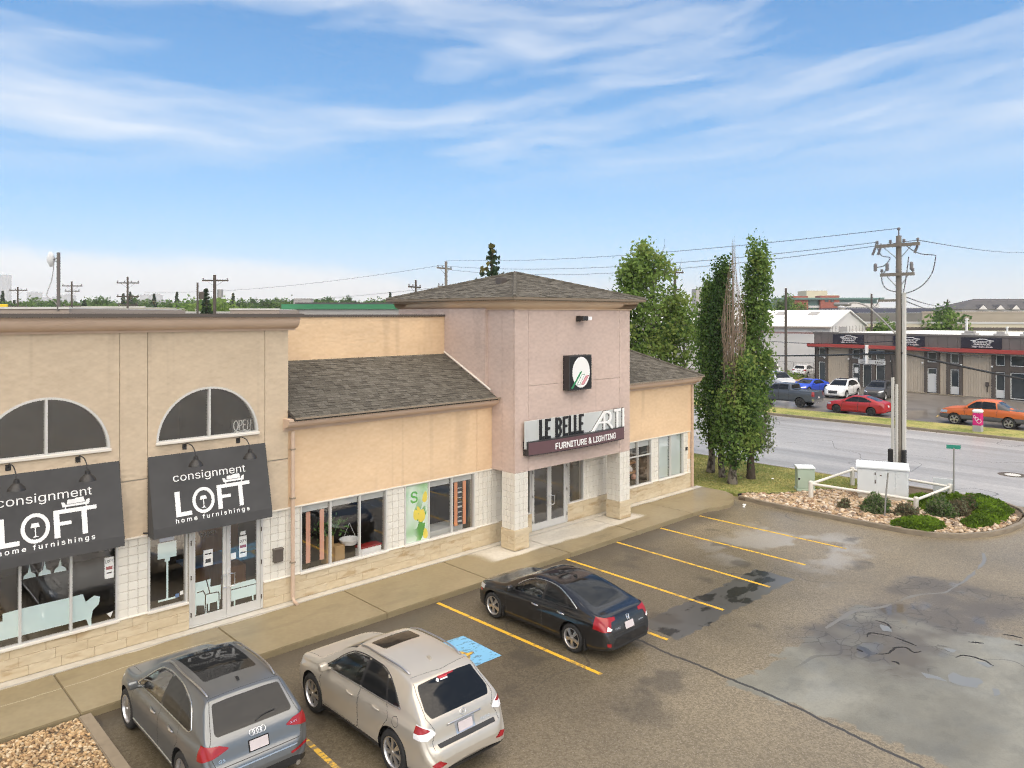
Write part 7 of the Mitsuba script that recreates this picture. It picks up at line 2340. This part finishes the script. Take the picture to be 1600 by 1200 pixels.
hd = round_box(-.16, .16, -.1, .62, -.09, .08, .07, 12)
hd.apply_translation((bx - .82, by + 1.85, 8.26))
part(lamp, 'head', hd, 'galvanised', 40)
part(lamp, 'glass_bowl', trimesh.creation.icosphere(2, .17).apply_scale((.9, 1.2, .7)).apply_translation((bx - .82, by + 2.12, 8.14)), 'lamp_clear', True)

P2 = (43.77, 54.98)
utility_pole('grey pole with two crossarms above the tower roof, left of the spruce', (*P2, 0), 12.75, [(12.1, 2.5, 4), (10.4, 2.2, 4)], .35, .17, 'pole_wood')
utility_pole('short pole top with a low crossarm peeping over the tower roof edge', (41.7, 56.9, 0), 11.0, [(10.35, 2.6, 4)], .5, .12, 'pole_dark')
utility_pole('pole with a box at its top between the tower and the narrow trees', (63.5, 43.1, 0), 12.4, [(12.0, 2.2, 4), (10.3, 1.6, 3)], -.4, .17, 'pole_dark')
for (lb, x, y, h, arms, ad, tr) in (('small dark pole with two crossarms at the far left', 23.6, 132.1, 11.9, [(11.4, 2.4, 4), (8.95, 2.4, 2)], -.55, 0), ('dark pole with two close crossarms right of the dish', 26.3, 113.0, 12.2, [(11.6, 2.5, 2), (10.9, 1.8, 2), (8.9, 2.2, 2)], -.6, 0),
                                ('pole with tall pins on three crossarms, left skyline', 27.9, 94.9, 12.2, [(11.5, 2.4, 4), (9.9, 2.4, 4), (8.9, 2.2, 2)], -.5, 0), ('thin pole with a dark can transformer, left of the dark spruce', 32.7, 86.2, 11.4, [], 0, 1), ('broad pole with one high crossarm beside the dark spruce', 30.5, 75.9, 11.8, [(11.25, 2.6, 2)], -.7, 2)):
    e = []
    if tr == 1:
        e.append(('transformer', can((x + .35, y - .25, 9.5)), 'pole_dark'))
    if tr == 2:
        e.append(('transformer', can((x + .42, y - .35, 9.5)), 'galvanised'))
    utility_pole(lb, (x, y, 0), h, arms, ad, .15 if tr < 2 else .2, 'pole_dark', e)
utility_pole('plain dark pole in front of the white warehouse', (76.5, 37.9, 0), 10.6, [], 0, .16, 'pole_dark')
utility_pole('plain dark pole right of the brick office, above the warehouse gable', (98.5, 37.4, 0), 10.4, [], 0, .16, 'pole_dark')
utility_pole('small dark pole on the right skyline left of the apartments', (144.4, 42.1, 0), 10.4, [(9.9, 1.2, 2)], -.6, .16, 'pole_dark')

WG = 'overhead wires strung from the big pole'
a_ = np.array([math.cos(.35), math.sin(.35), 0])
c2 = np.array([*P2, 12.3])
wire('power_wire', 'topmost thin wire running left from the big pole top', (bx, by, H_ + .38), c2 + [0, 0, .55], .5, .014, 'wire_grey')
wire('power_wire', 'second thin wire running left from the big pole crossarm', (bx, by + .9, 11.03), c2 - a_ * 1.1, .7, .014, 'wire_grey')
wire('power_wire', 'third thin wire running left from the big pole crossarm', (bx - .1, by - .8, 11.0), c2 + a_ * 1.1 - [0, 0, .3], .9, .014, 'wire_grey')
for i, (u, lb) in enumerate(((-1.1, 'upper thin wire fading left from the pole over the tower roof'), (0.9, 'lower thin wire fading left from the pole over the tower roof'))):
    wire('power_wire', lb, c2 + a_ * u - [0, 0, .0 if i == 0 else 1.8], (38.0 + i, 121, 11.2 - i * 1.4), .8, .016, 'wire_grey')
wire('power_wire', 'single wire running right from the big pole crossarm to the picture edge', (bx, by - .8, 11.0), (118.8, 24.0, 16.2), .35, .016, 'wire_black')
wire('telecom_cable', 'upper of two cables running right from the big pole toward the apartments', (bx, by - .15, 8.62), (144.4, 42.1, 9.9), .5, .028, 'wire_grey')
wire('telecom_cable', 'lower of two cables running right from the big pole toward the apartments', (bx, by - .2, 8.42), (144.4, 42.1, 9.3), .6, .028, 'wire_grey')
wire('telecom_cable', 'cable running left from the side arm toward the bare pole', (bx, by + .8, 8.5), (98.5, 37.4, 10.0), .7, .025, 'wire_black')
wire('service_cable', 'thick black cable crossing low from the narrow trees to the big pole', (bx - .1, by + .15, 6.08), (60.5, 32.7, 4.2), .05, .05, 'wire_black')
one('splice_case', tube([(bx + 1.1, by + 1.0, 6.02), (bx + 1.3, by + 1.15, 6.01), (bx + 2.5, by + 2.15, 5.93), (bx + 2.7, by + 2.3, 5.92)], [.04, .11, .11, .04], 10), 'wire_black', 'fat black splice case hanging on the low cable left of the big pole', 'cable splice', smooth=True)
wire('service_cable', 'thick black cable crossing low from the big pole to the right picture edge', (bx - .1, by - .15, 6.12), (43.5, 7.97, 4.4), .05, .05, 'wire_black')
wire('service_cable', 'thinner dark cable above it, left of the big pole', (bx - .1, by + .15, 6.62), (58.1, 30.3, 5.6), .15, .02, 'wire_black')
wire('service_cable', 'dark cable wavering right of the big pole over the garage signs', (bx - .1, by - .15, 6.55), (70.0, 17.0, 4.6), .3, .022, 'wire_black')
one('service_drop', tube(spline([(bx - .2, by + .25, 6.0), (bx - .25, by + .22, 5.8), (bx - .27, by + .18, 5.4), (bx - .26, by + .16, 5.0)], 12), .035, 6), 'wire_black', 'short black cable drooping into the white conduit', 'cable', smooth=True)

# --- white utility cabinet, green pedestal, guard rails, posts on the island
cb = thing('utility_cabinet', 'large white metal utility cabinet inside the guard rails', 'cabinet')
F_ = Frame((32.05, 12.75), (32.75, 10.98))
cd = .85
part(cb, 'plinth', F_.put(bevel_box(.04, F_.L - .04, .05, cd, .05, .32, .01)), 'pale_concrete')
part(cb, 'body', F_.put(bevel_box(0, F_.L, 0, cd + .05, .321, 1.40, .012)), 'cabinet_white')
part(cb, 'lid', F_.put(trimesh.convex.convex_hull(np.array([(-.05, -.07, 1.40), (F_.L + .05, -.07, 1.40), (F_.L + .05, cd + .1, 1.40), (-.05, cd + .1, 1.40), (-.05, -.07, 1.45), (F_.L + .05, -.07, 1.45), (F_.L + .05, cd + .1, 1.56), (-.05, cd + .1, 1.56)]))), 'cabinet_white')
for a, b in ((.02, .70), (.71, 1.42), (1.43, F_.L - .02)):
    part(cb, 'door', F_.put(bevel_box(a + .006, b - .006, -.018, 0, .36, 1.36, .004)), 'cabinet_white')
part(cb, 'latch', F_.put(cat(bevel_box(.66, .70, -.04, -.018, .8, .95, .005), bevel_box(.66, .70, -.04, -.018, 1.15, 1.25, .005), bevel_box(.85, .92, -.03, -.018, 1.12, 1.16, .004))), 'metal_flashing')
gb = thing('pedestal_box', 'pale green utility pedestal at the corner of the stone bed', 'box')
F2 = Frame((31.40, 15.02), (31.85, 14.45))
part(gb, 'base', F2.put(bevel_box(-.03, .75, -.03, .55, .08, .22, .01)), 'cabinet_green')
part(gb, 'body', F2.put(bevel_box(0, .72, 0, .52, .221, 1.10, .02)), 'cabinet_green')
part(gb, 'lid', F2.put(trimesh.convex.convex_hull(np.array([(-.03, -.03, 1.10), (.75, -.03, 1.10), (.75, .55, 1.10), (-.03, .55, 1.10), (-.02, -.02, 1.15), (.74, -.02, 1.15), (.74, .54, 1.19), (-.02, .54, 1.19)]))), 'cabinet_white')
part(gb, 'latch', F2.put(bevel_box(.02, .10, -.02, -.001, .62, .70, .005)), 'black_plastic')
gr = thing('guard_rail', 'white pipe guard rail around the utility cabinet', 'railing')
PT = [(30.7, 14.11, .78), (34.32, 13.86, .88), (34.6, 10.0, .72), (31.71, 10.36, .60)]
for x, y, z in PT:
    part(gr, 'post', cat(tube([(x, y, .05), (x, y, z)], .095, 14), lathe([(.095, 0), (.07, .04), (.001, .055)], 14).apply_translation((x, y, z))), 'rail_white', 30)
for a, b in ((0, 1), (1, 2), (2, 3), (3, 0)):
    pa, pb = np.array(PT[a]), np.array(PT[b])
    part(gr, 'rail', rod(pa - [0, 0, .08], pb - [0, 0, .08], .055, 10), 'rail_white', 30)
wb = thing('notice_board', 'plain white board seen from behind at the road end of the rails', 'sign')
part(wb, 'board', Frame((34.95, 10.75), (35.1, 9.98)).put(bevel_box(0, .80, 0, .03, .28, .86, .005)), 'cabinet_white')
part(wb, 'leg', cat(rod((35.02, 10.5, .05), (35.02, 10.5, .3), .02, 6), rod((35.12, 10.1, .05), (35.12, 10.1, .3), .02, 6)), 'galvanised')
sp = thing('street_sign', 'small green street name sign on a thin grey post', 'sign')
part(sp, 'post', tube([(34.56, 9.85, .05), (34.56, 9.84, 2.28)], .035, 8), 'galvanised')
SF = Frame((34.46, 10.02), (34.62, 9.68))
part(sp, 'blade', Frame((34.42, 10.08), (34.66, 9.60)).put(bevel_box(0, .52, 0, .02, 2.24, 2.40, .004)), 'sign_teal')
one('marker_post', tube([(29.85, 10.86, .08), (29.88, 10.82, .9), (29.93, 10.76, 1.78)], .032, 8), 'galvanised', 'bare grey sign post leaning slightly, at the front of the island', 'post', smooth=True)
rb_ = thing('postal_box', 'magenta printed street box on a grey base on the far verge', 'box')
part(rb_, 'base', bevel_box(55.6, 56.1, 14.25, 14.75, .12, .55, .02), 'wall_grey')
part(rb_, 'body', bevel_box(55.6, 56.1, 14.25, 14.75, .551, 1.35, .03), 'box_magenta')
part(rb_, 'lid', round_box(55.57, 56.13, 14.22, 14.78, 1.351, 1.58, .1, 10), 'decal_white', 40)
for t in range(3):
    part(rb_, 'print', yz(affinity.translate(ring_poly(0, 0, .14 - t * .03, .14 - t * .03, .025), 14.5 + .13 * (t - 1), .85 + .13 * t), 55.587, .012), 'decal_white')
mh = struct('manhole_cover', lathe([(.001, .012), (.33, .012), (.34, .008)], 32).apply_translation((42.7, 9.6, 0)), 'conduit_white')
struct('manhole_ring', xy(Point(42.7, 9.6).buffer(.62), -.01, .007), 'pole_dark')
# bits of litter and loose stones on the lot
for x, y, s, lb in ((27.9, 15.6, .07, 'pale stone lying on the wet asphalt at the end of the sidewalk'), (27.6, 15.45, .05, 'small pale stone beside it on the wet asphalt'), (32.8, 16.9, .06, 'white scrap of litter on the grass by the trees')):
    m = trimesh.creation.icosphere(1, s)
    m.apply_scale((1.3, 1, .6))
    one('loose_stone', m.apply_translation((x, y, .03 if x < 28.5 else .15)), 'decal_white', lb, 'stone', smooth=True)
for x0 in (13.1, 14.0):
    pass
# ------------------------------------------------------------------ cars across the road
for k, c in dict(paint_blue=(0.02, 0.07, 0.52), paint_white=(0.72, 0.72, 0.71), paint_charcoal=(0.045, 0.046, 0.05), paint_red=(0.36, 0.012, 0.016), paint_orange=(0.55, 0.125, 0.025), paint_navy=(0.055, 0.066, 0.085), paint_silver=(0.50, 0.50, 0.50)).items():
    P(k, c, 0.3, metallic=0.15, clearcoat=1.0)
P('cladding_grey', (0.085, 0.085, 0.088), 0.6)


def scaled(c, L, H, W, **k):
    """another car from an existing table, stretched to length, height and width"""
    sx, sz, sw = L / c['L'], H / max(z for _, z in c['zc']), W / (2 * max(w for _, w in c['w']))
    o = dict(c)
    o['L'] = L
    o['zc'] = [(x * sx, z * sz) for x, z in c['zc']]
    o['belt'] = [(x * sx, z * sz) for x, z in c['belt']]
    o['zb'] = [(x * sx, z * sz) for x, z in c['zb']]
    o['w'] = [(x * sx, w * sw) for x, w in c['w']]
    o['axles'] = tuple(a * sx for a in c['axles'])
    o['mirror'] = (c['mirror'][0] * sx, c['mirror'][1] * sz)
    o['seat_x'] = c['seat_x'] * sx
    cu = []
    for it in c['cuts']:
        n, v, p, m = it[:4]
        f = {'side': (sx, sz), 'top': (sx, sw)}.get(v, (sw, sz))
        q = dict(it[4]) if len(it) > 4 else {}
        for kk in ('x0', 'x1'):
            if kk in q:
                q[kk] *= sx
        if 'z0' in q:
            q['z0'] *= sz
        cu.append((n, v, [(a * f[0], b * f[1]) for a, b in p], m, q))
    o['cuts'] = cu
    o['doors'] = [[(a * sx, b * sz) for a, b in d] for d in c.get('doors', [])]
    for kk in ('gaps', 'trims', 'extras', 'handles'):
        o[kk] = []
    o.pop('rails', None)
    o.pop('handles')
    o['interior'] = k.pop('interior', False)
    o.update(k)
    o['cuts'] = [(n, v, p, 'tinted_glass' if m == 'car_glass' else m, q) for n, v, p, m, q in o['cuts'] if n not in k.get('drop', ())]
    return o


PICKUP = dict(L=5.85, R=0.41, axles=(1.22, 4.85), paint='paint_navy', rim='six', rim_mat='rim_dark', lean=.28, waist=.95,
    zc=[(0, .62), (.03, .80), (.06, 1.30), (.12, 1.42), (1.9, 1.42), (1.98, 1.46), (2.05, 1.86), (2.2, 1.92), (3.0, 1.93), (3.5, 1.88), (3.9, 1.62), (4.25, 1.38), (4.4, 1.33), (5.3, 1.26), (5.65, 1.16), (5.78, .95), (5.85, .62)],
    belt=[(0, .56), (.1, 1.30), (2, 1.36), (4.2, 1.30), (5.4, 1.12), (5.85, .58)],
    w=[(0, .84), (.05, .92), (.3, .97), (1.2, 1.0), (3, .99), (4.85, 1.0), (5.4, .93), (5.7, .80), (5.85, .66)], zb=[(0, .5), (.4, .45), (5.3, .42), (5.85, .5)], mirror=(4.05, 1.3), seat_x=3.0,
    cuts=[('side_window', 'side', [(3.15, 1.42), (4.05, 1.38), (3.75, 1.62), (3.45, 1.80), (3.12, 1.83)], 'tinted_glass', dict(r=.02)), ('side_window', 'side', [(2.25, 1.45), (3.05, 1.42), (3.03, 1.83), (2.28, 1.83)], 'tinted_glass', dict(r=.02)),
          ('rear_window', 'rear', [(-.7, 1.48), (.7, 1.48), (.62, 1.83), (-.62, 1.83)], 'tinted_glass', dict(x0=1.7, x1=2.4, r=.03)), ('windscreen', 'front', [(-.78, 1.38), (.78, 1.38), (.66, 1.85), (-.66, 1.85)], 'tinted_glass', dict(x0=3.2)),
          ('taillight', 'rear2', [(.78, .98), (1.1, .98), (1.1, 1.36), (.78, 1.36)], 'lamp_red', dict(x1=.22, push=.006)), ('bumper', 'rear', [(-1.0, .5), (1.0, .5), (1.0, .78), (-1.0, .78)], 'chrome', dict(x1=.2)), ('licence_plate', 'rear', [(-.16, .80), (.16, .80), (.16, .94), (-.16, .94)], 'plate', dict(x1=.2, push=.01)),
          ('bed_floor', 'top', [(.14, -.78), (1.93, -.78), (1.93, .78), (.14, .78)], 'black_plastic', dict(z0=1.2, push=-.02, r=.02)),
          ('headlight', 'front2', [(.55, .88), (.96, .9), (.96, 1.1), (.55, 1.1)], 'lamp_head', dict(x0=5.3)), ('grille', 'front', [(-.5, .7), (.5, .7), (.5, 1.1), (-.5, 1.1)], 'black_plastic', dict())],
    doors=[[(3.1, .52), (4.2, .52), (4.25, 1.34), (3.08, 1.40)], [(2.2, .52), (3.08, .52), (3.05, 1.40), (2.15, 1.43)]], interior=False)
AVA = dict(PICKUP)
AVA.update(L=5.6, R=.39, axles=(1.28, 4.55), paint='paint_orange', rim='five', rim_mat='rim_silver', mirror=(3.75, 1.22),
    zc=[(0, .60), (.04, .85), (.08, 1.10), (.15, 1.18), (1.1, 1.22), (1.35, 1.32), (1.9, 1.68), (2.1, 1.80), (2.8, 1.84), (3.3, 1.78), (3.7, 1.52), (4.0, 1.28), (4.15, 1.22), (5.0, 1.14), (5.4, 1.02), (5.53, .82), (5.6, .6)],
    belt=[(0, .55), (.12, 1.08), (1.3, 1.20), (2, 1.24), (4, 1.18), (5.1, 1.02), (5.6, .56)],
    w=[(0, .84), (.05, .92), (.3, .97), (1.2, 1.0), (3, .98), (4.5, 1.0), (5.1, .93), (5.45, .80), (5.6, .66)], zb=[(0, .45), (.4, .4), (5.1, .38), (5.6, .45)],
    cuts=[('side_window', 'side', [(2.95, 1.27), (3.80, 1.24), (3.5, 1.5), (3.22, 1.68), (2.92, 1.72)], 'tinted_glass', dict(r=.02)), ('side_window', 'side', [(2.02, 1.29), (2.85, 1.27), (2.82, 1.72), (2.08, 1.70)], 'tinted_glass', dict(r=.02)),
          ('sail_panel', 'side', [(1.15, 1.22), (1.92, 1.28), (1.98, 1.70), (1.86, 1.64)], 'cladding_grey', dict(r=.02)), ('rear_window', 'rear', [(-.68, 1.34), (.68, 1.34), (.56, 1.72), (-.56, 1.72)], 'tinted_glass', dict(x0=.9, x1=2.4, r=.03)),
          ('windscreen', 'front', [(-.76, 1.26), (.76, 1.26), (.62, 1.76), (-.62, 1.76)], 'tinted_glass', dict(x0=3.0)),
          ('side_cladding', 'side', [(-.1, .3), (5.7, .3), (5.7, .72), (4.95, .74), (4.2, .72), (1.7, .72), (.9, .74), (-.1, .74)], 'cladding_grey', dict(r=.02, y0=.2)), ('bumper', 'front', [(-1.1, .3), (1.1, .3), (1.1, .72), (-1.1, .72)], 'cladding_grey', dict(x0=5.0)),
          ('taillight', 'rear2', [(.78, .80), (1.1, .80), (1.1, 1.12), (.78, 1.12)], 'lamp_red', dict(x1=.2, push=.006)), ('cargo_cover', 'top', [(.2, -.74), (1.2, -.74), (1.2, .74), (.2, .74)], 'cladding_grey', dict(z0=1.0, r=.03, push=.01)),
          ('headlight', 'front2', [(.55, .78), (.96, .8), (.96, .98), (.55, .98)], 'lamp_head', dict(x0=5.0)), ('grille', 'front', [(-.5, .76), (.5, .76), (.5, .96), (-.5, .96)], 'black_plastic', dict())],
    doors=[[(2.9, .74), (3.9, .74), (3.95, 1.2), (2.88, 1.25)], [(1.95, .74), (2.88, .74), (2.86, 1.25), (1.95, 1.27)]])
VAN = dict(L=5.6, R=.36, axles=(1.1, 4.6), paint='paint_white', rim='five', lean=.12, waist=.97,
    zc=[(0, .6), (.02, 1.2), (.05, 2.3), (.15, 2.48), (.5, 2.55), (3.6, 2.56), (4.1, 2.45), (4.6, 1.9), (4.95, 1.45), (5.2, 1.32), (5.45, 1.1), (5.55, .85), (5.6, .5)], belt=[(0, .5), (.1, 1.5), (4.4, 1.5), (5.2, 1.1), (5.6, .46)],
    w=[(0, .86), (.06, .95), (.3, .99), (4.4, .99), (5.1, .92), (5.45, .78), (5.6, .6)], zb=[(0, .4), (.4, .32), (5.2, .3), (5.6, .35)], mirror=(4.5, 1.5), seat_x=3.6,
    cuts=[('side_window', 'side', [(3.7, 1.5), (4.72, 1.45), (4.45, 1.85), (4.2, 2.15), (3.7, 2.15)], 'tinted_glass', dict(r=.03)), ('windscreen', 'front', [(-.8, 1.45), (.8, 1.45), (.72, 2.3), (-.72, 2.3)], 'tinted_glass', dict(x0=4.0)),
          ('headlight', 'front2', [(.55, .8), (.92, .82), (.92, 1.08), (.55, 1.0)], 'lamp_head', dict(x0=5.0)), ('grille', 'front', [(-.45, .6), (.45, .6), (.45, .95), (-.45, .95)], 'black_plastic', dict()), ('bumper', 'side', [(4.95, .3), (5.7, .3), (5.7, .55), (5.0, .55)], 'black_plastic', dict(y0=.1))],
    doors=[[(3.6, .45), (4.75, .45), (4.8, 1.4), (4.3, 2.3), (3.6, 2.35)], [(2.2, .5), (3.55, .5), (3.55, 2.3), (2.2, 2.3)]], interior=False)
SEDAN = dict(scaled(BLACK_SEDAN, 4.6, 1.47, 1.80))
SUV = lambda L, H, W, **k: scaled(GREY_SUV, L, H, W, **k)
zf = .055
build_car('sedan', 'red sedan parked along the far verge, left of the big pole', 'car', {**SEDAN, 'paint': 'paint_red', 'rim_mat': 'rim_dark', 'axles': (1.02, 3.65)}, (59.9, 23.75, zf), UP, detail=False)
build_car('pickup_truck', 'dark blue grey pickup truck half hidden by the narrow trees', 'pickup truck', PICKUP, (61.1, 30.3, zf), UP, detail=False)
build_car('pickup_truck', 'orange pickup truck with grey lower cladding at the right edge', 'pickup truck', AVA, (59.85, 15.0, zf), UP, detail=False)
W_ = math.pi
build_car('suv', 'white SUV facing the road before the garage', 'car', SUV(4.86, 1.70, 1.95, paint='paint_white', rim='five', R=.37), (71.2, 29.7, zf), W_ + .05, detail=False)
build_car('suv', 'charcoal SUV parked right of the white one, before the garage doors', 'car', SUV(4.55, 1.66, 1.84, paint='paint_charcoal', R=.35), (72.2, 26.75, zf), W_ + .12, detail=False)
build_car('sports_car', 'bright blue sports car behind the dark pickup truck', 'car', scaled(BLACK_SEDAN, 4.8, 1.36, 1.9, paint='paint_blue', drop=('quarter_window',)), (72.8, 33.6, zf), W_ - .15, detail=False)
build_car('suv', 'silver grey SUV behind the blue car, beside the trees', 'car', SUV(5.1, 1.88, 2.0, paint='paint_silver', R=.38), (73.6, 37.3, zf), math.radians(233), detail=False)
vk = build_car('delivery_van', 'tall white delivery van at the back of the far lot', 'van', VAN, (81.2, 43.0, zf), math.radians(238), detail=False)
build_car('hatchback', 'white car mostly hidden behind the garage corner', 'car', SUV(4.4, 1.55, 1.8, paint='paint_white', R=.33), (91.0, 42.6, zf), math.radians(5), detail=False)
# ------------------------------------------------------------------ air
scene['air'] = {'type': 'homogeneous', 'albedo': {'type': 'rgb', 'value': [0.95, 0.95, 0.95]}, 'sigma_t': 0.00019}
scene['haze'] = {'type': 'cube', 'to_world': T().translate([0, 0, 166.5]).scale([9600, 9600, 168.5]), 'bsdf': {'type': 'null'}, 'interior': {'type': 'ref', 'id': 'air'}}
labels['haze'] = {'kind': 'stuff', 'label': 'thin pale haze in the air over the whole place', 'category': 'haze'}
scene['camera']['medium'] = {'type': 'ref', 'id': 'air'}
